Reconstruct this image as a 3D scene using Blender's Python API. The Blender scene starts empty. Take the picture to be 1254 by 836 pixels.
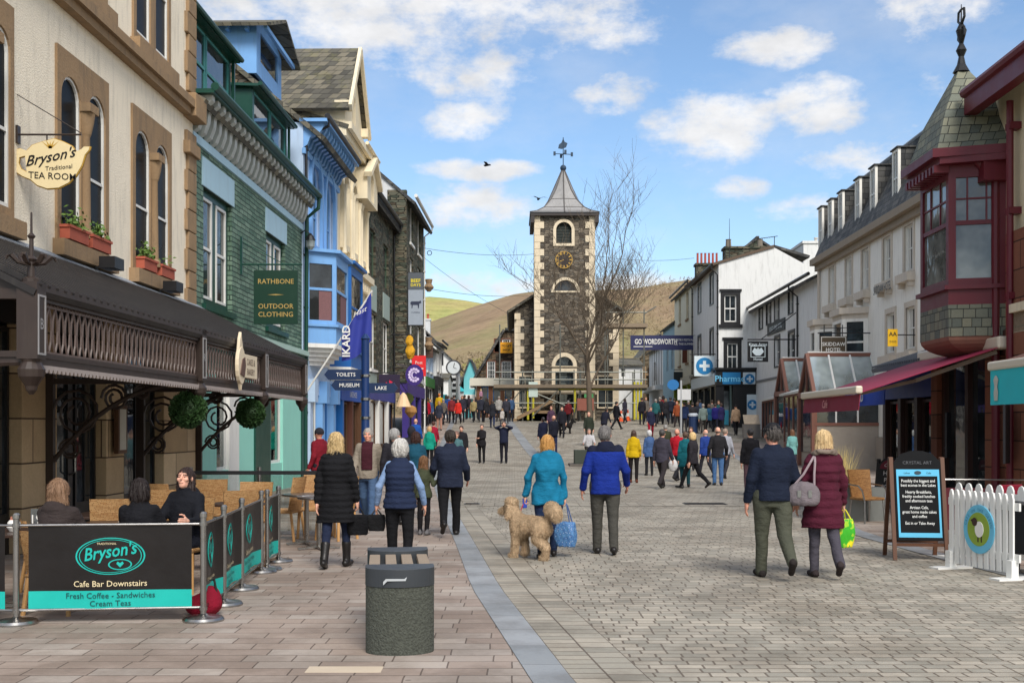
import bpy,math,random
import numpy as np
from mathutils import Vector,Matrix,geometry
rnd=random.Random(7)
PI=math.pi
F,CX,CY,H0=1393.3,627.0,522.0,1.75
scene=bpy.context.scene
COL=scene.collection
R=math.radians
def g(Y):
 """ground height: flat near the camera, climbing to the tower"""
 t=min(1,max(0,(Y-38)/48));h=2.4*t*t*(3-2*t)
 return h+max(0,Y-86)*.002
def at(px,py,Y):return Vector(((px-CX)/F*Y,Y,H0-(py-CY)/F*Y))
def gnd(px,py):
 """ground point seen at a pixel"""
 lo,hi=3.0,160.0
 for _ in range(60):
  m=(lo+hi)/2
  if H0-(py-CY)/F*m>g(m):lo=m
  else:hi=m
 return Vector(((px-CX)/F*lo,lo,g(lo)))
def C(r,gg=None,b=None):
 if gg is None:r,gg,b=r
 f=lambda c:((c/255+.055)/1.055)**2.4 if c>10 else c/255/12.92
 return(f(r),f(gg),f(b),1)
class NT:
 def __init__(s,name,tree=None):
  if tree is None:
   s.m=bpy.data.materials.new(name);s.m.use_nodes=True;s.t=s.m.node_tree
  else:s.t=tree
  s.t.nodes.clear()
 def __call__(s,typ,ins=None,out=0,**props):
  n=s.t.nodes.new('ShaderNode'+typ)
  for k,v in props.items():setattr(n,k,v)
  for k,v in(ins or{}).items():s.put(n.inputs[k],v)
  return n.outputs[out]if out is not None else n
 def put(s,sock,v):
  if isinstance(v,bpy.types.NodeSocket):s.t.links.new(v,sock)
  elif sock.type=='VECTOR' and isinstance(v,(tuple,list)):sock.default_value=tuple(v)[:3]
  else:sock.default_value=v
 def math(s,op,a,b=0.0,c=None):
  n=s.t.nodes.new('ShaderNodeMath');n.operation=op;s.put(n.inputs[0],a);s.put(n.inputs[1],b)
  if c is not None:s.put(n.inputs[2],c)
  return n.outputs[0]
 def mix(s,f,a,b,mode='MIX'):return s('MixRGB',{'Fac':f,'Color1':a,'Color2':b},blend_type=mode)
 def ramp(s,f,stops,mode='LINEAR'):
  n=s.t.nodes.new('ShaderNodeValToRGB');s.put(n.inputs[0],f);e=n.color_ramp.elements;n.color_ramp.interpolation=mode
  while len(e)<len(stops):e.new(.5)
  for x,(p,c)in zip(e,stops):x.position=p;x.color=c if len(c)==4 else(*c,1)
  return n.outputs[0]
 def noise(s,vec,scale,detail=3,rough=.55,out=0):return s('TexNoise',{'Vector':vec,'Scale':scale,'Detail':detail,'Roughness':rough},out)
 def xyz(s,vec):
  n=s.t.nodes.new('ShaderNodeSeparateXYZ');s.put(n.inputs[0],vec);return n.outputs
 def comb(s,x,y,z=0.0):return s('CombineXYZ',{0:x,1:y,2:z})
 def fin(s,col,rough=.7,metal=0.0,bump=None,bd=.02,bs=.6,spec=.4,coat=0.0,**kw):
  b=s('BsdfPrincipled',None,None);s.put(b.inputs['Base Color'],col);s.put(b.inputs['Roughness'],rough)
  s.put(b.inputs['Metallic'],metal);s.put(b.inputs['Specular IOR Level'],spec);s.put(b.inputs['Coat Weight'],coat)
  for k,v in kw.items():s.put(b.inputs[k],v)
  if bump is not None:s.put(b.inputs['Normal'],s('Bump',{'Strength':bs,'Distance':bd,'Height':bump}))
  s.t.links.new(b.outputs[0],s('OutputMaterial',None,None).inputs[0]);return s.m
def sc(c,k):return(min(1,c[0]*k),min(1,c[1]*k),min(1,c[2]*k),1)
def plain(name,c,rough=.6,var=.15,vs=4,metal=0.0,bump=0.0,bsc=40,spec=.4,dirt=.0,coat=0.0):
 """one colour with uneven tone, wear and a little relief"""
 t=NT(name);o=t('TexCoord',out=3)
 n1=t.noise(o,vs,5,.6)
 col=t.mix(n1,sc(c,1-var),sc(c,1+var))
 if dirt:
  z=t('Mapping',{'Vector':o,'Scale':(2.2,2.2,.35)})
  n2=t.noise(z,2.5,6,.65)
  m=t.ramp(n2,[(.5,(0,0,0)),(.75,(dirt,dirt,dirt))])
  col=t.mix(m,col,(.09,.08,.065,1))
 b=t.noise(o,bsc,3)if bump else None
 rr=t.math('MULTIPLY_ADD',n1,.25,rough-.125)
 return t.fin(col,rr,metal,b,bump or .01,.7,spec,coat)
def uvz(t):
 o=t('TexCoord',out=3);x=t.xyz(o);return t.comb(t.math('ADD',x[0],x[1]),x[2]),o
def brickmat(name,c1,c2,cm,bw,rh,ms=.012,rough=.85,dist=.02,bump=.02,vec=None,var=.35,off=.5,smooth=.1,moss=None):
 t=NT(name)
 if vec is None:v,o=uvz(t)
 elif vec=='xy':o=t('TexCoord',out=3);v=o
 elif vec=='uv':o=t('TexCoord',out=2);v=o
 nz=t('TexNoise',{'Vector':o,'Scale':2.7,'Detail':3},1)
 w=t('VectorMath',{0:nz,1:(.5,.5,.5)},operation='SUBTRACT')
 w=t('VectorMath',{0:w,'Scale':dist},operation='SCALE')
 v=t('VectorMath',{0:v,1:w},operation='ADD')
 br=t('TexBrick',{'Vector':v,'Scale':1.0,'Color1':(0,0,0,1),'Color2':(1,1,1,1),'Mortar':(.5,.5,.5,1),'Mortar Size':ms,'Mortar Smooth':smooth,'Bias':0.0,'Brick Width':bw,'Row Height':rh},None,offset=off,offset_frequency=2,squash=.8,squash_frequency=3)
 rn=br.outputs[0];fac=br.outputs[1]
 if len(c1)==2:colr=t.ramp(rn,[(0,c1[0]),(.4,c1[1]),(.75,c2),(1,sc(c2,1.2))])
 else:colr=t.mix(rn,c1,c2)
 n1=t.noise(o,1.1,6,.65);n2=t.noise(o,28,4,.6)
 k=t.math('ADD',t.math('MULTIPLY',n1,var*1.4),t.math('MULTIPLY',n2,var*.8))
 k=t.math('ADD',k,1-var*1.1)
 colr=t.mix(1.0,colr,t.comb(k,k,k),'MULTIPLY')
 if moss:
  mm=t.ramp(t.noise(o,1.7,6,.7),[(.52,(0,0,0)),(.66,(1,1,1))]);colr=t.mix(t.math('MULTIPLY',mm,moss[1]),colr,moss[0])
 colr=t.mix(fac,colr,cm)
 if vec:
  gum=t('TexVoronoi',{'Vector':o,'Scale':1.9},0);st=t.ramp(t.noise(o,.55,7,.68),[(.42,(.74,.72,.7)),(.56,(1,1,1)),(.72,(1.0,.98,.95))]);colr=t.mix(1.0,colr,st,'MULTIPLY')
  colr=t.mix(t.ramp(gum,[(.035,(.55,.55,.55)),(.05,(0,0,0))]),colr,sc(cm,.7))
 h=t.math('SUBTRACT',t.math('ADD',t.math('MULTIPLY',n2,.3),t.math('MULTIPLY',rn,.35)),fac)
 return t.fin(colr,rough,0.0,h,bump,.8,.3)
def rubble(name,cols,cm,su=3.2,sz=7.0,rough=.9,bump=.035,mort=.045,var=.3):
 """random coursed stone: stretched cells with mortar between"""
 t=NT(name);v,o=uvz(t)
 nz=t('TexNoise',{'Vector':o,'Scale':3.0,'Detail':3},1)
 w=t('VectorMath',{0:t('VectorMath',{0:nz,1:(.5,.5,.5)},operation='SUBTRACT'),'Scale':.09},operation='SCALE')
 v=t('VectorMath',{0:v,1:w},operation='ADD');v=t('Mapping',{'Vector':v,'Scale':(su,sz,1)})
 vo=t('TexVoronoi',{'Vector':v,'Scale':1.0,'Randomness':.85},None,voronoi_dimensions='2D')
 ve=t('TexVoronoi',{'Vector':v,'Scale':1.0,'Randomness':.85},None,voronoi_dimensions='2D',feature='DISTANCE_TO_EDGE')
 rn=t.xyz(vo.outputs['Color'])[0]
 n=len(cols);colr=t.ramp(rn,[((i+.5)/n,c)for i,c in enumerate(cols)])
 n1=t.noise(o,.8,5,.6);n2=t.noise(o,30,4,.65)
 k=t.math('ADD',t.math('ADD',t.math('MULTIPLY',n1,var),t.math('MULTIPLY',n2,var*1.4)),1-var*1.1)
 colr=t.mix(1.0,colr,t.comb(k,k,k),'MULTIPLY')
 m=t.ramp(ve.outputs['Distance'],[(mort*.5,(1,1,1)),(mort*1.6,(0,0,0))])
 colr=t.mix(m,colr,cm)
 h=t.math('ADD',t.math('MULTIPLY',n2,.25),t.math('SUBTRACT',t.math('MULTIPLY',rn,.4),m))
 return t.fin(colr,rough,0.0,h,bump,.8,.25)
class MB:
 def __init__(s):s.v=[];s.f=[];s.mi=[];s.xf=None;s.m=0
 def add(s,vs,fs,m=None):
  o=len(s.v)
  if s.xf is not None:vs=[tuple(s.xf@Vector(p))for p in vs]
  s.v.extend(tuple(p)for p in vs);s.f.extend([tuple(i+o for i in f)for f in fs]);s.mi.extend([s.m if m is None else m]*len(fs));return s
 def box(s,x0,x1,y0,y1,z0,z1,m=None):
  x0,x1=sorted((x0,x1));y0,y1=sorted((y0,y1));z0,z1=sorted((z0,z1))
  return s.add([(x0,y0,z0),(x1,y0,z0),(x1,y1,z0),(x0,y1,z0),(x0,y0,z1),(x1,y0,z1),(x1,y1,z1),(x0,y1,z1)],[(3,2,1,0),(4,5,6,7),(0,1,5,4),(1,2,6,5),(2,3,7,6),(3,0,4,7)],m)
 def poly(s,outer,holes=(),y0=0.0,y1=.1,m=None,plane='xz',back=True):
  """2D outline with holes pushed from y0 to y1 (xz), or along z (xy), or along x (yz)"""
  def area(p):return sum(p[i][0]*p[(i+1)%len(p)][1]-p[(i+1)%len(p)][0]*p[i][1]for i in range(len(p)))
  loops=[list(outer)if area(outer)>0 else list(outer)[::-1]]+[list(h)if area(h)<0 else list(h)[::-1]for h in holes]
  tri=geometry.tessellate_polygon([[Vector((a,b,0))for a,b in l]for l in loops])
  pts=[p for l in loops for p in l];n=len(pts)
  T={'xz':lambda a,b,c:(a,c,b),'xy':lambda a,b,c:(a,b,c),'yz':lambda a,b,c:(c,a,b)}[plane]
  vs=[T(a,b,y0)for a,b in pts]+[T(a,b,y1)for a,b in pts];fs=[]
  flip=(plane=='xz')!=(y1<y0)
  for t in tri:
   a,b,c=t
   p,q,r_=pts[a],pts[b],pts[c]
   if(q[0]-p[0])*(r_[1]-p[1])-(q[1]-p[1])*(r_[0]-p[0])<0:a,b,c=c,b,a
   f1=(a,b,c);f2=(c+n,b+n,a+n)
   if flip:fs.append(f1);fs+=[f2]if back else[]
   else:fs.append(f1[::-1]);fs+=[f2[::-1]]if back else[]
  o=0
  for l in loops:
   k=len(l)
   for i in range(k):
    a,b=o+i,o+(i+1)%k
    q=(a,a+n,b+n,b)if flip else(a,b,b+n,a+n)
    fs.append(q)
   o+=k
  return s.add(vs,fs,m)
 def tube(s,pts,r,n=8,m=None,cap=True,closed=False):
  pts=[Vector(p)for p in pts];k=len(pts);rr=r if isinstance(r,(list,tuple))else[r]*k
  vs=[];fs=[];up=None
  for i,p in enumerate(pts):
   d=(pts[(i+1)%k]-pts[i-1])if closed else(pts[min(i+1,k-1)]-pts[max(i-1,0)])
   d.normalize()
   if up is None:up=Vector((0,0,1))if abs(d.z)<.9 else Vector((1,0,0))
   a=d.cross(up)
   if a.length<1e-4:a=d.cross(Vector((0,1,0)))
   a.normalize();up=a.cross(d).normalized()
   for j in range(n):
    t=2*PI*j/n;vs.append(p+(a*math.cos(t)+up*math.sin(t))*rr[i])
  for i in range(k if closed else k-1):
   for j in range(n):
    i2=(i+1)%k;fs.append((i*n+j,i*n+(j+1)%n,i2*n+(j+1)%n,i2*n+j))
  if cap and not closed:fs.append(tuple(range(n))[::-1]);fs.append(tuple((k-1)*n+j for j in range(n)))
  return s.add(vs,fs,m)
 def bar(s,a,b,w,h=None,m=None):
  """square bar between two points"""
  a,b=Vector(a),Vector(b);d=(b-a).normalized();up=Vector((0,0,1))if abs(d.z)<.95 else Vector((0,1,0))
  x=d.cross(up).normalized();u=x.cross(d);h=h or w;vs=[]
  for p in(a,b):
   for sx,su in((-1,-1),(1,-1),(1,1),(-1,1)):vs.append(p+x*sx*w/2+u*su*h/2)
  return s.add(vs,[(0,1,2,3)[::-1]if False else(3,2,1,0),(4,5,6,7),(0,1,5,4),(1,2,6,5),(2,3,7,6),(3,0,4,7)],m)
 def lathe(s,prof,c=(0,0,0),n=16,m=None,sx=1,sy=1):
  vs=[];fs=[];k=len(prof)
  for r,z in prof:
   for j in range(n):
    t=2*PI*j/n;vs.append((c[0]+r*sx*math.cos(t),c[1]+r*sy*math.sin(t),c[2]+z))
  for i in range(k-1):
   for j in range(n):fs.append((i*n+j,i*n+(j+1)%n,(i+1)*n+(j+1)%n,(i+1)*n+j))
  fs.append(tuple(range(n))[::-1]);fs.append(tuple((k-1)*n+j for j in range(n)))
  return s.add(vs,fs,m)
 def ball(s,c,r,n=12,m=None,sz=1.0):
  return s.lathe([(r*math.sin(PI*i/(n//2+1))+1e-4,-r*sz*math.cos(PI*i/(n//2+1)))for i in range(n//2+2)],c,n,m)
 def quad(s,a,b,c,d,m=None):return s.add([a,b,c,d],[(0,1,2,3)],m)
 def slab(s,a,b,c,d,t,m=None):
  """thick quad: a b c d seen from its outer face anticlockwise, t metres thick behind"""
  a,b,c,d=map(Vector,(a,b,c,d));n=(b-a).cross(d-a).normalized()*t
  return s.add([a,b,c,d,a-n,b-n,c-n,d-n],[(0,1,2,3),(7,6,5,4),(0,4,5,1),(1,5,6,2),(2,6,7,3),(3,7,4,0)],m)
 def build(s,name,mat,parent=None,smooth=False,bevel=0.0,loc=None,color=None,label=None):
  me=bpy.data.meshes.new(name);me.from_pydata(s.v,[],s.f)
  mats=mat if isinstance(mat,(list,tuple))else[mat]
  for x in mats:me.materials.append(x)
  if len(mats)>1:me.polygons.foreach_set('material_index',s.mi)
  if smooth:me.polygons.foreach_set('use_smooth',[True]*len(s.f))
  me.update()
  o=bpy.data.objects.new(name,me);COL.objects.link(o);o.parent=parent
  if smooth=='auto':me.set_sharp_from_angle(angle=R(35))
  if bevel:
   b=o.modifiers.new('b','BEVEL');b.width=bevel;b.segments=2;b.limit_method='ANGLE';b.angle_limit=R(50)
  if loc is not None:o.location=loc
  if color is not None:o.color=color
  if label:o['label']=label
  return o
def tag(o,label,cat,group=None):
 o['label']=label;o['category']=cat
 if group:o['group']=group
 return o
def struct(o,kind='structure'):o['kind']=kind;return o
def thing(name,label,cat,loc=(0,0,0),rz=0.0,group=None):
 o=bpy.data.objects.new(name,None);COL.objects.link(o);o.location=loc;o.rotation_euler=(0,0,rz);o.empty_display_size=.2
 return tag(o,label,cat,group)
def dup(root,loc,rz=None,label=None,color=None):
 r=root.copy();COL.objects.link(r);r.location=loc
 if rz is not None:r.rotation_euler=(0,0,rz)
 if label:r['label']=label
 for ch in list(root.children):
  c=ch.copy();COL.objects.link(c);c.parent=r
  for gch in ch.children:d=gch.copy();COL.objects.link(d);d.parent=c
 return r
_tc={}
def textpoly(mb,s,size,x,z,y,m=None,align='CENTER',shear=0.0,bold=0.0,sx=1.0,depth=.004,space=1.0,xf=None):
 """lettering standing in the xz plane at depth y, facing -y"""
 key=(s,shear,bold,space)
 if key not in _tc:
  cu=bpy.data.curves.new('lettering','FONT');cu.body=s;cu.size=1;cu.shear=shear;cu.offset=bold;cu.space_character=space
  cu.align_x='CENTER';cu.resolution_u=2
  ob=bpy.data.objects.new('lettering',cu);me=bpy.data.meshes.new_from_object(ob)
  _tc[key]=([tuple(v.co)for v in me.vertices],[tuple(p.vertices)for p in me.polygons])
  bpy.data.objects.remove(ob);bpy.data.curves.remove(cu);bpy.data.meshes.remove(me)
 vs,fs=_tc[key]
 if not vs:return mb
 xs=[v[0]for v in vs];shift={'CENTER':0,'LEFT':-min(xs),'RIGHT':-max(xs)}[align]
 pts=[(x+(v[0]+shift)*size*sx,y-depth,z+v[1]*size)for v in vs]
 if xf:pts=[xf(p)for p in pts]
 return mb.add(pts,fs,m)
def ell(cx,cz,rx,rz,n=32,a0=0.0,a1=2*PI):
 full=abs(a1-a0-2*PI)<1e-6;k=n if full else n+1
 return[(cx+rx*math.cos(a0+(a1-a0)*i/n),cz+rz*math.sin(a0+(a1-a0)*i/n))for i in range(k)]
def arch(x0,x1,z0,zs,n=10,rise=None):
 """opening outline: straight sides to zs, then a round head"""
 r=(x1-x0)/2;cx=(x0+x1)/2
 return[(x0,z0),(x1,z0)]+ell(cx,zs,r,rise or r,n,0,PI)
def rect(x0,x1,z0,z1):return[(x0,z0),(x1,z0),(x1,z1),(x0,z1)]
cam=bpy.data.cameras.new('camera');co=bpy.data.objects.new('camera',cam);COL.objects.link(co)
co.location=(0,0,H0);co.rotation_euler=(PI/2,0,0);cam.lens=40;cam.sensor_width=36
cam.shift_y=(CY-418)/1254;cam.clip_start=.1;cam.clip_end=6000;scene.camera=co
SUN_EL,SUN_AZ=R(44),R(163)
w=bpy.data.worlds.new('World');scene.world=w;w.use_nodes=True
t=NT('',w.node_tree)
sky=t('TexSky',None,0,sky_type='NISHITA',sun_disc=False,sun_elevation=SUN_EL,sun_rotation=SUN_AZ,air_density=1.0,dust_density=.6,ozone_density=1.5)
d=t('TexCoord',out=0);x,y,z=t.xyz(d)
az=t.math('ARCTAN2',x,y);el=t.math('ARCSINE',z)
def cl(px,py,wx,wy):return((px-CX)/F,(CY-py)/F,wx/F,wy/F)
blobs=[cl(480,30,330,75,),cl(580,100,75,38),cl(880,165,95,45),cl(990,158,62,38),cl(560,158,65,24),cl(575,258,100,30),cl(590,214,75,14),cl(755,128,55,24),cl(1115,62,70,38),cl(945,85,70,24),cl(1040,215,75,30),cl(985,265,60,20),cl(640,352,60,16),cl(760,358,130,22),cl(560,345,60,16),cl(300,5,180,30),cl(905,240,40,16)]
nv=t.comb(az,t.math('MULTIPLY',el,1.9),0.0)
n1=t.noise(nv,9,8,.62);n2=t.noise(t.comb(az,t.math('MULTIPLY',el,1.6),3.0),27,6,.62)
best=None
for(a,e,wx,wy)in blobs:
 dx=t.math('DIVIDE',t.math('SUBTRACT',az,a),wx);dy=t.math('DIVIDE',t.math('SUBTRACT',el,e),wy)
 q=t.math('SUBTRACT',1.0,t.math('ADD',t.math('MULTIPLY',dx,dx),t.math('MULTIPLY',dy,dy)))
 best=q if best is None else t.math('MAXIMUM',best,q)
far=t.math('MULTIPLY_ADD',t.noise(d,1.6,5,.6),6.0,-2.3)
side=t('MapRange',{'Value':y,'From Min':.80,'From Max':.60,'To Min':-2.0,'To Max':0.0})
high=t('MapRange',{'Value':el,'From Min':.42,'From Max':.62,'To Min':-2.0,'To Max':0.0})
far=t.math('ADD',far,t.math('MAXIMUM',side,high))
best=t.math('MAXIMUM',t.math('MAXIMUM',best,-1.1),far)
dens=t.math('ADD',best,t.math('ADD',t.math('MULTIPLY_ADD',n1,3.9,-2.0),t.math('MULTIPLY_ADD',n2,2.3,-1.15)))
mask=t('MapRange',{'Value':dens,'From Min':-.25,'From Max':1.15},0,interpolation_type='SMOOTHSTEP')
wisp=t('MapRange',{'Value':t.noise(nv,5,7,.6),'From Min':.45,'From Max':.8,'To Min':0.0,'To Max':.35})
mask=t.math('MAXIMUM',t.math('MULTIPLY',mask,.93),wisp)
shade=t('MapRange',{'Value':t.noise(nv,14,5,.6),'From Min':.3,'From Max':.7,'To Min':4.7,'To Max':6.3})
skyc=t.mix(1.0,sky,(SKY_TINT:=(.9,.985,1.05,1)),'MULTIPLY')
cc=t.mix(1.0,t.comb(shade,shade,shade),(1.0,.99,.985,1),'MULTIPLY')
fin=t.mix(mask,skyc,cc)
bg=t('Background',{'Color':fin,'Strength':.095})
t.t.links.new(bg,t('OutputWorld',None,None).inputs[0])
sl=bpy.data.lights.new('sun','SUN');sl.energy=2.1;sl.angle=R(26);sl.color=(1,.95,.88)
so=bpy.data.objects.new('sun',sl);COL.objects.link(so);so.location=(0,-20,40)
sd=Vector((math.sin(SUN_AZ)*math.cos(SUN_EL),math.cos(SUN_AZ)*math.cos(SUN_EL),math.sin(SUN_EL)))
so.rotation_euler=sd.to_track_quat('Z','Y').to_euler()
vs_=scene.view_settings;vs_.view_transform='Standard';vs_.look='None';vs_.exposure=0.8;vs_.gamma=1.0
scene.cycles.use_denoising=True;scene.cycles.max_bounces=6;scene.cycles.diffuse_bounces=3;scene.cycles.transparent_max_bounces=8;scene.cycles.sample_clamp_indirect=6
M={}
M['glass']=None
def glassmat(name,tone,curtain=None):
 t=NT(name);o=t('TexCoord',out=3)
 n=t.noise(o,1.3,3);c=t.mix(t.ramp(n,[(.4,(0,0,0)),(.65,(1,1,1))]),sc(tone,.5),sc(tone,1.6))
 b=t.noise(o,2.2,2)
 return t.fin(c,.04,0.0,b,.02,.12,.75)
M['glass']=glassmat('window_glass',C(44,50,54))
M['glass_dark']=plain('dark_window_glass',C(24,25,27),.3,.3,2,spec=.06)
M['glass_pale']=glassmat('pale_glass',C(120,128,130))
t=NT('clear_glass');fr=t('Fresnel',{'IOR':1.5});gl=t('BsdfGlossy',{'Roughness':.02,'Color':(.9,.95,.95,1)});tr=t('BsdfTransparent',{'Color':(.86,.9,.89,1)})
fr=t.math('MULTIPLY_ADD',fr,1.0,.06)
t.t.links.new(t('MixShader',{0:fr,1:tr,2:gl}),t('OutputMaterial',None,None).inputs[0]);M['clear']=t.m
M['steel']=plain('brushed_steel',(.36,.35,.335,1),.3,.08,9,1.0)
M['white']=plain('white_paint',C(228,227,222),.5,.05,3,dirt=.2)
M['black']=plain('black_paint',C(28,28,30),.4,.2,5)
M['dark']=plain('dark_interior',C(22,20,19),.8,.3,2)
M['iron']=plain('brown_iron',C(54,43,38),.45,.25,6,dirt=.2)
M['wood']=plain('brown_wood',C(92,62,40),.55,.25,12,bump=.004)
t=NT('cloth');oi=t('ObjectInfo',None,None);o=t('TexCoord',out=3)
n1=t.noise(o,7,4,.6);n2=t.noise(o,260,2)
k=t.math('MULTIPLY_ADD',n1,.45,.45);c=t.mix(1.0,oi.outputs['Color'],t.comb(k,k,k),'MULTIPLY')
h=t.math('ADD',t.math('MULTIPLY',t.noise(t('Mapping',{'Vector':o,'Scale':(1,1,1.9)}),11,5,.6),2.2),t.math('MULTIPLY',n2,.12))
M['cloth']=t.fin(c,.85,0.0,h,.02,.55,.25)
t=NT('skin');oi=t('ObjectInfo',None,None);o=t('TexCoord',out=3)
c=t.mix(t.noise(o,18,3),sc(C(226,172,148),.85),C(232,180,158));c=t.mix(1.0,c,oi.outputs['Color'],'MULTIPLY')
M['skin']=t.fin(c,.5,0.0,None,spec=.35,**{'Subsurface Weight':.12,'Subsurface Radius':(.012,.005,.003)})
t=NT('hair');oi=t('ObjectInfo',None,None);o=t('TexCoord',out=3)
hz=t('Mapping',{'Vector':o,'Scale':(90,90,9)});n1=t.noise(hz,1.0,4,.6)
k=t.math('MULTIPLY_ADD',n1,1.1,.42);c=t.mix(1.0,oi.outputs['Color'],t.comb(k,k,k),'MULTIPLY')
M['hair']=t.fin(c,.5,0.0,n1,.012,.8,.4)
M['leather']=plain('leather',C(30,27,26),.42,.3,20,bump=.002)
def sheet(name,left,right,mat,lift,y0,y1,step=1.0,kind='structure',nx=1):
 """strip of ground between two X(Y) lines"""
 ys=list(np.arange(y0,y1+1e-6,step));vs=[];fs=[];uv=[]
 al=0
 for i,Y in enumerate(ys):
  a,b=left(Y),right(Y)
  if i:al+=math.hypot(step,a-left(Y-step))
  for j in range(nx+1):
   f=j/nx;vs.append((a+(b-a)*f,Y,g(Y)+lift));uv.append((al,(b-a)*f))
 k=nx+1
 for i in range(len(ys)-1):
  for j in range(nx):fs.append((i*k+j,i*k+j+1,(i+1)*k+j+1,(i+1)*k+j))
 me=bpy.data.meshes.new(name);me.from_pydata(vs,[],fs);me.materials.append(mat);l=me.uv_layers.new()
 for lp in me.loops:l.data[lp.index].uv=uv[lp.vertex_index]
 o=bpy.data.objects.new(name,me);COL.objects.link(o);o['kind']=kind;return o
def poly_x(pts):
 def f(Y):
  if Y<=pts[0][0]:(a,b),(c,d)=pts[0],pts[1]
  else:
   for(a,b),(c,d)in zip(pts,pts[1:]):
    if Y<=c:break
  return b+(d-b)*(Y-a)/(c-a)
 return f
kerbL=poly_x([(2,.9),(7.76,.14),(12.35,-.44),(16.4,-.79),(24.6,-1.55),(34,-2.35),(48,-3.4),(90,-4.4)])
kerbR=poly_x([(2,1.22),(7.76,.43),(12.35,-.13),(16.4,-.5),(24.6,-1.27),(34,-2.07),(48,-3.12),(90,-4.1)])
M['setts']=brickmat('grey_setts',(C(146,141,129),C(160,154,141)),C(166,158,144),C(112,102,90),.2,.135,.0085,.72,.03,.012,'xy',.25)
M['flags']=brickmat('sandstone_flags',(C(152,137,126),C(160,144,132)),C(163,152,142),C(106,94,85),.47,.235,.006,.7,.02,.006,'xy',.24,.37)
M['border']=brickmat('border_setts',(C(146,141,129),C(158,152,139)),C(164,156,142),C(104,94,83),.2,.27,.008,.72,.012,.008,'uv',.3)
M['kerb']=brickmat('granite_kerb',C(138,142,145),C(154,157,160),C(96,97,98),.9,3.0,.004,.6,.0,.003,'uv',.22)
M['grass']=plain('far_grass',C(98,108,62),.95,.3,.05)
gs=sheet('street_setts',lambda Y:-60,lambda Y:90,M['setts'],0,-12,190,1.0)
sheet('left_pavement',lambda Y:-30,kerbL,M['flags'],.004,-12,120)
sheet('kerb_strip',kerbL,kerbR,M['kerb'],.008,-12,90)
sheet('border_course',kerbR,lambda Y:kerbR(Y)+.54,M['border'],.005,-12,50)
rk=poly_x([(8,6.2),(15.4,5.62),(18.75,5.5),(46,9.5),(60,10.5)])
sheet('right_kerb',rk,lambda Y:rk(Y)+.32,M['kerb'],.008,4,58)
sheet('right_pavement',lambda Y:rk(Y)+.32,lambda Y:40,M['flags'],.004,4,58)
ck=poly_x([(50,.85),(63,.1),(78,-.6)]);sheet('cross_kerb',ck,lambda Y:ck(Y)+.5,M['kerb'],.008,50,76)
t=M['setts'].copy();t.name='diagonal_setts'
for n in t.node_tree.nodes:
 if n.type=='TEX_BRICK':n.inputs['Brick Width'].default_value=.3
mp=t.node_tree.nodes.new('ShaderNodeMapping');mp.inputs['Rotation'].default_value=(0,0,R(52))
br_=[n for n in t.node_tree.nodes if n.type=='TEX_BRICK'][0];src=br_.inputs['Vector'].links[0].from_socket;t.node_tree.links.new(src,mp.inputs[0]);t.node_tree.links.new(mp.outputs[0],br_.inputs['Vector'])
sheet('diagonal_paving',lambda Y:ck(Y)+.52,lambda Y:9.5,t,.006,51,76)
mb=MB();mb.box(1.9,6.2,26.2,26.9,-.05,.006);sheet('stretcher_course',lambda Y:-1.2,lambda Y:7.4,M['border'],.006,25,26)
M['grate']=plain('cast_iron',C(52,48,46),.5,.25,30,.6,bump=.004,bsc=90)
def grate(px,py,w,dp,lab,name='drain_cover'):
 p=gnd(px,py);mb=MB();mb.box(-w/2,w/2,-dp/2,dp/2,.002,.014)
 for i in range(7):mb.box(-w/2+.03,w/2-.03,-dp/2+dp*(i+.35)/7,-dp/2+dp*(i+.7)/7,.014,.02)
 o=mb.build(name,M['grate']);o.location=p;tag(o,lab,'drain cover')
grate(863,617,.95,.5,'dark iron drain cover set in the setts across the middle of the street')
grate(578,617,.35,.3,'small square iron cover beside the granite kerb strip')
p=gnd(422,820);mb=MB();mb.box(-.27,.27,-.1,.1,-.02,.0065);o=mb.build('patch_slab',plain('pale_slab',C(196,180,158),.8,.1,6));o.location=p;struct(o)
def hillmat(name,a,b,c,wd=.0):
 t=NT(name);o=t('TexCoord',out=3);n=t.noise(o,.006,6,.6);n2=t.noise(o,.035,8,.75);n3=t.noise(t('Mapping',{'Vector':o,'Scale':(1,.3,1)}),.011,4,.6)
 col=t.ramp(t.math('ADD',t.math('MULTIPLY',n,.7),t.math('MULTIPLY',n3,.35)),[(.38,a),(.5,b),(.64,c)])
 bu=t.ramp(t('TexVoronoi',{'Vector':o,'Scale':.055},0),[(.12,(.55,.6,.5)),(.3,(1,1,1))]);k=t.math('ADD',t.math('MULTIPLY_ADD',n2,1.2,.0),t.math('MULTIPLY',t.noise(o,.22,4,.7),.8));col=t.mix(t.ramp(n,[(.45,(0,0,0)),(.55,(1,1,1))]),col,t.mix(1.0,col,bu,'MULTIPLY'));col=t.mix(1.0,col,t.comb(k,k,k),'MULTIPLY')
 return t.fin(col,.95,0.0,n2,4,.6,.1)
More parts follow.
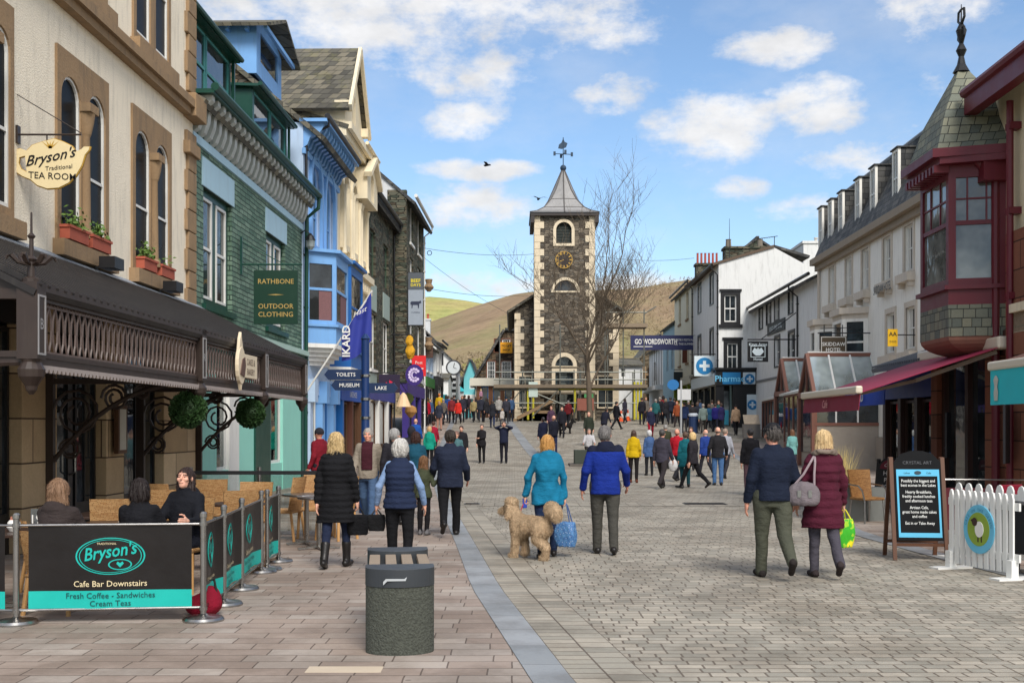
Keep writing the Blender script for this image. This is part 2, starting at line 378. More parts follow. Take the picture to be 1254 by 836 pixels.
def ridge(name,prof,y0,y1,zb,mat,px0,px1,rough=6,seed=0,shape=1.0):
 """terrain rising from y0 to a skyline at y1; prof = skyline in view angles"""
 nx,ny=150,60;rs=np.random.RandomState(seed);ph=rs.rand(12,3)*6.28;vs=[];fs=[]
 for j in range(ny+1):
  Y=y0+(y1*1.25-y0)*j/ny;f=min(1,(Y-y0)/(y1-y0))
  for i in range(nx+1):
   px=px0+(px1-px0)*i/nx
   ry=np.interp(px,[a for a,b in prof],[b for a,b in prof]);zr=H0-(ry-CY)/F*y1
   f2=(f*f*(3-2*f))**shape if f<1 else 1-(Y-y1)/(y1)*1.2
   X=(px-CX)/F*Y
   nn=sum(math.sin(X*.012*(k+1)+ph[k,0]+math.sin(Y*.009*(k+1)+ph[k,1]))/(k+1)for k in range(7))
   vs.append((X,Y,zb+(zr-zb)*f2+nn*rough*min(1,f*3)*(0.25 if f>.93 else 1)))
 for j in range(ny):
  for i in range(nx):a=j*(nx+1)+i;fs.append((a,a+1,a+nx+2,a+nx+1))
 mb=MB();mb.add(vs,fs);o=mb.build(name,mat,smooth=True);struct(o);return vs,nx
M['fell1']=hillmat('pasture_fell',C(166,148,108),C(172,164,104),C(150,158,96))
M['fell2']=hillmat('bracken_fell',C(134,112,90),C(150,128,102),C(140,138,92))
ridge('hill',[(-900,430),(300,392),(480,374),(510,371),(560,370),(600,377),(640,384),(700,380),(2200,400)],900,1700,20,M['fell1'],-900,2200,2.5,2)
v2,nx2=ridge('hill',[(-900,490),(380,440),(470,418),(525,403),(560,392),(600,380),(640,369),(700,368),(740,368),(790,366),(830,360),(900,352),(1200,380),(2200,420)],230,900,3,M['fell2'],-900,2200,1.5,5,.9)
mb=MB();mb.quad((-3000,150,2.2),(3000,150,2.2),(3000,4000,2.2),(-3000,4000,2.2));mb.quad((-3000,-400,-.25),(3000,-400,-.25),(3000,151,-.25),(-3000,151,-.25));struct(mb.build('ground',M['grass']))
M['twigs']=plain('bare_wood',C(150,134,108),.95,.4,.3);M['larch']=plain('larch_green',C(158,152,96),.95,.4,.25)
def hill_z(px,Y):
 j=(Y-230)/(900*1.25-230)*60;i=(px+900)/3100*nx2;return v2[int(round(j))*(nx2+1)+int(round(i))]
rs=random.Random(5)
for nm,mt,n,lo,hi in(('bare_wood',M['twigs'],2100,470,870),('larch_wood',M['larch'],900,520,660)):
 mb=MB()
 for _ in range(n):
  px=rs.uniform(lo,hi);Y=rs.uniform(270,430 if px<690 else 720)
  if nm=='larch_wood' and Y>400:continue
  v=hill_z(px,Y);X=(px-CX)/F*Y;hgt=rs.uniform(3,6.5);wd=hgt*rs.uniform(.3,.5);b=Vector((X,Y,v[2]-.5))
  for _q in range(26):
   f=rs.random();a=rs.uniform(0,6.28);rr=wd*(1-f*.8)*rs.uniform(.2,1);c=b+Vector((math.cos(a)*rr,math.sin(a)*rr,hgt*(.15+.85*f)))
   s1=hgt*rs.uniform(.04,.1);d1=Vector((rs.gauss(0,1),rs.gauss(0,1),rs.gauss(0,1))).normalized()*s1;d2=Vector((rs.gauss(0,1),rs.gauss(0,1),rs.gauss(0,1.6))).normalized()*s1
   mb.add([c-d1,c+d2,c+d1-d2*.4],[(0,1,2)])
 o=mb.build(nm,mt);struct(o,'stuff')
class Fac:
 """a facade from world point A (viewer's left end) to B; local x along it, y into the building, z up from its base"""
 def __init__(s,A,B,base=None):
  s.A=Vector((A[0],A[1]));d=Vector((B[0],B[1]))-s.A;s.L=d.length;s.d=d/s.L;s.rz=math.atan2(d.y,d.x)
  s.n=Vector((-s.d.y,s.d.x));s.base=g(max(3,(A[1]+B[1])/2))if base is None else base
 def u(s,px,off=0.0):
  t=(px-CX)/F;a=s.A+s.n*off
  return(t*a.y-a.x)/(s.d.x-t*s.d.y)
 def Y(s,px,off=0.0):return s.A.y+s.n.y*off+s.u(px,off)*s.d.y
 def z(s,px,py,off=0.0):return H0-(py-CY)/F*s.Y(px,off)-s.base
 def loc(s):return(s.A.x,s.A.y,s.base)
 def w(s,u,off,z):p=s.A+s.d*u+s.n*off;return Vector((p.x,p.y,z+s.base))
 def thing(s,name,label,cat='building',group=None):return thing(name,label,cat,s.loc(),s.rz,group)
def wall(par,name,u0,u1,z0,z1,holes,mat,th=.3,depth=6.0,sides=True,outline=None,back=True):
 """front wall with openings, plus the plain sides and back of the block"""
 mb=MB();mb.poly(outline or rect(u0,u1,z0,z1),[h if isinstance(h,list)else rect(*h)for h in holes],0,th)
 if sides and depth>th:
  mb.box(u0,u0+.25,th,depth,z0,z1);mb.box(u1-.25,u1,th,depth,z0,z1)
  if back:mb.box(u0,u1,depth-.25,depth,z0,z1)
 return mb.build(name,mat,par)
def window(par,u0,u1,z0,z1,y=.12,fr=.07,cols=1,rows=2,fm=None,glass=None,sill=None,sillm=None,sur=None,surm=None,bar=.025,curtain=None,shape=None,name='window'):
 """frame with glazing bars; pane, sill, surround as sub-parts"""
 mb=MB();inn=rect(u0+fr,u1-fr,z0+fr,z1-fr)
 if shape:mb.poly(shape(0),[shape(fr)],y,y+.07)
 else:mb.poly(rect(u0,u1,z0,z1),[inn],y,y+.07)
 for i in range(1,cols):x=u0+(u1-u0)*i/cols;mb.box(x-bar/2,x+bar/2,y+.012,y+.055,z0+fr*.9,z1-fr*.9)
 for i in range(1,rows):
  zz=z0+(z1-z0)*i/rows;b=bar*(1.8 if i==rows//2 and rows%2==0 else 1);mb.box(u0+fr*.9,u1-fr*.9,y+.008,y+.06,zz-b/2,zz+b/2)
 w=mb.build(name,fm or M['white'],par)
 p=MB()
 if shape:p.poly(shape(fr*.8),[],y+.035,y+.04)
 else:p.box(u0+fr*.8,u1-fr*.8,y+.035,y+.04,z0+fr*.8,z1-fr*.8)
 p.build('pane',glass or M['glass'],w)
 if curtain:
  c=MB();
  for a,b in((u0+fr,u0+(u1-u0)*.3),(u1-(u1-u0)*.3,u1-fr)):c.box(a,b,y+.03,y+.034,z0+fr,z1-fr)
  c.build('curtain',curtain,w)
 if sill:q=MB();q.box(u0-sill,u1+sill,-.09,y+.02,z0-.12,z0+.004);q.build('sill',sillm or surm or M['white'],w)
 if sur:q=MB();q.poly(rect(u0-sur,u1+sur,z0-sur*.6,z1+sur),[rect(u0,u1,z0,z1)],-.035,.05);q.build('surround',surm or M['white'],w)
 return w
def roof(par,u0,u1,y0,y1,z0,z1,mat,over=.25,th=.14,name='roof',ends=None,both=True,gm=None):
 """pitched roof, ridge parallel to the facade; gable ends closed"""
 ym=(y0+y1)/2;mb=MB();a=(z1-z0)/(ym-y0);oz=over*a
 mb.slab((u0-.1,y0-over,z0-oz),(u1+.1,y0-over,z0-oz),(u1+.1,ym,z1),(u0-.1,ym,z1),th)
 if both:mb.slab((u1+.1,y1+over,z0-oz),(u0-.1,y1+over,z0-oz),(u0-.1,ym,z1),(u1+.1,ym,z1),th)
 mb.box(u0-.1,u1+.1,ym-.1,ym+.1,z1-.06,z1+.07)
 r=mb.build(name,mat,par)
 if gm:
  for u in(u0,u1-.25):e=MB();e.poly([(y0,z0),(y1,z0),(ym,z1-.12)],[],u,u+.25,plane='yz');e.build('gable',gm,par)
 return r
def gutter(par,u0,u1,z,y=-.32,mat=None,r=.06,down=None):
 mb=MB();mb.tube([(u0,y,z),(u1,y,z)],r,8);o=mb.build('gutter',mat or M['black'],par)
 if down is not None:
  for u in([down]if not isinstance(down,list)else down):
   q=MB();q.tube([(u,y,z),(u,y,z-.25),(u,-.07,z-.6),(u,-.07,.1)],.045,8)
   zz=z-1
   while zz>.5:q.box(u-.07,u+.07,-.13,0,zz,zz+.05);zz-=1.6
   q.build('downpipe',mat or M['black'],par)
 return o
def chimney(par,u0,u1,y0,y1,z0,z1,mat,pots=3,potm=None):
 mb=MB();mb.box(u0,u1,y0,y1,z0,z1);mb.box(u0-.08,u1+.08,y0-.08,y1+.08,z1,z1+.16);c=mb.build('chimney',mat,par)
 for i in range(pots):
  q=MB();u=u0+(u1-u0)*(i+.5)/pots;q.lathe([(.12,0),(.1,.45),(.14,.47),(.14,.55),(.08,.55)],(u,(y0+y1)/2,z1+.16),10);q.build('chimney_pot',potm or M['pot'],c)
 return c
def sideboard(par,pts,y0,y1,mat,name):mb=MB();mb.poly(pts,[],y0,y1);return mb.build(name,mat,par)
def goods(mb_mats,par,u0,u1,y,z0,z1,n,seed,name='window_display'):
 """things standing in a shop window, as one display"""
 r=random.Random(seed);mb=MB()
 for i in range(n):
  u=r.uniform(u0,u1-.1);a=r.uniform(.08,.35);hh=r.uniform(.15,.7);zz=z0+r.choice([0,0,.5,.95])*(z1-z0)*.9
  k=r.randrange(len(mb_mats))
  if r.random()<.5:mb.box(u,min(u1,u+a),y,y+.12,zz,min(z1,zz+hh),k)
  else:mb.lathe([(a*.3,0),(a*.45,hh*.4),(a*.25,hh*.8),(a*.12,hh)],(u,y+.1,zz),8,k)
 return mb.build(name,mb_mats,par)
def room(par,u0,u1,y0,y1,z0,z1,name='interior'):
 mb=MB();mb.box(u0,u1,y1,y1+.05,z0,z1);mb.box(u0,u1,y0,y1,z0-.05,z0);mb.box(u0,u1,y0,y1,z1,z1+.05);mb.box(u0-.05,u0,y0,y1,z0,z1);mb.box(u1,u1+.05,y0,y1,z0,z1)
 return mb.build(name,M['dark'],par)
M['slate']=brickmat('grey_slate_roof',(C(70,68,62),C(96,93,84)),C(112,106,92),C(34,32,30),.34,.22,.008,.75,.01,.03,None,.5,.5,.1,(C(120,116,70),.35))
M['slate_dark']=brickmat('dark_slate_roof',(C(52,53,54),C(74,74,73)),C(90,88,84),C(26,26,26),.34,.22,.008,.7,.01,.03,None,.4)
M['green_slate']=brickmat('green_slate_roof',(C(92,106,96),C(120,130,114)),C(142,140,116),C(44,48,44),.32,.2,.008,.7,.02,.03,None,.5,.5,.1,(C(120,112,66),.4))
M['pot']=plain('chimney_clay',C(176,84,66),.8,.2,8)
M['cream_render']=plain('cream_roughcast',C(244,232,210),.92,.07,2,bump=.018,bsc=38,dirt=.32)
M['sand_stone']=plain('sandstone',C(150,124,94),.88,.22,3,bump=.01,bsc=22,dirt=.5)
M['ashlar']=brickmat('sandstone_ashlar',(C(176,150,114),C(194,168,132)),C(204,180,144),C(92,76,60),1.4,.62,.012,.85,.01,.012,None,.4)
M['green_stone']=brickmat('green_painted_stone',(C(84,112,96),C(100,128,110)),C(116,140,122),C(44,62,54),.46,.115,.012,.7,.05,.04,None,.35)
M['dark_green']=plain('dark_green_paint',C(14,66,54),.4,.12,3,dirt=.12)
M['mint']=plain('pale_turquoise_paint',C(150,216,200),.6,.05,3,dirt=.1)
M['lint_blue']=plain('pale_blue_lintel',C(172,204,220),.65,.06,4,dirt=.15)
M['blue']=plain('sky_blue_paint',C(118,168,222),.5,.08,3,dirt=.2)
M['pale_blue']=plain('pale_blue_paint',C(178,200,226),.5,.06,3,dirt=.2)
M['deep_blue']=plain('deep_blue_paint',C(26,96,168),.45,.1,3,dirt=.12)
M['cream_stone']=plain('cream_painted_stone',C(232,218,188),.75,.07,3,bump=.004,dirt=.3)
M['slate_rubble']=rubble('slate_rubble',[C(60,66,56),C(84,88,76),C(98,96,82),C(110,104,88),C(70,62,50)],C(40,40,36),2.6,8.5)
M['brown_rubble']=rubble('brown_rubble',[C(72,58,46),C(96,80,62),C(118,100,80),C(84,80,72),C(58,50,42)],C(48,42,36),3.0,8.0)
M['roughcast']=plain('white_roughcast',C(206,208,208),.9,.07,2,bump=.012,bsc=40,dirt=.3)
M['white_wall']=plain('white_wall_paint',C(222,222,219),.8,.05,1.5,bump=.006,bsc=26,dirt=.28)
M['lead']=plain('lead_flashing',C(132,140,150),.55,.2,4,bump=.01,bsc=8)
def XL(Y):return-7.157+.0237*Y
def FL(Ya,Yb,set_=0.0,base=None):return Fac((XL(Ya)-set_,Ya),(XL(Yb)-set_,Yb),base)
def YL(px):return 7.157/((627-px)/F+.0237)
f=FL(11.0,YL(236),0.0,0.0);T=f.thing('tea_room_building','cream roughcast tea room building with twin arched stone windows above the iron canopy')
U=f.L;zc=f.z(219.6,136.3)
def arched_pair(uA,uB,zb,zt,arched=True,pot=None):
 w_=uB-uA;e=.07*w_;lw=w_*.36;zs=zt-.36-lw/2
 ua0,ua1=uA+e,uA+e+lw;ub0,ub1=uB-e-lw,uB-e
 return(ua0,ua1,ub0,ub1,zb+.3,zs)
wins=[];holes=[]
zs1,zt1=f.z(62,302),f.z(67.1,52.5)
spans=[(f.u(67.1),f.u(130.7)),(f.u(160),f.u(208)),(f.u(-60),f.u(14))]
zlo=zc+.42
for a,b in spans:holes.append((a,b,zs1+.0,zt1));holes.append((a+.05,b-.05,zlo,zlo+2.9))
piers=[(f.u(22),f.u(65)),(f.u(126),f.u(148)),(f.u(197),f.u(236)),(0,f.u(-70))]
gz=3.75
wall(T,'wall',0,U,gz,12.2,holes,M['cream_render'],.28,7.0)
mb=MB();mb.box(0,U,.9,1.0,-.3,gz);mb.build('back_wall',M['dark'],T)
mb=MB();mb.box(-.02,U+.06,-.16,.02,zc,zc+.14);mb.box(-.02,U+.1,-.24,.02,zc+.14,zc+.3);mb.box(-.02,U+.05,-.1,.02,zc+.3,zc+.42);mb.build('string_course',M['sand_stone'],T)
mb=MB();zz=gz;i=0
while zz<12.2:
 h_=.36+.08*(i%2);ww=.46+(.1 if i%2 else 0)
 if not(zc-.2<zz+h_/2<zc+.45):mb.box(U-ww,U+.05,-.07,.3,zz+.008,zz+h_-.008)
 zz+=h_;i+=1
mb.box(U-.62,U+.1,-.14,.3,zc-.75,zc-.5);mb.box(U-.62,U+.12,-.26,.02,zc-.02,zc+.45)
mb.build('quoin',M['sand_stone'],T,bevel=.015)
for k,(a,b)in enumerate(spans):
 for lvl in(0,1):
  zb,zt=(zs1,zt1)if lvl==0 else(zlo,zlo+2.9);a_,b_=(a,b)if lvl==0 else(a+.05,b-.05)
  ua0,ua1,ub0,ub1,z0,zsp=arched_pair(a_,b_,zb,zt)
  hol=[arch(ua0,ua1,z0,zsp),arch(ub0,ub1,z0,zsp)]if lvl==0 else[rect(ua0,ua1,z0,zt-.3),rect(ub0,ub1,z0,zt-.3)]
  mb=MB();mb.poly(rect(a_,b_,zb,zt),hol,-.04,.03);mb.box(a_-.08,b_+.08,-.18,.02,zb-.1,zb+.14);s_=mb.build('window_surround',M['sand_stone'],T)
  if lvl==0:
   cu=(ua1+ub0)/2;c=MB();c.lathe([(.12,z0),(.12,z0+.1),(.085,z0+.14),(.07,zsp-.42),(.09,zsp-.38)],(cu,-.05,0),14)
   c.lathe([(.09,zsp-.38),(.13,zsp-.2),(.15,zsp-.05)],(cu,-.05,0),14);c.box(cu-.17,cu+.17,-.2,-.03,zsp-.05,zsp+.08);c.build('column',M['sand_stone'],s_,smooth='auto')
  for(x0,x1)in((ua0,ua1),(ub0,ub1)):
   if lvl==0:window(T,x0-.02,x1+.02,z0,zsp,-.01,.06,1,2,glass=M['glass_dark'],shape=lambda q,x0=x0,x1=x1,z0=z0,zsp=zsp:arch(x0-.02+q,x1+.02-q,z0+q,zsp))
   else:window(T,x0-.02,x1+.02,z0,zt-.28,-.01,.06,1,2,glass=M['glass_dark'])
for a,b in piers:
 mb=MB();mb.box(a,b,-.06,.16,-.3,gz+.5);mb.box(a-.05,b+.05,-.1,.16,-.3,.35);mb.build('pier',M['ashlar'],T,bevel=.012)
mb=MB();mb.box(0,U,.0,.3,gz-.6,gz+.02);mb.build('fascia_beam',M['black'],T)
bays=[(piers[3][1],piers[0][0]),(piers[0][1],piers[1][0]),(piers[1][1],piers[2][0])]
for k,(a,b)in enumerate(bays):
 if k==1:
  m_=a+(b-a)*.52
  d_=MB();d_.poly(rect(a+.1,m_,0,2.75),[rect(a+.28,m_-.18,.35,2.5)],.12,.2);dd=d_.build('door',M['black'],T)
  p_=MB();p_.box(a+.26,m_-.16,.155,.165,.33,2.52);p_.build('pane',M['glass'],dd)
  hh=MB();hh.tube([(m_-.1,.12,1.0),(m_-.1,.04,1.05),(m_-.1,.04,1.45),(m_-.1,.12,1.5)],.018,8);hh.build('handle',M['steel'],dd)
  window(T,m_+.05,b-.05,.5,3.1,.1,.06,2,1,M['black'],M['glass'])
  mb=MB();mb.box(m_+.05,b-.05,.1,.3,0,.5);mb.build('stall_riser',M['black'],T)
 else:
  window(T,a+.05,b-.05,.5,3.1,.1,.06,2,1,M['black'],M['glass'])
  mb=MB();mb.box(a,b,.1,.3,0,.5);mb.build('stall_riser',M['black'],T)
mb=MB();q=f.u(136);mb.box(q-.2,q+.2,-.2,-.125,1.3,2.1);fr_=mb.build('menu_case',M['wood'],T)
mb=MB();mb.box(q-.14,q+.14,-.206,-.2,1.36,2.04);mb.build('menu_sheet',plain('menu_paper',C(196,192,178),.6,.12,14),fr_)
for px in(104,184):
 mb=MB();u0=f.u(px);z0=zs1-.14;mb.box(u0-.2,u0+.2,-.55,-.3,z0-.02,z0+.16);mb.tube([(u0,-.3,z0+.06),(u0,-.05,z0-.06)],.02,6);mb.build('floodlight',M['black'],T)
for px0,px1,yb in((70,94,296),(99,122,309),(164,180,335),(186,202,340)):
 a,b=f.u(px0),f.u(px1);zb=zs1+.16
 L_={70:'terracotta window box with a green shrub on the large arched window nearest the teapot sign',99:'terracotta window box with trailing yellow green plant under the column of the larger arched window',164:'terracotta window box with leafy plant on the smaller arched window near the brown quoins',186:'bare terracotta window box next to the brown quoins, plant nearly gone'}[px0]
 t_=thing('window_box',L_,'window box',f.w((a+b)/2,-.1,zb),f.rz,'terracotta window boxes on the arched windows')
 mb=MB();w_=(b-a)/2;mb.box(-w_,w_,-.09,.09,0,.2);mb.box(-w_-.02,w_+.02,-.11,.11,.17,.21);mb.build('trough',plain('terracotta',C(170,88,68),.8,.15,9),t_)
 mb=MB();rs=random.Random(px0)
 for _ in range(20 if px0==186 else 150):
  c=Vector((rs.gauss(0,w_*.5),rs.gauss(0,.06),.2+abs(rs.gauss(0,.12))));d1=Vector((rs.gauss(0,1),rs.gauss(0,1),rs.gauss(0,1))).normalized()*.045;d2=d1.orthogonal().normalized()*.025
  mb.add([c-d1,c+d2,c+d1,c-d2],[(0,1,2,3)])
 mb.build('plant',M.setdefault('leaf',plain('leaf_green',C(86,112,48),.6,.4,9)),t_)
cf=Fac((XL(10.98)+2.25,10.98),(XL(23.55)+2.25,23.55),0.0)
K=cf.thing('iron_canopy','long dark iron canopy with pierced oval fretwork and slatted black roof along the tea room','canopy')
cf2=Fac((XL(10.98)+2.25,10.98),(XL(23.55)+2.25,23.55),0.0);L=cf.L
zb0=cf.z(60,428);zt0=cf.z(60,375);zbk=4.22
zb0,zt0=2.42,3.0
mb=MB();mb.slab((-.1,-.1,zt0+.06),(L+.1,-.1,zt0+.06),(L+.1,2.22,zbk),(-.1,2.22,zbk),.06)
n_=int(L/.19)
for i in range(n_+1):
 u=L*i/n_;mb.bar((u,-.1,zt0+.1),(u,2.22,zbk+.035),.05,.05)
mb.build('roof',plain('black_roof_felt',C(38,34,33),.55,.3,4,dirt=.3),K)
mb=MB();mb.slab((-.2,1.95,zbk-.08),(L+.1,1.95,zbk-.08),(L+.1,2.235,zbk+.08),(-.2,2.235,zbk+.08),.02);mb.build('flashing',M['lead'],K)
mb=MB();mb.box(0,L,-.05,.05,zt0-.03,zt0+.08);mb.box(-.02,L,-.1,.0,zt0+.06,zt0+.14);mb.box(0,L,-.04,.04,zb0,zb0+.05);mb.box(0,L,-.03,.03,zb0-.1,zb0)
fr_b=MB();n_=int(L/.1);fr_b.poly([(0,zb0-.07),(L,zb0-.07)]+[(L-(i+q)*L/n_,zb0-.1-.045*s_)for i in range(n_)for q,s_ in((.1,.2),(.3,.9),(.5,1),(.7,.9),(.9,.2))],[],-.05,-.032)
mb.build('beam',M['iron'],K);fr_b.build('fringe',plain('pale_fringe',C(168,156,150),.5,.2,9),K)
IRL=plain('highlit_iron',C(100,84,78),.45,.3,9);posts_u=[0.02,cf.u(242),cf.u(320),L-.02]  # lighter than the beam iron: edge highlights painted into the fretwork colour
bayn=0
for a,b in zip(posts_u,posts_u[1:]):
 mb=MB();zm=(zb0+zt0)/2;rz_=(zt0-zb0)/2-.02;u=a+.16
 while u<b-.08:
  mb.tube([(u+.135*math.cos(q*PI/7),0,zm+rz_*math.sin(q*PI/7))for q in range(14)],.012,5,closed=True);u+=.15
 for q in(.0,1):mb.box(a,b,-.012,.012,zb0+.05+q*(zt0-zb0-.12),zb0+.075+q*(zt0-zb0-.12))
 mb.build('fretwork_panel',IRL,K)
for i,u in enumerate(posts_u):
 mb=MB();mb.box(u-.1,u+.1,-.1,.1,zb0-.02,zt0+.14);mb.lathe([(.02,-.34),(.05,-.3),(.06,-.26),(.12,-.17),(.13,-.1),(.09,-.03),(.1,0)],(u,0,zb0-.02),14)
 po=mb.build('newel',M['iron'],K)
 q=MB();q.poly(rect(u-.085,u+.085,zb0+.02,zt0+.02),[rect(u-.065,u+.065,zb0+.04,zt0)],-.108,-.1)
 textpoly(q,'BRYS'[i],.15,u,zb0+.27,-.1,bold=.01);q.build('plate',plain('pale_grey_iron',C(150,148,148),.5,.1),po)
 q=MB();br_=lambda t:(u,.1+2.1*t,zb0-.05-1.25*(t**2.2))
 q.bar((u,.05,zb0-.02),(u,2.2,zb0-.02),.06,.08);q.tube([br_(k/14)for k in range(15)],.035,6);q.bar((u,2.15,zb0-1.75),(u,2.15,zb0+.3),.09,.14)
 for(cy,cz,r0)in((1.75,-.48,.36),(1.2,-.26,.2),(.8,-.17,.12),(1.85,-1.0,.16)):
  q.tube([(u,cy+r0*(1-k/36)*math.cos(k*.55),zb0+cz+r0*(1-k/36)*math.sin(k*.55))for k in range(26)],.022,5)
 q.build('bracket',M['iron'],K)
mb=MB();c=(0.02,0,zt0+.14);mb.xf=Matrix.Translation(c)@Matrix.Diagonal((.8,.8,.56,1))@Matrix.Translation((-c[0],0,-c[2]));mb.lathe([(.11,0),(.11,.06),(.05,.1),(.045,.35),(.07,.4),(.03,.46),(.025,.75),(.05,.8),(.015,.86),(.012,1.2),(.002,1.22)],c,10)
for k in range(6):
 a=k*PI/3;mb.tube([(c[0]+math.cos(a)*r_,math.sin(a)*r_,c[2]+z_)for r_,z_ in((.03,.3),(.14,.34),(.22,.46),(.27,.44),(.28,.38))],[.02,.035,.04,.025,.01],5)
mb.build('finial',M['iron'],K)
mb=MB();mb.box(-.04,.04,0,2.2,zt0-.02,zt0+.08);mb.box(-.03,.03,0,2.2,zb0,zb0+.06);mb.poly([(0,zt0+.05),(2.2,zt0+.05),(2.2,zbk)],[],-.02,.02,plane='yz')
mb.build('end_panel',M['iron'],K)
S=thing('shop_sign','cream acorn and squirrel shaped name board fixed to the front of the iron canopy','sign',cf.w(cf.u(287),-.12,zb0+.1),cf.rz)
mb=MB();mb.poly(rect(-.05,.85,.02,.4),[],-.04,0);mb.poly(ell(-.2,.2,.22,.3,20),[],-.06,-.0);mb.poly([(-.34,.42),(-.28,.62),(-.2,.74),(-.16,.62),(-.1,.5),(-.16,.4)],[],-.05,0);mb.poly([(-.3,-.02),(-.2,-.2),(-.1,-.02)],[],-.05,0);mb.build('board',plain('cream_board',C(222,206,178),.6,.08),S,bevel=.01)
mb=MB();mb.poly([(-.34,.06),(-.1,.02),(-.02,.2),(-.06,.34),(-.2,.3),(-.26,.2)],[],-.075,-.06);textpoly(mb,'CAKES &',.15,.42,.23,-.04,sx=.9);textpoly(mb,'BAKERY',.15,.42,.07,-.04,sx=.9);mb.build('lettering',plain('brown_lettering',C(96,70,60),.6,.1),S)
def topiary(px,py,r,lab,up):
 p=cf.w(cf.u(px),.12,0);p.z=H0-(py-CY)/F*p.y;T_=thing('topiary_ball',lab,'plant',p,0,'topiary balls hanging from the iron canopy')
 mb=MB();rs=random.Random(int(px));mb.ball((0,0,0),r*.86,14)
 for _ in range(2600):
  d=Vector((rs.gauss(0,1),rs.gauss(0,1),rs.gauss(0,1))).normalized();c=d*r*rs.uniform(.82,1.07);a=Vector((rs.gauss(0,1),rs.gauss(0,1),rs.gauss(0,1))).cross(d).normalized()*.022;b_=(d*rs.uniform(.1,.8)+a.cross(d)).normalized()*.016
  mb.add([c-a,c+b_,c+a,c-b_],[(0,1,2,3)])
 mb.build('foliage',M.setdefault('box_leaf',plain('box_leaf',C(52,80,42),.55,.45,14)),T_)
 q=MB();q.tube([(0,0,r*.9),(0,0,up)],.012,6);q.build('chain',M['black'],T_)
topiary(240.5,501.5,.255,'round clipped topiary ball hanging lower down beside the sandstone pier',.5)
topiary(315,506,.245,'round clipped topiary ball hanging in front of the turquoise shop windows',.5)
p=at(62,200,15.6);S=thing('teapot_sign','cream teapot shaped tea room sign with gold rim on an iron arm','sign',p,0)
k=15.6/F
def tp(px,py):return((px-62)*k,(200-py)*k)
body=[tp(*q)for q in((33,185),(40,178),(52,174),(66,170),(78,174),(88,179),(93,186),(100,183),(103,180),(110,180),(109,184),(104,190),(100,203),(93,215),(84,224),(72,230),(58,231),(46,227),(38,220),(28,216),(19,210),(15,200),(15,190),(19,184),(26,182))]
hole=[tp(*q)for q in((31,191),(24,193),(23,200),(26,207),(33,211),(32,200))]
def grow(pts,d):
 c=Vector((sum(a for a,b in pts)/len(pts),sum(b for a,b in pts)/len(pts)));return[tuple(c+(Vector(q)-c)*(1+d))for q in pts]
mb=MB();mb.poly(grow(body,.035),[grow(hole,-.1)],0,.03);mb.build('rim',plain('gold_paint',C(176,138,50),.4,.1),S)
mb=MB();mb.poly(body,[hole],-.012,.0);mb.build('board',plain('cream_enamel',C(226,208,164),.4,.05),S)
mb=MB();sl_=lambda q:(q[0],q[1],q[2]);textpoly(mb,'Bryson\'s',.2,0,.02,-.014,shear=.3,bold=.012,xf=lambda q:(q[0],q[1],q[2]+q[0]*.2));textpoly(mb,'Traditional',.085,.12,-.1,-.014,bold=.004,xf=lambda q:(q[0],q[1],q[2]+q[0]*.1));textpoly(mb,'TEA ROOM',.13,.03,-.22,-.014,bold=.004,xf=lambda q:(q[0],q[1],q[2]-.05*q[0]));mb.build('lettering',M['black'],S)
mb=MB()
for k_ in range(5):mb.add([(-.02,-.014,.2),(-.12+.06*k_,-.014,.3+.02*(k_%2)),(.02,-.014,.2)],[(0,1,2)])
mb.build('wheat_motif',plain('gold_motif',C(190,150,60),.5),S)
q=f.w(f.u(8,-.05),-.02,0);mb=MB();za=tp(62,165)[1];wx=q.x-p.x;wy=f.A.y+0-p.y
px_wall=XL(15.6)-p.x
mb.tube([(px_wall,0,za),(.42,0,za)],.014,6);mb.tube([(-.05,0,za),(-.05,0,za-.14)],.01,6);mb.tube([(px_wall,0,za+.55),(.42,0,za+.02)],.007,5);mb.box(px_wall,px_wall+.03,-.05,.05,za-.12,za+.12);mb.build('bracket',M['iron'],S)
Ya,Yb=YL(236)+.02,YL(371.5);f=FL(Ya,Yb,.05,0.0);T=f.thing('outdoor_shop_building','green painted slate stone shop building with scalloped eaves and dark green dormers');U=f.L
ze=f.z(300,202);zeave=f.z(239,117)
W2=[(f.u(249),f.u(284)),(f.u(326),f.u(349))];zw0,zw1=f.z(250,372),f.z(249,228)
gz=4.0
holes=[(a,b,zw0,zw1)for a,b in W2]
wall(T,'wall',0,U,gz,zeave,holes,M['green_stone'],.3,8.0)
for a,b in W2:
 m_=(a+b)/2;w_=window(T,a+.02,b-.02,zw0,zw1,.1,.16,2,1,M['dark_green'],None,.12,M['dark_green'],bar=.34)
 for x0,x1 in((a+.2,m_-.18),(m_+.18,b-.2)):
  mb=MB();mb.poly(rect(x0-.02,x1+.02,zw0+.16,zw1-.16),[rect(x0+.05,x1-.05,zw0+.22,zw1-.22)],.09,.13);mb.box(x0,x1,.095,.13,(zw0+zw1)/2-.03,(zw0+zw1)/2+.03);mb.build('sash',M['white'],w_)
 mb=MB();mb.box(a-.12,b+.12,-.03,.1,zw1+.004,zw1+.62);mb.build('lintel',M['lint_blue'],w_)
mb=MB();mb.box(0,U,-.06,.02,zeave-1.0,zeave-.82);mb.build('eaves_string',M['lint_blue'],T)
mb=MB();n=26
for i in range(n):
 u=U*(i+.5)/n;mb.poly([(-.0,zeave-.8),(-.12,zeave-.72),(-.2,zeave-.5),(-.22,zeave-.3),(-.42,zeave-.16),(-.42,zeave-.05),(0,zeave-.05)],[],u-.1,u+.1,plane='yz')
mb.build('eaves_bracket',plain('grey_white_paint',C(188,192,188),.6,.12,4,dirt=.4),T)
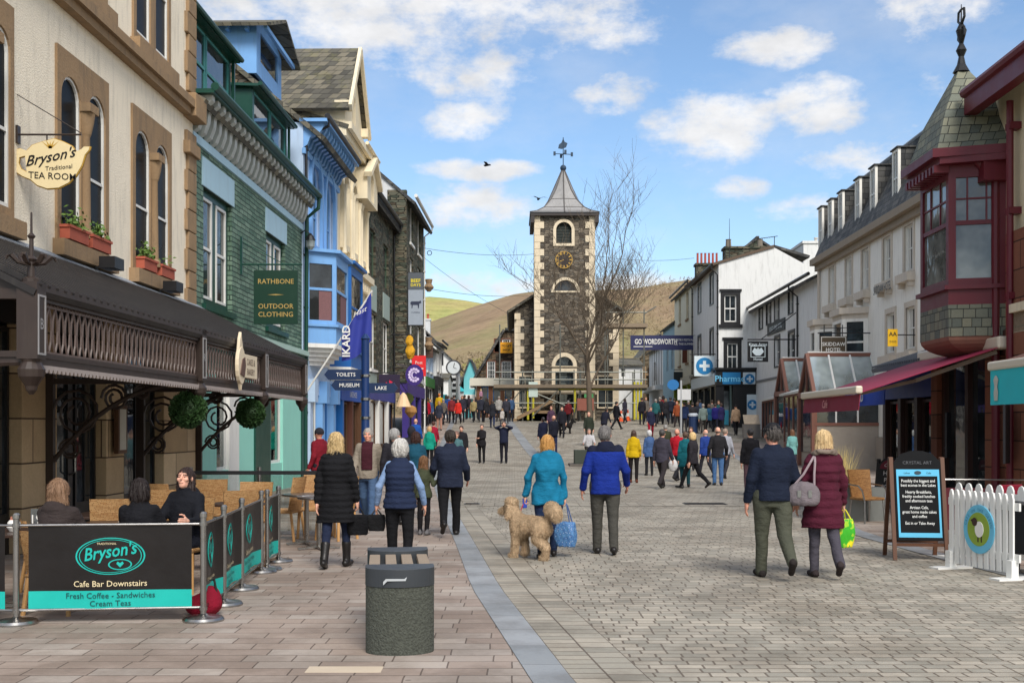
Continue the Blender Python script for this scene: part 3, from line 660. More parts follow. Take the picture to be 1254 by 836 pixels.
mb=MB();mb.box(-.05,U+.1,-.5,.1,zeave-.05,zeave+.04);mb.build('soffit',M['dark_green'],T);gutter(T,-.05,U+.15,zeave+.08,-.52,M['dark_green'],.09)
mb=MB();u=U+.05;mb.tube([(u,-.52,zeave+.05),(u,-.5,zeave-.3),(u,-.15,zeave-.6),(u,-.1,.1)],.06,8);mb.build('downpipe',M['dark_green'],T)
roof(T,0,U,0,7.6,zeave+.02,zeave+2.3,M['slate'],.35,name='roof',gm=M['brown_rubble'])
for pa,pb,ya,yb in((240,281,58,150),(308,350,138,215)):
 off=-.02+.35;a=f.u(pa,off)if pa>240 else .1;b=f.u(pb,off);z0=zeave+.06;z1=z0+1.95
 if pa>240:a=b-(f.u(281,off)-.1)*1.0
 D=MB();D.poly(rect(a,b,z0,z1),[rect(a+.16,b-.16,z0+.2,z1-.12)],.3,.4);D.box(a,a+.1,.4,2.9,z0,z1);D.box(b-.1,b,.4,2.9,z0,z1);D.slab((a-.15,.1,z1),(b+.15,.1,z1),(b+.15,3.4,z1+.12),(a-.15,3.4,z1+.12),.07);D.tube([(a-.15,.06,z1+.0),(b+.15,.06,z1+.0)],.06,8);D.bar((b+.02,.24,z0),(b+.02,.24,z1),.07)
 dm=D.build('dormer',M['dark_green'],T)
 for x0,x1 in((a+.16,(a+b)/2-.04),((a+b)/2+.04,b-.16)):
  mb=MB();mb.poly(rect(x0,x1,z0+.2,z1-.12),[rect(x0+.06,x1-.06,z0+.27,z1-.18)],.31,.37);mb.box(x0,x1,.315,.36,z0+1.0,z0+1.07);mb.build('sash',plain('teal_sash',C(60,128,126),.5,.1),dm)
  mb=MB();mb.box(x0+.04,x1-.04,.345,.35,z0+.25,z1-.16);mb.build('pane',M['glass'],dm)
zf0,zf1=3.05,gz;mb=MB();mb.box(0,U,-.12,.1,zf0,zf1-.12);mb.build('fascia',M['dark_green'],T)
mb=MB();mb.box(-.02,U+.05,-.22,.1,zf1-.12,zf1+.02);mb.build('shop_cornice',plain('green_white_trim',C(170,196,186),.6,.06),T)
ks=[(234,262,'p'),(262,278,'w'),(278,290,'W'),(290,308,'p'),(308,327,'d'),(327,329,'p'),(329,344,'w'),(344,366,'p'),(366,372,'d')]
yel=plain('display_yellow',C(220,200,50),.5,.1);red=plain('display_red',C(200,52,44),.5,.1);DISP=[yel,red,plain('display_green',C(70,120,70),.6),plain('display_brown',C(110,84,70),.7),plain('display_teal',C(60,130,150),.6)]
for a,b,k_ in ks:
 a,b=max(0,f.u(a)),f.u(b)
 if k_ in 'pdW':mb=MB();mb.box(a,b-.004,-.1 if k_=='d' else-.06,.2,-.2,zf0);mb.build('pilaster' if k_!='W' else 'post',{'p':M['mint'],'d':M['dark_green'],'W':M['white']}[k_],T)
 else:
  w_=window(T,a,b,.75,zf0-.05,.02,.08,1,1,M['white'],M['clear'],name='shop_window');mb=MB();mb.box(a,b,-.03,.12,-.2,.75);mb.build('stall_riser',M['mint'],T)
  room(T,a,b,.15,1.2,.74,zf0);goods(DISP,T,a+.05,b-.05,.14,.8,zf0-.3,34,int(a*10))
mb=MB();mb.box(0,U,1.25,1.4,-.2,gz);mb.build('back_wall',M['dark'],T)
pL=f.w(f.u(368),-.3,f.z(368,298));S=thing('wall_lantern','grey glass wall lantern at the top corner of the green shop beside the downpipe','lamp',pL,f.rz)
mb=MB();mb.lathe([(.05,-.2),(.13,-.1),(.14,.12),(.05,.2)],(0,0,0),8);mb.build('globe',M['glass_pale'],S);mb=MB();mb.lathe([(.16,.1),(.1,.22),(.03,.3)],(0,0,0),10);mb.tube([(0,0,.28),(0,.15,.4),(0,.3,.3)],.02,6);mb.build('cap',M['black'],S)
pS=at(338,364,27.3);S=thing('hanging_sign','square dark green hanging sign with gold OUTDOOR CLOTHING lettering','sign',pS,0);k=27.3/F;hw,hh=27*k,33*k
mb=MB();mb.box(-hw,hw,-.03,.03,-hh,hh);mb.build('board',plain('bottle_green_board',C(14,52,38),.45,.08),S,bevel=.006)
mb=MB();textpoly(mb,'RATHBONE',.165,0,hh*.5,-.031,bold=.008,sx=1.0);textpoly(mb,'OUTDOOR',.165,0,-hh*.42,-.031,bold=.008);textpoly(mb,'CLOTHING',.165,0,-hh*.72,-.031,bold=.008);mb.poly([(-.2,.06),(0,.045),(.2,.06),(0,.075)],[],-.034,-.031);mb.build('lettering',plain('gold_letters',C(176,148,84),.45),S)
xw=XL(27.3)-pS.x;mb=MB();mb.tube([(xw,0,hh+.14),(hw+.1,0,hh+.14)],.022,6);mb.tube([(xw,0,hh+.7),(hw*.4,0,hh+.14)],.012,5);mb.box(xw,xw+.04,-.05,.05,hh-.1,hh+.8)
for q in(-hw*.8,hw*.8):mb.tube([(q,0,hh),(q,0,hh+.14)],.01,5)
mb.build('bracket',M['dark_green'],S)
Ya,Yb=YL(372),YL(414);f=FL(Ya,Yb,.02,0.0);T=f.thing('blue_gift_shop_building','light blue and white building with arched attic windows and a tall blue oriel bay');U=f.L
ze=11.0;zsill=f.z(400,440)
gz=3.3;wx=[(U*.18,U*.44),(U*.58,U*.84)]
wall(T,'wall',0,U,gz,ze,[arch(a,b,7.5,9.5)for a,b in wx],M['pale_blue'],.3,8.5)
for a,b in wx:
 window(T,a,b,7.5,9.5,.1,.12,1,2,M['blue'],None,.1,M['blue'],shape=lambda q,a=a,b=b:arch(a+q,b-q,7.5+q,9.5))
 mb=MB();mb.poly(arch(a-.22,b+.22,7.4,9.5),[arch(a,b,7.5,9.5)],-.1,.05);mb.build('arch_surround',M['blue'],T)
mb=MB();
for i in range(14):
 u=.15+(U-.3)*i/13;mb.poly([(0,ze-.75),(-.12,ze-.66),(-.2,ze-.45),(-.5,ze-.3),(-.62,ze-.12),(-.62,ze),(0,ze)],[],u-.1,u+.1,plane='yz')
mb.box(-.05,U+.05,-.08,.02,ze-.95,ze-.78);mb.build('eaves_bracket',M['blue'],T)
mb=MB();mb.box(-.1,U+.1,-.75,.1,ze,ze+.1);mb.build('soffit',M['blue'],T);gutter(T,-.1,U+.1,ze+.16,-.76,M['black'],.09,[.12])
roof(T,0,U,0,8.0,ze+.1,ze+3.4,M['slate'],.7,gm=M['brown_rubble'])
a,b=U*.05,U*.62;z0,z1=ze+1.6,ze+3.1
D=MB();D.poly([(a,z0),(b,z0),(b,z1),((a+b)/2,z1+.5),(a,z1)],[rect(a+.5,b-.5,z0+.5,z1-.1)],1.5,1.6);D.box(a,a+.1,1.6,5,z0,z1);D.box(b-.1,b,1.6,5,z0,z1);dm=D.build('dormer',M['blue'],T)
mb=MB();mb.box(a+.45,b-.45,1.55,1.56,z0+.45,z1-.05);mb.build('pane',M['glass'],dm);mb=MB();um=(a+b)/2
mb.slab((a-.5,.95,z1-.22),(um,.95,z1+.62),(um,5.2,z1+.62),(a-.5,5.2,z1-.22),-.1);mb.slab((um,.95,z1+.62),(b+.5,.95,z1-.22),(b+.5,5.2,z1-.22),(um,5.2,z1+.62),-.1);mb.build('dormer_roof',M['slate'],dm)
mb=MB()
for q in range(6):mb.box(a-.3,b+.3,1.1+q*.6,1.2+q*.6,z1-.25,z1-.12)
mb.build('rafter_end',M['blue'],dm)
def oriel(par,u0,u1,z0,z1,pr,fm,pane,rm,corb,ztop,curt=None,deep=.55,rows=2,bs=.3):
 """three-sided bay hung on the wall"""
 pts=[(u0,0),(u0+deep,-pr),(u1-deep,-pr),(u1,0)]
 b=MB();b.poly(pts,[],z0-bs,z0+.22,plane='xy');b.poly(pts,[],z1-.25,z1,plane='xy');b.poly([(u0-.15,0),(u0+deep-.08,-pr-.15),(u1-deep+.08,-pr-.15),(u1+.15,0)],[],z1,z1+.1,plane='xy');b.poly([(u0-.08,0),(u0+deep-.04,-pr-.08),(u1-deep+.04,-pr-.08),(u1+.08,0)],[],z0+.22,z0+.3,plane='xy')
 body=b.build('bay',fm,par)
 for(p,q)in zip(pts,pts[1:]):
  p,q=Vector(p),Vector(q);d=q-p;L_=d.length;xf=Matrix.Translation((p.x,p.y,0))@Matrix.Rotation(math.atan2(d.y,d.x),4,'Z')
  mb=MB();mb.xf=xf;mb.poly(rect(0,L_,z0+.3,z1-.25),[rect(.13,L_-.13,z0+.42,z1-.35)],0,.1);zm=z0+(z1-z0)*.55;mb.box(.1,L_-.1,.01,.08,zm-.04,zm+.04)
  if rows>2:
   for k_ in(1,2):x=L_*k_/3;mb.box(x-.015,x+.015,.02,.07,zm,z1-.3)
   mb.box(.1,L_-.1,.02,.07,(zm+z1-.3)/2-.015,(zm+z1-.3)/2+.015)
  w_=mb.build('window',fm,body);m2=MB();m2.xf=xf;m2.box(.1,L_-.1,.045,.05,z0+.4,z1-.3);m2.build('pane',pane,w_)
  if curt:
   m3=MB();m3.xf=xf;m3.box(L_*.45,L_-.14,.035,.04,z0+.42,zm-.04);m3.build('curtain',curt,w_)
 if rm:
  r=MB();um=(u0+u1)/2;o2=[(u0-.15,0,z1+.1),(u0+deep-.08,-pr-.15,z1+.1),(u1-deep+.08,-pr-.15,z1+.1),(u1+.15,0,z1+.1)];top=[(u0+deep+.1,0,ztop),(u1-deep-.1,0,ztop)]
  r.add([*o2,*top],[(0,1,4),(1,2,5,4),(2,3,5)]);r.build('bay_roof',rm,body)
 if corb:
  c=MB();n_=5
  for i in range(n_):
   s0=1-i*.16;e=(u1-u0)*(1-s0)/2*.6;q=[(u0+e,0),(u0+deep+e*.6,-pr*s0),(u1-deep-e*.6,-pr*s0),(u1-e,0)];c.poly(q,[],z0-.3-.13*(i+1),z0-.3-.13*i-.001,plane='xy')
  c.build('corbel',corb,body)
 return body
TART=plain('plaid_curtain',C(120,86,88),.8,.4,22)
oriel(T,f.u(374),U*.62,f.z(385,412),f.z(380,312),.85,M['blue'],M['glass'],M['green_slate'],M['white'],7.1,TART,.55)
mb=MB();mb.box(0,U,-.1,.1,2.75,gz);mb.build('fascia',M['pale_blue'],T)
for k_ in range(3):
 a=U*(.02+.33*k_);mb=MB();mb.box(a,a+.42,-.2,.2,-.2,2.74);mb.box(a-.03,a+.45,-.35,.1,2.5,3.2);mb.build('pilaster',M['pale_blue']if k_<1 else M['blue'],T)
 if k_<3:
  a2,b2=a+.5,min(U-.05,a+U*.33-.05);w_=window(T,a2,b2,.7,2.7,.02,.08,2,1,M['white']if k_==0 else M['deep_blue'],M['clear'],name='shop_window');mb=MB();mb.box(a2,b2,0,.12,-.2,.7);mb.build('stall_riser',M['blue'],T)
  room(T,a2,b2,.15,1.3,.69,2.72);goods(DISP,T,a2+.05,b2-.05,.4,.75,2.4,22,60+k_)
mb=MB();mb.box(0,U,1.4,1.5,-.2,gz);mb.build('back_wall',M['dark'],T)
Ya,Yb=YL(414),YL(448);f=FL(Ya,Yb,.0,0.0);T=f.thing('cream_gothic_building','tall cream painted stone building with carved gabled dormers and shafted windows');U=f.L
ze=12.6;wx=[(U*(.1+.3*i),U*(.1+.3*i)+U*.18)for i in range(3)]
wall(T,'wall',0,U,3.2,ze,[arch(a,b,8.4,10.4)for a,b in wx]+[rect(a,b,4.4,6.6)for a,b in wx],M['cream_stone'],.3,9.0)
for a,b in wx:
 window(T,a,b,8.4,10.4,.12,.07,1,2,None,None,.12,M['cream_stone'],shape=lambda q,a=a,b=b:arch(a+q,b-q,8.4+q,10.4));window(T,a,b,4.4,6.6,.12,.07,1,2,None,None,.12,M['cream_stone'])
 mb=MB();mb.poly(arch(a-.2,b+.2,8.2,10.4),[arch(a,b,8.4,10.4)],-.12,.02)
 for e in(a-.16,b+.16):mb.lathe([(.1,8.0),(.07,8.2),(.07,10.2),(.13,10.45)],(e,-.15,0),10)
 mb.build('arch_surround',M['cream_stone'],T)
mb=MB();mb.box(-.05,U+.05,-.35,.05,7.55,7.8);mb.box(-.05,U+.05,-.2,.05,7.3,7.55)
for i in range(12):u=U*(i+.5)/12;mb.box(u-.08,u+.08,-.3,0,7.1,7.35)
mb.build('string_course',M['cream_stone'],T)
mb=MB();mb.box(-.05,U+.05,-.5,.05,ze-.25,ze);mb.box(-.05,U+.05,-.3,.05,ze-.5,ze-.25);mb.build('cornice',M['cream_stone'],T)
roof(T,0,U,0,8.5,ze,ze+1.3,M['slate'],.4,gm=M['cream_stone'])
for a,b,zt in((U*.0,U*.6,ze+3.0),):
 um=(a+b)/2;mb=MB();mb.poly([(a,ze-.1),(b,ze-.1),(b,ze+.7),(um,zt),(a,ze+.7)],[arch(um-.4,um+.4,ze+.2,ze+1.2)],-.25,.1);mb.box(a,a+.2,.1,4,ze,ze+.7);mb.box(b-.2,b,.1,4,ze,ze+.7)
 for e in(a,b):mb.box(e-.18,e+.18,-.5,.1,ze+.4,ze+.72)
 d_=mb.build('gable',M['cream_stone'],T);mb=MB();mb.slab((a-.3,-.45,ze+.3),(um,-.45,zt+.15),(um,6,zt+.15),(a-.3,6,ze+.3),-.12);mb.slab((um,-.45,zt+.15),(b+.3,-.45,ze+.5),(b+.3,6,ze+.5),(um,6,zt+.15),-.12);mb.build('gable_roof',M['slate'],d_)
 mb=MB();mb.poly(arch(um-.4,um+.4,ze+.2,ze+1.2),[],-.12,-.1);mb.build('pane',M['glass'],d_)
 mb=MB();mb.bar((a-.35,-.5,ze+.42),(um,-.5,zt+.2),.12,.22);mb.bar((um,-.5,zt+.2),(b+.35,-.5,ze+.42),.12,.22);mb.build('bargeboard',M['cream_stone'],d_)
a,b=U*.56,U*.98;um=(a+b)/2;mb=MB();mb.poly([(a,10.6),(b,10.6),(b,11.6),(um,12.3),(a,11.6)],[arch(um-.42,um+.42,10.7,11.4)],-.5,.0);mb.bar((a-.2,-.55,11.5),(um,-.55,12.4),.3,.18);mb.bar((um,-.55,12.4),(b+.2,-.55,11.5),.3,.18);mb.build('window_hood',M['cream_stone'],T)
gutter(T,U*.5,U,ze+.05,-.55,M['cream_stone'],.07,[U-.15])
oriel(T,f.u(427,-.7),f.u(447,-.7),f.z(440,450),f.z(440,350),.7,M['deep_blue'],M['glass'],M['green_slate'],M['white'],6.6,None,.5)
mb=MB();mb.box(0,U,-.12,.1,2.7,3.3);mb.build('fascia',plain('sign_blue',C(40,88,176),.5,.1),T)
mb=MB();textpoly(mb,'LAKE SHOES',.3,U*.4,2.85,-.125);mb.build('lettering',M['white'],T)
for k_ in range(3):
 a=U*(.02+.32*k_);mb=MB();mb.box(a,a+.3,-.14,.2,-.2,2.69);mb.build('pilaster',[M['deep_blue'],plain('brown_shopfront',C(96,58,46),.5,.1),M['wood']][k_],T)
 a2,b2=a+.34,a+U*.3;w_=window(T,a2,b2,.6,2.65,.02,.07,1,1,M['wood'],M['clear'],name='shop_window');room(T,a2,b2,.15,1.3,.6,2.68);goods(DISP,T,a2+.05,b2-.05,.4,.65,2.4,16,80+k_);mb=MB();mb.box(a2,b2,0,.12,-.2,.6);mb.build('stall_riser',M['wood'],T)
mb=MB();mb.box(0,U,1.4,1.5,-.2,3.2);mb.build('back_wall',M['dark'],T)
Ya,Yb=YL(448),YL(482);f=FL(Ya,Yb,.0,.3);T=f.thing('slate_stone_building','grey green slate stone building with tall white windows and pale grey panels above them');U=f.L
ze=f.z(455,240);wx=[(U*.12,U*.32),(U*.58,U*.8)]
hs=[rect(a,b,3.9,6.3)for a,b in wx]+[rect(a+.1,b-.1,7.9,9.9)for a,b in wx]
wall(T,'wall',0,U,3.1,ze,hs,M['slate_rubble'],.3,9.0)
for a,b in wx:
 window(T,a,b,3.9,6.3,.1,.08,2,2,None,None,.1);window(T,a+.1,b-.1,7.9,9.9,.1,.08,1,2,plain('green_sash',C(70,90,70),.5))
 mb=MB();mb.box(a-.12,b+.12,-.03,.0,6.45,7.6);mb.box(a-.12,b+.12,-.03,.0,2.9,3.75);mb.build('panel',plain('grey_green_panel',C(160,176,168),.6,.1,3,dirt=.2),T)
gutter(T,0,U,ze+.05,-.4,M['black'],.1,[U-.3]);mb=MB();mb.box(0,U,-.35,.1,ze-.12,ze);mb.build('soffit',M['black'],T)
roof(T,0,U,0,8.5,ze,ze+2.6,M['slate_dark'],.4,gm=M['slate_rubble'])
mb=MB();mb.box(0,U,-.1,.1,2.6,3.1);mb.build('fascia',plain('purple_blue_fascia',C(70,76,150),.5),T)
for k_ in range(3):
 a=U*(.02+.33*k_);mb=MB();mb.box(a,a+.3,-.12,.2,-.4,2.6);mb.build('pilaster',M['white'],T);a2,b2=a+.32,a+U*.31;window(T,a2,b2,.6,2.55,.04,.07,1,1,M['wood'],M['glass'],name='shop_window');mb=MB();mb.box(a2,b2,0,.12,-.4,.6);mb.build('stall_riser',M['wood'],T)
Ya,Yb=YL(482),YL(506);f=FL(Ya,Yb,-.6,.9);T=f.thing('gabled_stone_building','tall stone building with a white roughcast side gable and stepped corner stones');U=f.L
ze=12.3;wx=[(U*.2,U*.38),(U*.62,U*.8)]
wall(T,'wall',0,U,3,ze,[rect(a,b,z_,z_+2.1)for a,b in wx for z_ in(4.2,7.4,10.2)],M['slate_rubble'],.3,9.5)
for a,b in wx:
 for z_ in(4.2,7.4,10.2):window(T,a,b,z_,z_+2.1,.1,.07,2,2,None,None,.1)
r_=roof(T,0,U,0,9.5,ze,ze+4.1,M['slate_dark'],.5,gm=M['roughcast'])
mb=MB();mb.box(-.03,0,.9,9.5,3,ze);mb.build('side_render',M['roughcast'],T)
mb=MB();i=0;zz=3
while zz<ze:d_=.9+.5*(i%2);mb.box(-.06,.3,-.04,d_,zz,zz+.48);zz+=.5;i+=1
mb.build('quoin',M['slate_rubble'],T);gutter(T,0,U,ze-.1,-.5,M['white'],.09,[U-.2]);
for i,z_ in enumerate((8.5,5.2)):mb=MB();mb.lathe([(.1,0),(.3,.25),(.16,.45),(.22,.7)],(U-.1,-.3,z_),10);mb.build('carved_boss',M['sand_stone'],T)
mb=MB();mb.box(0,U,-.1,.3,2.4,3);mb.build('fascia',plain('purple_fascia',C(66,48,124),.5),T)
for k_ in range(3):
 a=U*(.02+.33*k_);mb=MB();mb.box(a,a+.3,-.12,.2,-.6,2.4);mb.build('pilaster',plain('purple_paint',C(58,44,120),.5),T);a2,b2=a+.32,a+U*.31;window(T,a2,b2,.5,2.35,.04,.07,1,1,M['black'],M['glass'],name='shop_window');mb=MB();mb.box(a2,b2,0,.12,-.6,.5);mb.build('stall_riser',M['black'],T)
rowL=[(506,517,5.2,'white_wall','narrow white shop with hanging baskets beyond the tall stone gable',M['slate_dark'],C(180,40,40)),(517,527,4.9,'pale_blue','pale grey rendered shop with slate roof further down the market street',M['slate'],C(60,120,60)),(527,534,5.2,'white_wall','white shop with black fascia where the market street bends',M['slate_dark'],C(40,40,44))]
for i,(pa,pb,h_,wm,lab,rm,fc)in enumerate(rowL):
 Ya,Yb=YL(pa),YL(pb);f=FL(Ya,Yb,-.2*i);T=f.thing('market_shop',lab,'building','small shops down the market street');U=f.L
 wx=[(U*.15,U*.15+1.1),(U*.6,U*.6+1.1)];wall(T,'wall',0,U,2.9,h_,[rect(a,b,3.3,4.7)for a,b in wx],M[wm],.3,8)
 for a,b in wx:window(T,a,b,3.3,4.7,.1,.07,2,2,None,None,.1)
 roof(T,0,U,0,8,h_,h_+1.7,rm,.4,gm=M[wm]);chimney(T,.1,.8,3.4,4.6,h_+.8,h_+2.4,M['roughcast'],2);gutter(T,0,U,h_+.02,-.42,M['black'],.07)
 mb=MB();mb.box(0,U,-.1,.3,2.3,2.9);mb.build('fascia',plain('shop_fascia',fc,.5),T);a2=.3;mb=MB();mb.box(0,.3,-.1,.2,-1,2.3);mb.box(U-.3,U,-.1,.2,-1,2.3);mb.box(.3,U-.3,0,.2,-1,.5);mb.build('shopfront',M['black'],T);window(T,.3,U-.3,.5,2.3,.04,.08,3,1,M['white'],M['glass'],name='shop_window')
M['hall_rubble']=rubble('hall_rubble',[C(88,81,71),C(112,103,90),C(130,119,104),C(104,100,92),C(76,69,61)],C(52,47,42),3.0,7.5)
M['quoin_white']=plain('limewashed_stone',C(222,206,178),.8,.1,2,bump=.006,dirt=.3)
YT=77.0;f=Fac((at(655,0,YT).x,YT),(at(728,0,YT).x,YT),2.1);T=f.thing('clock_tower_hall','stone town hall with white quoined clock tower and swept lead spire','town hall');U=f.L
zE=f.z(690,262);zs=f.z(690,480)
cw=U/2;def_w=lambda px,py:(f.u(px),f.z(px,py))
a0,z0=def_w(681,298);a1,z1=def_w(700,272);r_=(a1-a0)/2
lv=arch(a0,a1,z0,z1-r_);dw0,dz0=def_w(679,356);dw1,dz1=def_w(706,343);dr=(dw1-dw0)/2
lun=[(dw0,dz0),(dw1,dz0)]+ell((dw0+dw1)/2,dz0+.01,dr,dr*.95,14,0,PI)
d0,d1=f.u(680),f.u(702);dzt=f.z(690,455)
fan=[(d0,f.z(690,448)),(d1,f.z(690,448))]+ell((d0+d1)/2,f.z(690,448)+.01,(d1-d0)/2,.62,14,0,PI)
wall(T,'tower_wall',0,U,-.5,zE,[lv,lun,fan,rect(d0,d1,0.5,dzt)],M['hall_rubble'],.4,4.4)
def trimring(outer,inner,name,par,y0=-.07):mb=MB();mb.poly(outer,[inner],y0,.05);return mb.build(name,M['quoin_white'],par)
w_=window(T,a0,a1,z0,z1,.2,.05,1,1,M['black'],M['dark'],shape=lambda q:arch(a0+q,a1-q,z0+q,z1-r_),name='louvre_opening')
mb=MB()
for i in range(12):zz=z0+.1+(z1-z0-.2)*i/12;mb.slab((a0+.05,.16,zz),(a1-.05,.16,zz),(a1-.05,.22,zz+.1),(a0+.05,.22,zz+.1),.02)
mb.build('louvre',plain('dark_louvre',C(40,48,44),.6),w_)
trimring(arch(a0-.2,a1+.2,z0-.18,z1-r_),lv,'louvre_surround',T)
window(T,dw0,dw1,dz0,dz1+.3,.2,.05,3,1,M['black'],M['glass'],shape=lambda q:[(dw0+q,dz0+q),(dw1-q,dz0+q)]+ell((dw0+dw1)/2,dz0+q,dr-q,(dr-q)*.95,14,0,PI),name='lunette')
trimring([(dw0-.22,dz0-.12),(dw1+.22,dz0-.12)]+ell((dw0+dw1)/2,dz0-.1,dr+.22,dr+.26,18,0,PI),lun,'lunette_surround',T)
window(T,d0,d1,f.z(690,448),f.z(690,448)+.62,.2,.05,1,1,M['white'],M['glass'],shape=lambda q:[(d0+q,f.z(690,448)+q),(d1-q,f.z(690,448)+q)]+ell((d0+d1)/2,f.z(690,448)+q,(d1-d0)/2-q,.62-q,14,0,PI),name='fanlight')
trimring([(d0-.25,f.z(690,448)-.06),(d1+.25,f.z(690,448)-.06)]+ell((d0+d1)/2,f.z(690,448),(d1-d0)/2+.25,.9,18,0,PI),fan,'fanlight_surround',T)
dd=window(T,d0,d1,.5,dzt,.25,.1,4,2,plain('dark_teal_door',C(30,52,60),.5),M['glass'],name='door')
mb=MB()
for e in(d0-.24,d1):mb.box(e,e+.24,-.08,.1,.2,dzt+.02)
mb.box(d0-.24,d1+.24,-.08,.1,dzt+.02,dzt+.22);mb.build('door_surround',M['quoin_white'],T)
mb=MB();zz=-.3;i=0
while zz<zE-.5:
 hh=.46
 ww=.62 if i%2 else .36
 for s_ in(0,1):
  a,b=(-.04,ww)if not s_ else(U-ww,U+.04);mb.box(a,b,-.05,.3,zz,zz+hh-.02)
  if s_==0:mb.box(-.05,.2,.3,.3+.98-ww,zz,zz+hh-.02)
 zz+=hh;i+=1
mb.build('quoin',M['quoin_white'],T)
mb=MB();mb.box(-.03,U+.03,-.09,.1,zs-.14,zs+.14);mb.build('string_course',M['quoin_white'],T)
mb=MB();prof=[(2.32,0),(1.9,.16),(1.45,.5),(1.0,1.15),(.66,1.9),(.4,2.55),(.2,3.05),(.1,3.3)];ov=U/4.0
vs=[];fs=[]
for r0,zz in prof:
 for j in range(8):
  a=j*PI/4+PI/4;q=1.0
  sq=r0*1.414 if j%2==0 else r0
  fz=min(1,zz/2.0);rr=sq*(1-fz)+r0*1.08*fz
  vs.append((cw+rr*math.cos(a)*ov,2.2+rr*math.sin(a)*ov,zE+.12+zz))
for i in range(len(prof)-1):
 for j in range(8):fs.append((i*8+j,i*8+(j+1)%8,(i+1)*8+(j+1)%8,(i+1)*8+j))
mb.add(vs,fs);M['spire']=plain('spire_lead',C(150,148,146),.5,.18,2,dirt=.35);sp=mb.build('spire',M['spire'],T)
mb=MB()
for j in range(8):mb.tube([Vector(vs[i*8+j])for i in range(len(prof))],.045,5)
for i in(1,2,3):mb.tube([Vector(vs[i*8+j])for j in range(8)],.03,5,closed=True)
mb.build('lead_roll',plain('dark_lead',C(84,80,78),.6),sp)
mb=MB();mb.box(cw-2.34*ov,cw+2.34*ov,2.2-2.34*ov,2.2+2.34*ov,zE-.02,zE+.12);mb.build('spire_eaves',M['black'],T)
mb=MB();mb.box(-.2,U+.2,-.2,4.6,zE-.75,zE-.02)if False else None
for(x0,x1,y0,y1)in((-.28,-.02,-.3,4.7),(U+.02,U+.28,-.3,4.7)):mb.box(x0,x1,y0,y1,zE-.62,zE-.02)
mb.box(-.28,U+.28,-.32,-.05,zE-.16,zE-.02);mb.build('eaves_gutter',plain('dark_gutter',C(58,52,50),.6),T)
mb=MB();zt=zE+3.42;c=(cw,2.2,zt);mb.ball((cw,2.2,zt+.18),.22,12);mb.tube([(cw,2.2,zt),(cw,2.2,zt+2.3)],.035,6)
for a in(.2,.2+PI/2):mb.tube([(cw-.62*math.cos(a),2.2-.62*math.sin(a),zt+1.15),(cw+.62*math.cos(a),2.2+.62*math.sin(a),zt+1.15)],.028,5);[mb.box(cw+e*.62*math.cos(a)-.08,cw+e*.62*math.cos(a)+.08,2.2+e*.62*math.sin(a)-.03,2.2+e*.62*math.sin(a)+.03,zt+1.02,zt+1.3)for e in(-1,1)]
mb.poly([(cw-.35,zt+1.55),(cw-.1,zt+1.5),(cw+.2,zt+1.62),(cw+.3,zt+1.9),(cw+.1,zt+2.0),(cw,zt+2.25),(cw-.12,zt+1.95),(cw-.3,zt+1.8)],[],2.18,2.22);mb.build('weather_vane',plain('vane_blue',C(40,62,84),.5),T)
cu,cz=f.u(690.5),f.z(690.5,318.5);rc_=10.4/F*YT
mb=MB();mb.xf=Matrix.Translation((cu,-.06,cz))@Matrix.Rotation(PI/2,4,'X');mb.lathe([(rc_,-.06),(rc_,.06),(rc_*.96,.09)],(0,0,0),32);ck_=mb.build('clock_face',plain('clock_brown',C(44,34,28),.5),T)
GOLD=plain('clock_gold',C(226,180,84),.4,.1);mb=MB();
RN=['XII','I','II','III','IIII','V','VI','VII','VIII','IX','X','XI']
for i,s_ in enumerate(RN):
 a=PI/2-i*PI/6;rot=Matrix.Translation((cu,0,cz))@Matrix.Rotation(-(a-PI/2),4,'Y')
 mb.xf=rot;textpoly(mb,s_,.21,0,rc_*.66,-.16,bold=.03,sx=.8 if len(s_)<3 else .55)
mb.xf=None;mb.poly(ell(cu,cz,rc_,rc_,40),[ell(cu,cz,rc_*.95,rc_*.95,40)],-.165,-.155);mb.build('numeral',GOLD,ck_)
mb=MB()
for ang,L_,w0 in((R(245),rc_*.45,.05),(R(240+10),rc_*.62,.035)):mb.bar((cu,-.175,cz),(cu+math.sin(ang)*L_,-.175,cz+math.cos(ang)*L_),w0,.02)
mb.build('hand',GOLD,ck_)
bu0,bu1=f.u(631,2),f.u(757,2);zb=f.z(640,378,2);zr=f.z(690,338,2);hy=2.0;HL=15
hs=[rect(bu0+.9,bu0+1.0,1,1.1)]
mb=MB();bm=(bu0+bu1)/2;mb.poly([(bu0,-.5),(bu1,-.5),(bu1,zb),(bm,zr),(bu0,zb)],[],hy,hy+.4);mb.box(bu0,bu0+.4,hy+.4,hy+HL,-.5,zb);mb.box(bu1-.4,bu1,hy+.4,hy+HL,-.5,zb);mb.poly([(bu0,-.5),(bu1,-.5),(bu1,zb),(bm,zr),(bu0,zb)],[],hy+HL-.4,hy+HL-.002);mb.build('hall_wall',M['hall_rubble'],T)
mb=MB();sl_=(zr-zb)/(bm-bu0);oo=.5
mb.slab((bu0-oo,hy-.35,zb-oo*sl_),(bm,hy-.35,zr),(bm,hy+HL+.3,zr),(bu0-oo,hy+HL+.3,zb-oo*sl_),-.16);mb.slab((bm,hy-.35,zr),(bu1+oo,hy-.35,zb-oo*sl_),(bu1+oo,hy+HL+.3,zb-oo*sl_),(bm,hy+HL+.3,zr),-.16);mb.build('hall_roof',M['slate'],T)
mb=MB();
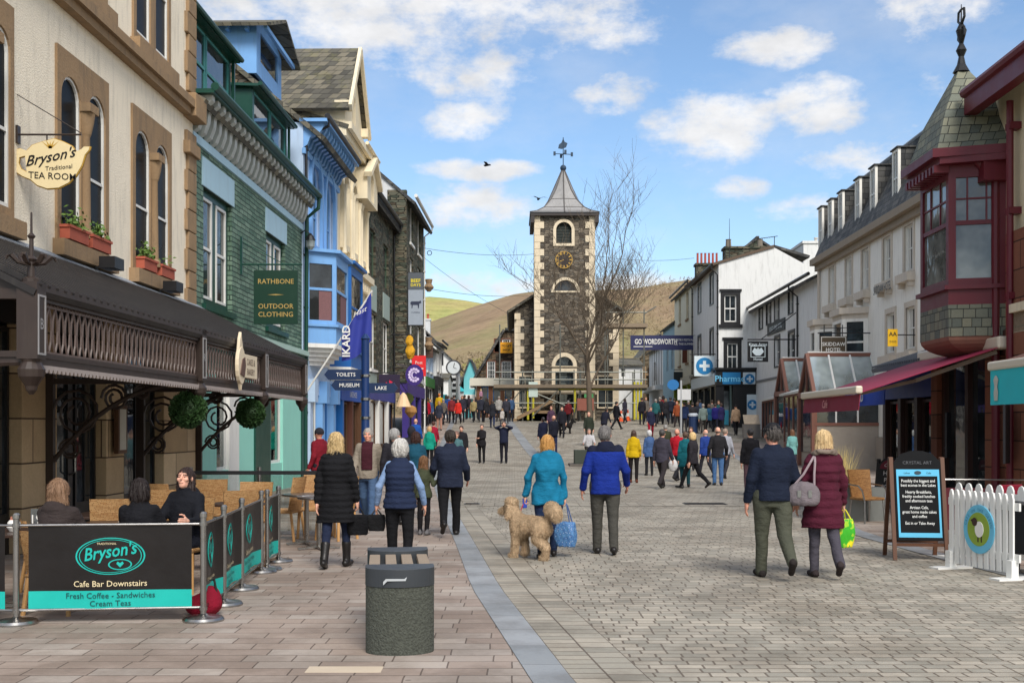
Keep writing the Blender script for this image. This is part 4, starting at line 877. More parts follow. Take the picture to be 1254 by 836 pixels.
for q in(bu0,bu1):
 e=-.05 if q==bu0 else .05;s_=1 if q==bu0 else-1;mb.box(q+e,q+s_*.1,hy-.3,hy+HL,zb-.75,zb-.5);zz=-.3;i=0
 while zz<zb-.7:
  ww=.62 if i%2 else .36;mb.box(q+e,q+s_*ww,hy-.05,hy+.25,zz,zz+.44);mb.box(q+e,q+s_*.1,hy+.25,hy+1.2-ww,zz,zz+.44);zz+=.46;i+=1
mb.box(bu0,bu1,hy-.06,hy+.04,zs-.1,zs+.14);mb.build('hall_quoin',M['quoin_white'],T)
for px in():
 a=f.u(px,2)-.4;w_=window(T,a,a+.9,3.4,5.4,hy-.1,.08,2,3,M['white'],M['glass'],.1,M['quoin_white'])
for q,s_ in((bu0,-1),(bu1,1)):
 for k in range(4):
  xf=Matrix.Translation((q,hy+2.2+k*3.4,0))@Matrix.Rotation(-s_*-PI/2 if s_<0 else PI/2,4,'Z')
  mb=MB();mb.xf=xf;mb.poly(arch(-.7,.7,3.2,5.2),[arch(-.5,.5,3.4,5.2)],-.07,.02);w_=mb.build('window',M['quoin_white'],T);mb=MB();mb.xf=xf;mb.poly(arch(-.5,.5,3.4,5.2),[],-.03,-.01);mb.build('pane',M['glass'],w_)
mb=MB()
for i in range(5):mb.box(-1.8-.3*(5-i)+1.5,U*.3,-1.6,-.01,-.5,.18*(i+1)-.2)
mb.build('stair',M['sand_stone'],T);mb=MB();mb.bar((-1.2,-1.6,.2),(U*.3,-1.6,1.4),.2,.22);mb.build('stair_wall',M['sand_stone'],T)
for px0,px1 in((634,652),(731,752)):
 a,b=f.u(px0,2),f.u(px1,2);window(T,a,b,.9,3.2,hy-.12,.1,2,1,M['quoin_white'],M['glass'])
S=thing('scaffolding','tube scaffolding with timber deck and yellow sleeves round the foot of the clock tower','scaffolding',f.loc(),0)
TUBE=plain('galvanised_tube',C(128,130,122),.45,.15,4,.6);YEL=plain('yellow_sleeve',C(196,186,60),.5,.08);zd=f.z(690,475,-1.5)
us=[f.u(px,-1.6)for px in(612,640,652,686,703,711,744,777,785)]
mb=MB()
for i,u in enumerate(us):
 zt_=zd+(1.2 if i%3 else 4.2);mb.tube([(u,-1.6,-.1),(u,-1.6,zt_)],.045,6)
 if i%2:mb.tube([(u,-.6,-.1),(u,-.6,zd+1.1)],.045,6)
mb.build('upright',TUBE,S)
mb=MB();ua,ub=us[0]-.4,us[-1]+.4
for zz in(1.2,2.15,zd-.1,zd+.55,zd+1.05):mb.tube([(ua,-1.65,zz),(ub,-1.65,zz)],.042,6);
for zz in(2.15,zd-.1):mb.tube([(ua,-.55,zz),(ub,-.55,zz)],.042,6)
for i in range(0,8,2):mb.tube([(us[i],-1.68,.3),(us[i+1],-1.68,zd)],.04,6)
mb.tube([(us[1],-1.7,zd),(us[4],-1.7,.8)],.04,6);mb.build('ledger',TUBE,S)
mb=MB();mb.box(ua,ub,-1.85,-.35,zd,zd+.06);mb.box(ua,ub,-1.9,-1.85,zd+.0,zd+.22);mb.build('deck',plain('scaffold_board',C(126,112,94),.8,.2,3,bump=.005),S)
mb=MB();zd2=zd+5.2;u2=f.u(741,-1.6);mb.box(u2,ub,-1.9,-.35,zd2-1.2,zd2-1.1);mb.box(u2,ub,-1.95,-1.9,zd2-1.2,zd2-.95);mb.build('upper_deck',plain('scaffold_board_old',C(140,124,104),.8,.2,3),S)
mb=MB()
for u in(u2,u2+1.2,ub-.2):mb.tube([(u,-1.6,zd),(u,-1.6,zd2)],.045,6);mb.tube([(u,-1.6,zd2-.3),(u+.8,-1.6,zd2+.2)],.04,5)
mb.tube([(u2,-1.6,zd2-.2),(ub,-1.6,zd2-.2)],.042,6);mb.build('upper_frame',TUBE,S)
mb=MB()
for px,zz0 in((646.5,.1),(653,.2),(704,.6),(777,.1),(781,.1),(785,.1)):u=f.u(px,-1.6);mb.tube([(u,-1.62,zz0),(u,-1.62,2.3 if px<760 else 2.6)],.075,8)
mb.tube([(f.u(684,-1.6),-1.72,2.1),(f.u(752,-1.6),-1.72,2.1)],.028,6);mb.build('yellow_sleeve',YEL,S)
mb=MB();u=f.u(653,-1.7);mb.box(u-.3,u+.3,-1.75,-1.72,1.6,2.6);mb.build('notice_board',plain('pale_notice',C(200,216,206),.6,.1),S)
mb=MB();u=f.u(721,-1.7);mb.box(u-.3,u+.3,-1.75,-1.72,1.55,1.8);mb.build('site_sign',plain('green_site_sign',C(80,150,90),.6,.2,10),S)
B=thing('site_barrier','red and cream site barrier plank at the foot of the scaffolding','barrier',f.w(f.u(717,-2),-2.0,0));mb=MB();mb.box(-.55,.55,-.03,.03,.7,1.5);mb.build('panel',plain('faded_red_board',C(150,92,76),.7,.15),B);mb=MB();mb.box(-.5,-.45,-.2,.2,0,.7);mb.box(.45,.5,-.2,.2,0,.7);mb.build('foot',M['black'],B)
def cone(px,Y,lab):
 t_=thing('traffic_cone',lab,'traffic cone',(at(px,0,Y).x,Y,g(Y)),0,'traffic cones beside the scaffolding');mb=MB();mb.box(-.19,.19,-.19,.19,0,.04);mb.lathe([(.14,.04),(.1,.3)],(0,0,0),12);mb.lathe([(.07,.52),(.03,.74)],(0,0,0),12);mb.build('body',plain('cone_orange',C(222,88,40),.5,.05),t_);mb=MB();mb.lathe([(.1,.3),(.07,.52)],(0,0,0),12);mb.build('reflective_band',M['white'],t_)
cone(760.5,75,'orange traffic cone with white band close to the yellow scaffold sleeves');cone(769,76,'orange traffic cone with white band further from the scaffolding, by the white wall')
def tree(px,Y,H,lab,seed,spread=1.0,levels=5,base=.2,name='bare_tree',lean=0):
 x=at(px,0,Y).x;T_=thing(name,lab,'tree',(x,Y,g(Y)));rs=random.Random(seed);mt=M.setdefault('bark',plain('grey_brown_bark',C(98,86,72),.9,.3,6,bump=.01));tr=MB();cr=MB()
 def grow_(p,d,L_,r,lv,mbx):
  n=5 if lv<3 else 3;pts=[p];rr=[r];q=p.copy();dd=d.copy()
  for i in range(n):
   dd=(dd+Vector((rs.gauss(0,.16 if lv else .03),rs.gauss(0,.16 if lv else .03),rs.gauss(.05,.1)))).normalized();q=q+dd*L_/n;pts.append(q.copy());rr.append(r*(1-.5*(i+1)/n))
  mbx.tube(pts,rr,7 if lv<2 else(4 if lv<4 else 3),cap=False)
  if lv>=levels:return
  k={0:6,1:4,2:3,3:3,4:2}.get(lv,3)
  for i in range(k):
   f_=.35+.65*(i+rs.random()*.6)/k if lv else .5+.5*i/(k-1);j=min(n-1,int(f_*n));b=pts[j].lerp(pts[j+1],f_*n-j if f_*n-j<1 else 1)
   a=rs.uniform(0,6.28);side=Vector((math.cos(a)*spread,math.sin(a)*.8,rs.uniform(.3,.9)if lv else rs.uniform(.25,.8))).normalized()
   nd=(dd*rs.uniform(.35,.9)+side).normalized();grow_(b,nd,L_*rs.uniform(.55,.78),max(.011,rr[j]*rs.uniform(.42,.62)),lv+1,cr)
  if lv:grow_(pts[-1],dd,L_*.7,rr[-1],lv+1,cr)
  else:grow_(pts[-1],(dd+Vector((.1,0,.5))).normalized(),L_*.95,rr[-1]*.9,1,cr)
 grow_(Vector((0,0,-.1)),Vector((lean,0,1)),H*.4,base,0,tr)
 tr.build('trunk',mt,T_,smooth=True);cr.build('crown',mt,T_)
tree(723,66,12.2,'tall bare tree with spreading twigs in front of the clock tower',11,.85,5,.2)
Yg=96;f=Fac((at(583,0,Yg).x,Yg),(at(640,0,Yg).x,Yg));T=f.thing('brown_stone_shop','brown stone gabled shop with white sash windows and yellow sign left of the town hall');U=f.L
ze,zp=f.z(583,452),f.z(622,406);xs_=[(f.u(604),f.u(614),452,408.),(f.u(604),f.u(616),466,442),(f.u(618),f.u(626),418,414)]
W3=[(f.u(605.5),f.u(612),f.z(608,431),f.z(608,415)),(f.u(596.5),f.u(606.5),f.z(600,464),f.z(600,442)),(f.u(614),f.u(626),f.z(618,464),f.z(618,442)),(f.u(615),f.u(625),f.z(618,431),f.z(618,415))]
wall(T,'wall',0,U,3.0,ze,[rect(*q)for q in W3],M['brown_rubble'],.3,12,outline=[(0,3),(U,3),(U,zp),(U*.62,zp),(U*.12,ze),(0,ze-.7)])
for q in W3:window(T,*q,y=.05,fr=.09,cols=3,rows=4,sur=.06,surm=plain('brick_trim',C(130,84,66),.8))
mb=MB();mb.slab((-.35,-.3,ze-1.3),(U*.62,-.3,zp+.1),(U*.62,12,zp+.1),(-.35,12,ze-1.3),-.2);mb.slab((U*.62,-.3,zp+.1),(U+.3,-.3,zp+.1),(U+.3,12,zp+.1),(U*.62,12,zp+.1),-.2);mb.build('roof',M['slate_dark'],T)
mb=MB();mb.box(-.04,0,0,12,-1,ze-1.2);mb.build('side_render',M['cream_stone'],T)
mb=MB();mb.box(-.5,U,-.45,.3,2.75,3.4);mb.build('fascia',plain('pale_fascia',C(214,208,190),.6),T)
for k in range(4):a=U*(.02+.25*k);mb=MB();mb.box(a,a+.35,-.1,.3,-1,2.75);mb.build('pilaster',plain('orange_brown_paint',C(120,78,52),.6),T);window(T,a+.37,a+U*.25-.02,.5,2.7,.05,.07,1,1,M['deep_blue'],M['glass'],name='shop_window');mb=MB();mb.box(a+.37,a+U*.25-.02,.1,.2,-1,.5);mb.build('stall_riser',M['wood'],T)
pS=at(620,425.5,95.3);S=thing('yellow_sign','bright yellow board hanging beside the brown stone gable','sign',pS);mb=MB();mb.box(-.5,.5,-.04,.04,-.45,.45);mb.build('board',plain('amber_board',C(240,166,30),.5),S);mb=MB();textpoly(mb,'TO LET',.26,0,.06,-.041,bold=.02);textpoly(mb,'SHOP',.24,0,-.28,-.041,bold=.02);mb.build('lettering',M['black'],S)
def house(px0,px1,Y,yt,ypk,lab,wm,rm=None,name='market_house',wins=(),gab=True,depth=10,qn=None,fas=None,grp=None,ridge_px=None,trim=None,chim=0):
 f=Fac((at(px0,0,Y).x,Y),(at(px1,0,Y).x,Y));T=f.thing(name,lab,'building',grp);U=f.L;ze=f.z(px0,yt);zp=f.z(px0,ypk)
 hs=[(f.u(a),f.u(b),f.z(a,c),f.z(a,d))for a,b,c,d in wins];rp=f.u(ridge_px)if ridge_px else U/2
 wall(T,'wall',0,U,-1,ze,[rect(*h)for h in hs],wm,.3,depth,outline=[(0,-1),(U,-1),(U,ze),(rp,zp),(0,ze)]if gab else None)
 for h in hs:
  w_=window(T,*h,y=.08,fr=.08,cols=2,rows=2,sur=(.16 if trim else None),surm=trim)
 if gab:
  mb=MB();o=.3;s1=(zp-ze)/max(.1,rp);s2=(zp-ze)/max(.1,U-rp)
  mb.slab((-o,-.25,ze-o*s1),(rp,-.25,zp),(rp,depth,zp),(-o,depth,ze-o*s1),-.15);mb.slab((rp,-.25,zp),(U+o,-.25,ze-o*s2),(U+o,depth,ze-o*s2),(rp,depth,zp),-.15);mb.build('roof',rm or M['slate_dark'],T)
 else:roof(T,0,U,0,depth,ze,zp,rm or M['slate_dark'],.3,gm=wm)
 if qn:
  mb=MB();zz=1;i=0
  while zz<ze-.3:ww=.5 if i%2 else .3;mb.box(U-ww,U+.03,-.04,.1,zz,zz+.28);zz+=.56;i+=1
  mb.build('quoin',qn,T)
 if fas:mb=MB();mb.box(.1,U-.1,-.3,.02,f.z(px0,fas[1]),f.z(px0,fas[0]));mb.build('fascia',fas[2],T)
 for c in range(chim):chimney(T,rp-.5+c,rp+.5+c,2,3,zp-.8,zp+1.2,M['roughcast'],2)
 return f,T
f,T=house(531,558,112,446,422,'white gabled inn with black window surrounds and stepped black corner stones',M['white_wall'],None,'market_inn',[(534,541,446,434)],ridge_px=533,qn=M['black'],trim=M['black'])
house(519,549,104,462,456,'low white house with grey pent roof and teal shop blind',M['white_wall'],M['slate'],wins=[(524,529,478,465),(536,541,478,465)],gab=False,depth=6,fas=(483,497,plain('teal_blind',C(24,120,126),.6)),trim=M['black'])
house(557,570,125,462,459,'grey roofed shop with a turquoise sign at the end of the street',M['roughcast'],M['slate'],gab=False,wins=[(560,564,478,470)],fas=(479,468,plain('turquoise_sign',C(60,196,206),.5)))
house(505,533,118,418,404,'tall white dormered house rising behind the street shops',M['white_wall'],M['slate_dark'],wins=[(522,526,412,406)],chim=1)
house(568,584,108,462,440,'narrow turquoise and white shop tucked beside the brown stone gable',plain('turquoise_render',C(110,190,196),.7,.1),M['slate_dark'],wins=[(575,581,476,464)],fas=(488,483,M['white']))
f,T=house(783,838,118,440,409,'old brown stone chapel with pointed gable and arched belfry window',rubble('chapel_stone',[C(84,74,58),C(108,94,74),C(124,110,88),C(92,84,70)],C(60,54,44),2.0,4.5),M['slate'],'stone_chapel',ridge_px=808,wins=())
a,b=f.u(802),f.u(814);mb=MB();mb.poly(arch(a-.25,b+.25,f.z(808,450)-.2,f.z(808,440)),[arch(a,b,f.z(808,450),f.z(808,440))],-.08,.02);w_=mb.build('window',M['sand_stone'],T);mb=MB();mb.poly(arch(a,b,f.z(808,450),f.z(808,440)),[],-.03,-.01);mb.build('pane',M['dark'],w_)
mb=MB();mb.box(0,f.L,-.2,.02,f.z(808,460),f.z(808,457));mb.build('string_course',M['sand_stone'],T)
for px in(787,798,822):u=f.u(px);mb=MB();mb.box(u-.3,u+.3,-.5,.02,-1,5.5);mb.build('buttress',M['sand_stone'],T)
house(757,787,104,446,436,'low white cottage glowing in sunlight between the hall and the stone chapel',M['white_wall'],M['slate'],wins=[(760,766,462,450),(777,780,490,476)],gab=False,depth=8)
def FR(X0,px0,px1,base=None,sl=.0237):
 """right facade on the line X = X0 + sl*Y, from the far pixel column to the near one"""
 y=lambda px:X0/((px-CX)/F-sl);ya,yb=y(px0),y(px1);return Fac((X0+sl*ya,ya),(X0+sl*yb,yb),base)
def sidewall(T,f,mat,z1,depth,name='side_wall',outline=None,holes=(),th=.3):
 """wall facing the camera at the near end of a right-hand building, local x = U"""
 mb=MB();mb.poly(outline or[(0,-1),(depth,-1),(depth,z1),(0,z1)],holes,f.L-th,f.L,plane='yz');return mb.build(name,mat,T)
f=FR(10.9,812,827);T=f.thing('blue_grey_house','narrow grey blue rendered house far up the square beside the cream one');U=f.L;ze=f.z(827,392)
wall(T,'wall',0,U,-1,ze,[rect(U*.3,U*.45,4,6),rect(U*.7,U*.85,4,6)],plain('grey_blue_render',C(150,180,190),.8,.08),.3,8)
for q in(.3,.7):window(T,U*q,U*(q+.15),4,6,.1,.07,1,2)
roof(T,0,U,0,8,ze,ze+2.2,M['slate_dark'],.3,gm=M['roughcast'])
f=FR(11.0,795,812);T=f.thing('timber_gabled_house','pale house with dark beams where the square narrows by the chapel');U=f.L;ze=f.z(812,420)
wall(T,'wall',0,U,-1,ze,[rect(U*.35,U*.5,3.6,5.4)],M['white_wall'],.3,8);window(T,U*.35,U*.5,3.6,5.4,.1,.07,2,2);roof(T,0,U,0,8,ze,ze+2,M['slate'],.4,gm=M['white_wall'])
mb=MB()
for i in range(6):mb.box(U*(i+.4)/6,U*(i+.4)/6+.14,-.03,0,3,ze)
mb.build('beam',M['black'],T)
mb=MB();mb.box(0,U,-.7,.1,2.6,3.0);mb.build('shop_canopy',M['white'],T)
f=FR(10.86,826,849);T=f.thing('cream_bank_building','cream rendered three storey building with green shopfront next to the chemist');U=f.L;ze=f.z(849,343)
wx=[(U*.25,U*.37),(U*.65,U*.77)];CR=plain('cream_render_smooth',C(228,222,196),.75,.06,2,dirt=.2)
wall(T,'wall',0,U,3,ze,[rect(a,b,z_,z_+2)for a,b in wx for z_ in(4,7.2)],CR,.3,9)
for a,b in wx:
 for z_ in(4,7.2):window(T,a,b,z_,z_+2,.1,.07,1,2,M['cream_stone'],None,.12,M['sand_stone'])
roof(T,0,U,0,9,ze,ze+3,M['slate_dark'],.35,gm=M['slate_rubble']);gutter(T,0,U,ze,-.4,M['black'],.08,[U-.1])
zt_=H0+(522-326)/F*84-f.base;c_=chimney(T,U*.6,U*.6+1.0,(3-2.3),2.4,ze-.5,zt_,M['slate_rubble'],0)
q=MB()
for i in range(6):q.lathe([(.085,0),(.075,.75),(.1,.8),(.07,.8)],(U*.6+.5,.85+.28*i,zt_+.16),8)
q.build('chimney_pot_row',M['pot'],c_)
LIME=plain('lime_green_shopfront',C(132,150,30),.5,.08);mb=MB();mb.box(0,U,-.2,.3,2.4,3);mb.build('fascia',plain('cream_fascia',C(206,200,176),.6),T)
for k in range(4):a=U*(.02+.245*k);mb=MB();mb.box(a,a+.25,-.1,.2,-1,2.4);mb.box(a+.25,a+U*.245,0,.2,-1,.4);mb.build('pilaster',LIME,T);window(T,a+.26,a+U*.245-.01,.4,2.35,.05,.07,2,2,LIME,M['glass'],name='shop_window')
f=FR(10.86,849,880,1.55);T=f.thing('chemist_building','white corner building with black window surrounds and black chemist shopfront');U=f.L;ze=f.z(880,323)
wx=[(U*.22,U*.34),(U*.7,U*.82)];WW=M['white_wall'];zs0,zs1=f.z(870,446),f.z(870,405);zu0,zu1=f.z(870,373),f.z(870,338)
wall(T,'wall',0,U,3.1,ze,[rect(a,b,p,q)for a,b in wx for p,q in((zs0+.3,zs1),(zu0,zu1))],WW,.3,12,sides=False)
for a,b in wx:
 for p,q in((zs0+.3,zs1),(zu0,zu1)):window(T,a,b,p,q,.1,.08,1,2,M['white'],None,None,None,.16,M['black'])
Ye=f.w(U,0,0).y;g2=Fac((f.w(U,0,0).x,Ye),(f.w(U,0,0).x+14,Ye),f.base)
def gx(px):return g2.u(px)
def gzz(px,py):return g2.z(px,py)
GW=[(gx(887),gx(902),gzz(890,394),gzz(890,361)),(gx(890.5),gx(903.5),gzz(890,453),gzz(890,420))]
zpk=gzz(948,303);dl=gx(985)
fr2=thing('corner_dummy','x','x')if False else None
G=bpy.data.objects.new('gable_front',None);COL.objects.link(G);G.parent=T;G.matrix_parent_inverse=Matrix.Identity(4)
loc_=Vector(g2.loc())-Vector(f.loc());G.location=Matrix.Rotation(-f.rz,3,'Z')@loc_;G.rotation_euler=(0,0,g2.rz-f.rz)
mb=MB();mb.poly([(0,3.1),(dl,3.1),(dl,ze),(gx(948),zpk),(0,ze)],[rect(*q)for q in GW],0,.3);mb.build('gable_wall',WW,G)
def gwin(q):
 a,b,p,r_=q;mb=MB();mb.poly(rect(a,b,p,r_),[rect(a+.07,b-.07,p+.07,r_-.07)],.1,.16);mb.box(a,b,.11,.15,(p+r_)/2-.035,(p+r_)/2+.035);mb.box((a+b)/2-.015,(a+b)/2+.015,.115,.15,p,r_)
 mb.box(a,b,.13,.135,p,r_,1);mb.poly(rect(a-.22,b+.22,p-.18,r_+.2),[rect(a,b,p,r_)],-.05,.05,2);mb.box(a-.34,b+.34,-.14,.0,p-.36,p-.16,2);mb.box(a-.3,b+.3,-.1,0,r_+.2,r_+.34,2);return mb.build('gable_window',[M['white'],M['glass'],M['black']],G)
for q in GW:gwin(q)
mb=MB();sl_=(zpk-ze)/gx(948);
pk=gx(948);mb.slab((-.35,-.1,ze-.35*sl_),(pk,-.1,zpk),(pk,U,zpk),(-.35,U,ze-.35*sl_),-.15);mb.slab((pk,-.1,zpk),(dl,-.1,ze+(pk-(dl-pk))*sl_*0+ze*0+zpk-(dl-pk)*sl_-ze),(dl,U,zpk-(dl-pk)*sl_-0),(pk,U,zpk),-.15)if False else None
mb.build('roof',plain('brown_slate',C(96,80,66),.8,.2,3,bump=.01,bsc=12),G)
mb=MB();mb.slab((pk,-.02,zpk),(dl+.3,-.02,zpk-(dl+.3-pk)*sl_),(dl+.3,U,zpk-(dl+.3-pk)*sl_),(pk,U,zpk),-.15);mb.build('rear_roof',M['slate_dark'],G)
gutter(T,0,U,ze-.05,-.42,M['black'],.08,[U-.02])
chimney(T,U*.3,U*.3+1.2,1.5,4.2,ze-.3,zc2:=H0+(522-309)/F*77-f.base,M['slate_rubble'],0,M['sand_stone'])
for k,yy in((0,1.8),(1,3.9)):mb=MB();mb.lathe([(.2,0),(.17,.5),(.2,.55)],(U*.3+.6,yy,zc2+.16),8);mb.build('chimney_pot',plain('stone_pot',C(120,112,100),.8),T)
A_=g2.w(gx(903),2.5,0);S=thing('radio_mast','thin radio mast rising above the chemist chimneys','aerial',(A_.x,A_.y,g2.z(903,305)+g2.base-.6));mb=MB();mb.tube([(0,0,0),(0,0,2.9)],[.03,.012],5);mb.build('mast',M['black'],S)
S=thing('tv_aerial','tv aerial with short rods on the white gable peak','aerial',g2.w(gx(953),1,zpk-.3));mb=MB();mb.tube([(0,0,0),(0,0,1.1)],.025,5);mb.tube([(-.9,0,1.0),(.2,0,1.15)],.02,5)
for i in range(7):mb.tube([(-.85+.15*i,-.25,1.0+.02*i),(-.85+.15*i,.25,1.0+.02*i)],.01,4)
mb.build('rods',M['black'],S)
zf0,zf1=gzz(900,470),gzz(900,458);BL=M['black']
PB=plain('chemist_blue',C(30,120,176),.45,.05);PW=plain('chemist_white',C(210,222,226),.5,.05)
mb=MB();mb.box(-.2,gx(929),-.2,.1,zf0-.1,zf1+.25);mb.box(-.3,gx(929)+.1,-.35,.1,zf1+.25,zf1+.38);d0_,d1_=gx(886),gx(897)
mb.box(-.2,d0_,-.12,.3,-1,zf0-.1);mb.box(d1_,gx(929),-.12,.3,-1,zf0-.1);mb.box(d0_,d1_,.9,1.0,-1,zf0);mb.build('shopfront',BL,G)
mb=MB();mb.box(d0_+.05,d1_-.05,.86,.9,-.3,zf0-.4);mb.poly([(d0_+.1,.8),(d1_-.1,.8),((d0_+d1_)/2,zf0-.5)],[],.84,.86);mb.build('door',M['glass_pale'],G)
mb=MB();mb.box(d0_+.08,d1_-.08,.8,.84,.3,1.2);mb.build('door_poster',plain('cyan_poster',C(70,170,200),.5),G)
mb=MB();mb.box(gx(884),gx(906),-.24,-.2,zf0-.02,zf1+.1);mb.build('sign_panel',PB,G)
mb=MB();mb.box(gx(909),gx(924),-.24,-.2,zf0-.02,zf1+.1);mb.build('sign_end',PW,G)
mb=MB();textpoly(mb,'Pharmacy',.52,gx(895),zf0+.14,-.242,bold=.012);mb.build('lettering',plain('chemist_letters',C(120,200,236),.5),G)
def plus(mb,cx,cz,r,y,m0,m1):mb.poly(ell(cx,cz,r,r,24),[],y-.02,y,m0);a=r*.18;b=r*.6;mb.poly([(cx-a,cz-b),(cx+a,cz-b),(cx+a,cz-a),(cx+b,cz-a),(cx+b,cz+a),(cx+a,cz+a),(cx+a,cz+b),(cx-a,cz+b),(cx-a,cz+a),(cx-b,cz+a),(cx-b,cz-a),(cx-a,cz-a)],[],y-.032,y-.02,m1)
mb=MB();plus(mb,gx(917),(zf0+zf1)/2,.3,-.245,0,1);mb.build('cross',[PB,PW],G)
mb=MB();a,b=gx(914),gx(927);mb.box(a,b,-.2,-.12,gzz(920,508),gzz(920,483),0);plus(mb,(a+b)/2,gzz(920,495.5),.3,-.205,1,0);mb.build('window_poster',[PW,PB],G)
mb=MB();mb.box(0,U,-.16,.1,zf0-.1,zf1+.25);mb.box(0,U,-.3,.1,zf1+.25,zf1+.38);mb.build('fascia',BL,T)
mb=MB();mb.box(.3,U-.4,-.2,-.16,zf0,zf1+.1);mb.build('sign_strip',PW,T)
for k in range(4):a=U*(.01+.25*k);mb=MB();mb.box(a,a+.3,-.1,.3,-1,zf0-.1);mb.box(a+.3,a+U*.25,0,.3,-1,.4);mb.build('pilaster',BL,T);window(T,a+.3,a+U*.25,.4,zf0-.14,.05,.07,1,1,BL,M['glass'],name='shop_window')
pS=at(865,448,f.Y(866)-.0);S=thing('pharmacy_sign','square white hanging sign with blue disc and white cross above the chemist','sign',at(862.5,448,70));mb=MB();mb.box(-.62,.62,-.05,.05,-.62,.62,0);plus(mb,0,0,.52,-.05,1,0);mb.build('board',[PW,PB],S);mb=MB();mb.tube([(-.9,0,.72),(1.0,0,.72)],.03,5);mb.build('bracket',BL,S)
for px,py,lab,cc_,Yq,hw,hh in((848,436,'brown wooden hanging sign beside the cream building',C(110,60,40),84,.75,.5),(838,464,'dark hanging shop sign with pale bird motif over the crowd',C(36,48,52),86,.8,.55)):
 S=thing('hanging_sign',lab,'sign',at(px,py,Yq));mb=MB();mb.box(-hw,hw,-.05,.05,-hh,hh);mb.build('board',plain('sign_board',cc_,.5),S);mb=MB();mb.tube([(-hw,0,hh+.15),(hw+.8,0,hh+.15)],.03,5);mb.build('bracket',BL,S);mb=MB();mb.poly([(-.1,-.1),(.3,.0),(.5,.2),(.15,.1),(-.2,.12)],[],-.06,-.05);mb.build('motif',PW if py>450 else plain('tan_motif',C(160,110,80),.5),S)
f=FR(13.1,925,1003,1.0);T=f.thing('coaching_inn','long low white inn with black framed windows and dark slate roof');U=f.L;ze=f.z(1000,336)
W4=[(938,941.5,396,374),(949,953,396,370),(957,962,412,366),(975,979,390,357),(949.5,954,466,438),(976,982,458,420)]
WIN=[]
for(a,b,c,d)in[(930,934,402,378),(939,944,396,372),(949,954,391,365),(966,971,383,355),(949,955,448,413),(966,973,450,407)]:WIN.append((f.u(a),f.u(b),f.z((a+b)/2,c),f.z((a+b)/2,d)))
wall(T,'wall',0,U,-1,ze,[rect(*q)for q in WIN],M['roughcast']if False else WW,.3,9)
for q in WIN:window(T,*q,y=.1,fr=.08,cols=1,rows=2,sur=.14,surm=BL)
roof(T,0,U,0,9,ze,ze+2.1,M['slate_dark'],.45,gm=WW);gutter(T,0,U,ze-.02,-.5,BL,.09,[f.u(978)])
chimney(T,f.u(979,5),f.u(1003,5),4,6.6,ze+.3,f.z(1000,300,5),WW,4,plain('pale_pot',C(190,186,176),.8))
mb=MB();a,b=f.u(941),f.u(963);zz=f.z(952,400);mb.box(f.u(951)-2.3,f.u(951)+2.3,-.06,0,zz-.32,zz+.32);mb.build('name_board',plain('dark_name_board',C(40,48,50),.5),T);mb=MB();textpoly(mb,'KINGS ARMS HOTEL',.36,f.u(951),zz-.13,-.062,bold=.01);mb.build('lettering',PW,T)
mb=MB();mb.box(0,U,-.05,0,f.z(960,462),f.z(960,459));mb.build('band',plain('grey_band',C(120,120,118),.7),T)
pS=at(928,430.5,58);S=thing('inn_sign','black hanging inn sign with white shield emblem and lettering','sign',pS);k=58/F;hw,hh=12.5*k,12.5*k;mb=MB();mb.box(-hw,hw,-.04,.04,-hh,hh);mb.build('board',BL,S)
mb=MB();textpoly(mb,'Kings Arms',.2,0,hh-.22,-.041,bold=.012);textpoly(mb,'Hotel',.2,0,-hh+.07,-.041,bold=.012);mb.poly(rect(-hw*.72,hw*.72,-hh*.55,hh*.58),[rect(-hw*.66,hw*.66,-hh*.49,hh*.52)],-.05,-.041);mb.poly([(-.1,-.2),(.1,-.2),(.2,-.12),(.3,.0),(.18,.2),(.05,.12),(0,.22),(-.05,.12),(-.18,.2),(-.3,0),(-.2,-.12)],[],-.05,-.041);mb.build('emblem',PW,S);mb=MB();mb.tube([(-hw,0,hh+.1),(hw+1.6,0,hh+.1)],.035,5);mb.tube([(hw*.3,0,hh+.1),(hw+1.6,0,hh+1.6)],.025,5);mb.build('bracket',BL,S)
HW=plain('hotel_stucco',C(240,236,226),.75,.05,2,bump=.004,dirt=.25);HT=plain('hotel_trim',C(206,194,178),.7,.08,3,dirt=.25)
f=FR(13.1,1003,1148,.35);T=f.thing('white_hotel','large white stucco hotel with slate mansard roof and a row of dormers');U=f.L;ze=f.z(1003,322)
def wz(px,a,b):return f.z(px,a),f.z(px,b)
up=[];lo=[]
for px0,px1,b,t_ in((1017,1021.5,371,327),(1036,1042,370,315),(1056,1061,356,304),(1081,1087.5,340,288),(1107,1118,326,277)):
 up.append((f.u(px0),f.u(px1)))
zu0,zu1=f.z(1059,354),f.z(1059,305)
zl0,zl1=f.z(1114,427),f.z(1114,376)
up=[(f.u(px),f.u(px)+.95)for px in(1016,1036,1056,1082,1108)]
lo=[(f.u(px),f.u(px)+1.0)for px in(1086,1110)]
holes=[rect(a,b,zu0,zu1)for a,b in up]+[rect(a,b,zl0,zl1)for a,b in lo]
wall(T,'wall',0,U,-.6,ze,holes,HW,.3,10)
NET=plain('net_curtain',C(206,204,196),.9,.1,9)
for i,(a,b)in enumerate(up):
 window(T,a,b,zu0,zu1,.1,.07,2,2,curtain=NET);mb=MB();mb.box(a-.2,b+.2,-.3,.05,zu0-.42,zu0-.12);mb.box(a-.12,a+.05,-.22,0,zu0-.6,zu0-.42);mb.box(b-.05,b+.12,-.22,0,zu0-.6,zu0-.42);mb.poly(rect(a-.16,b+.16,zu0-.1,zu1+.22),[rect(a,b,zu0,zu1)],-.04,.03);mb.build('sill',HT,T)
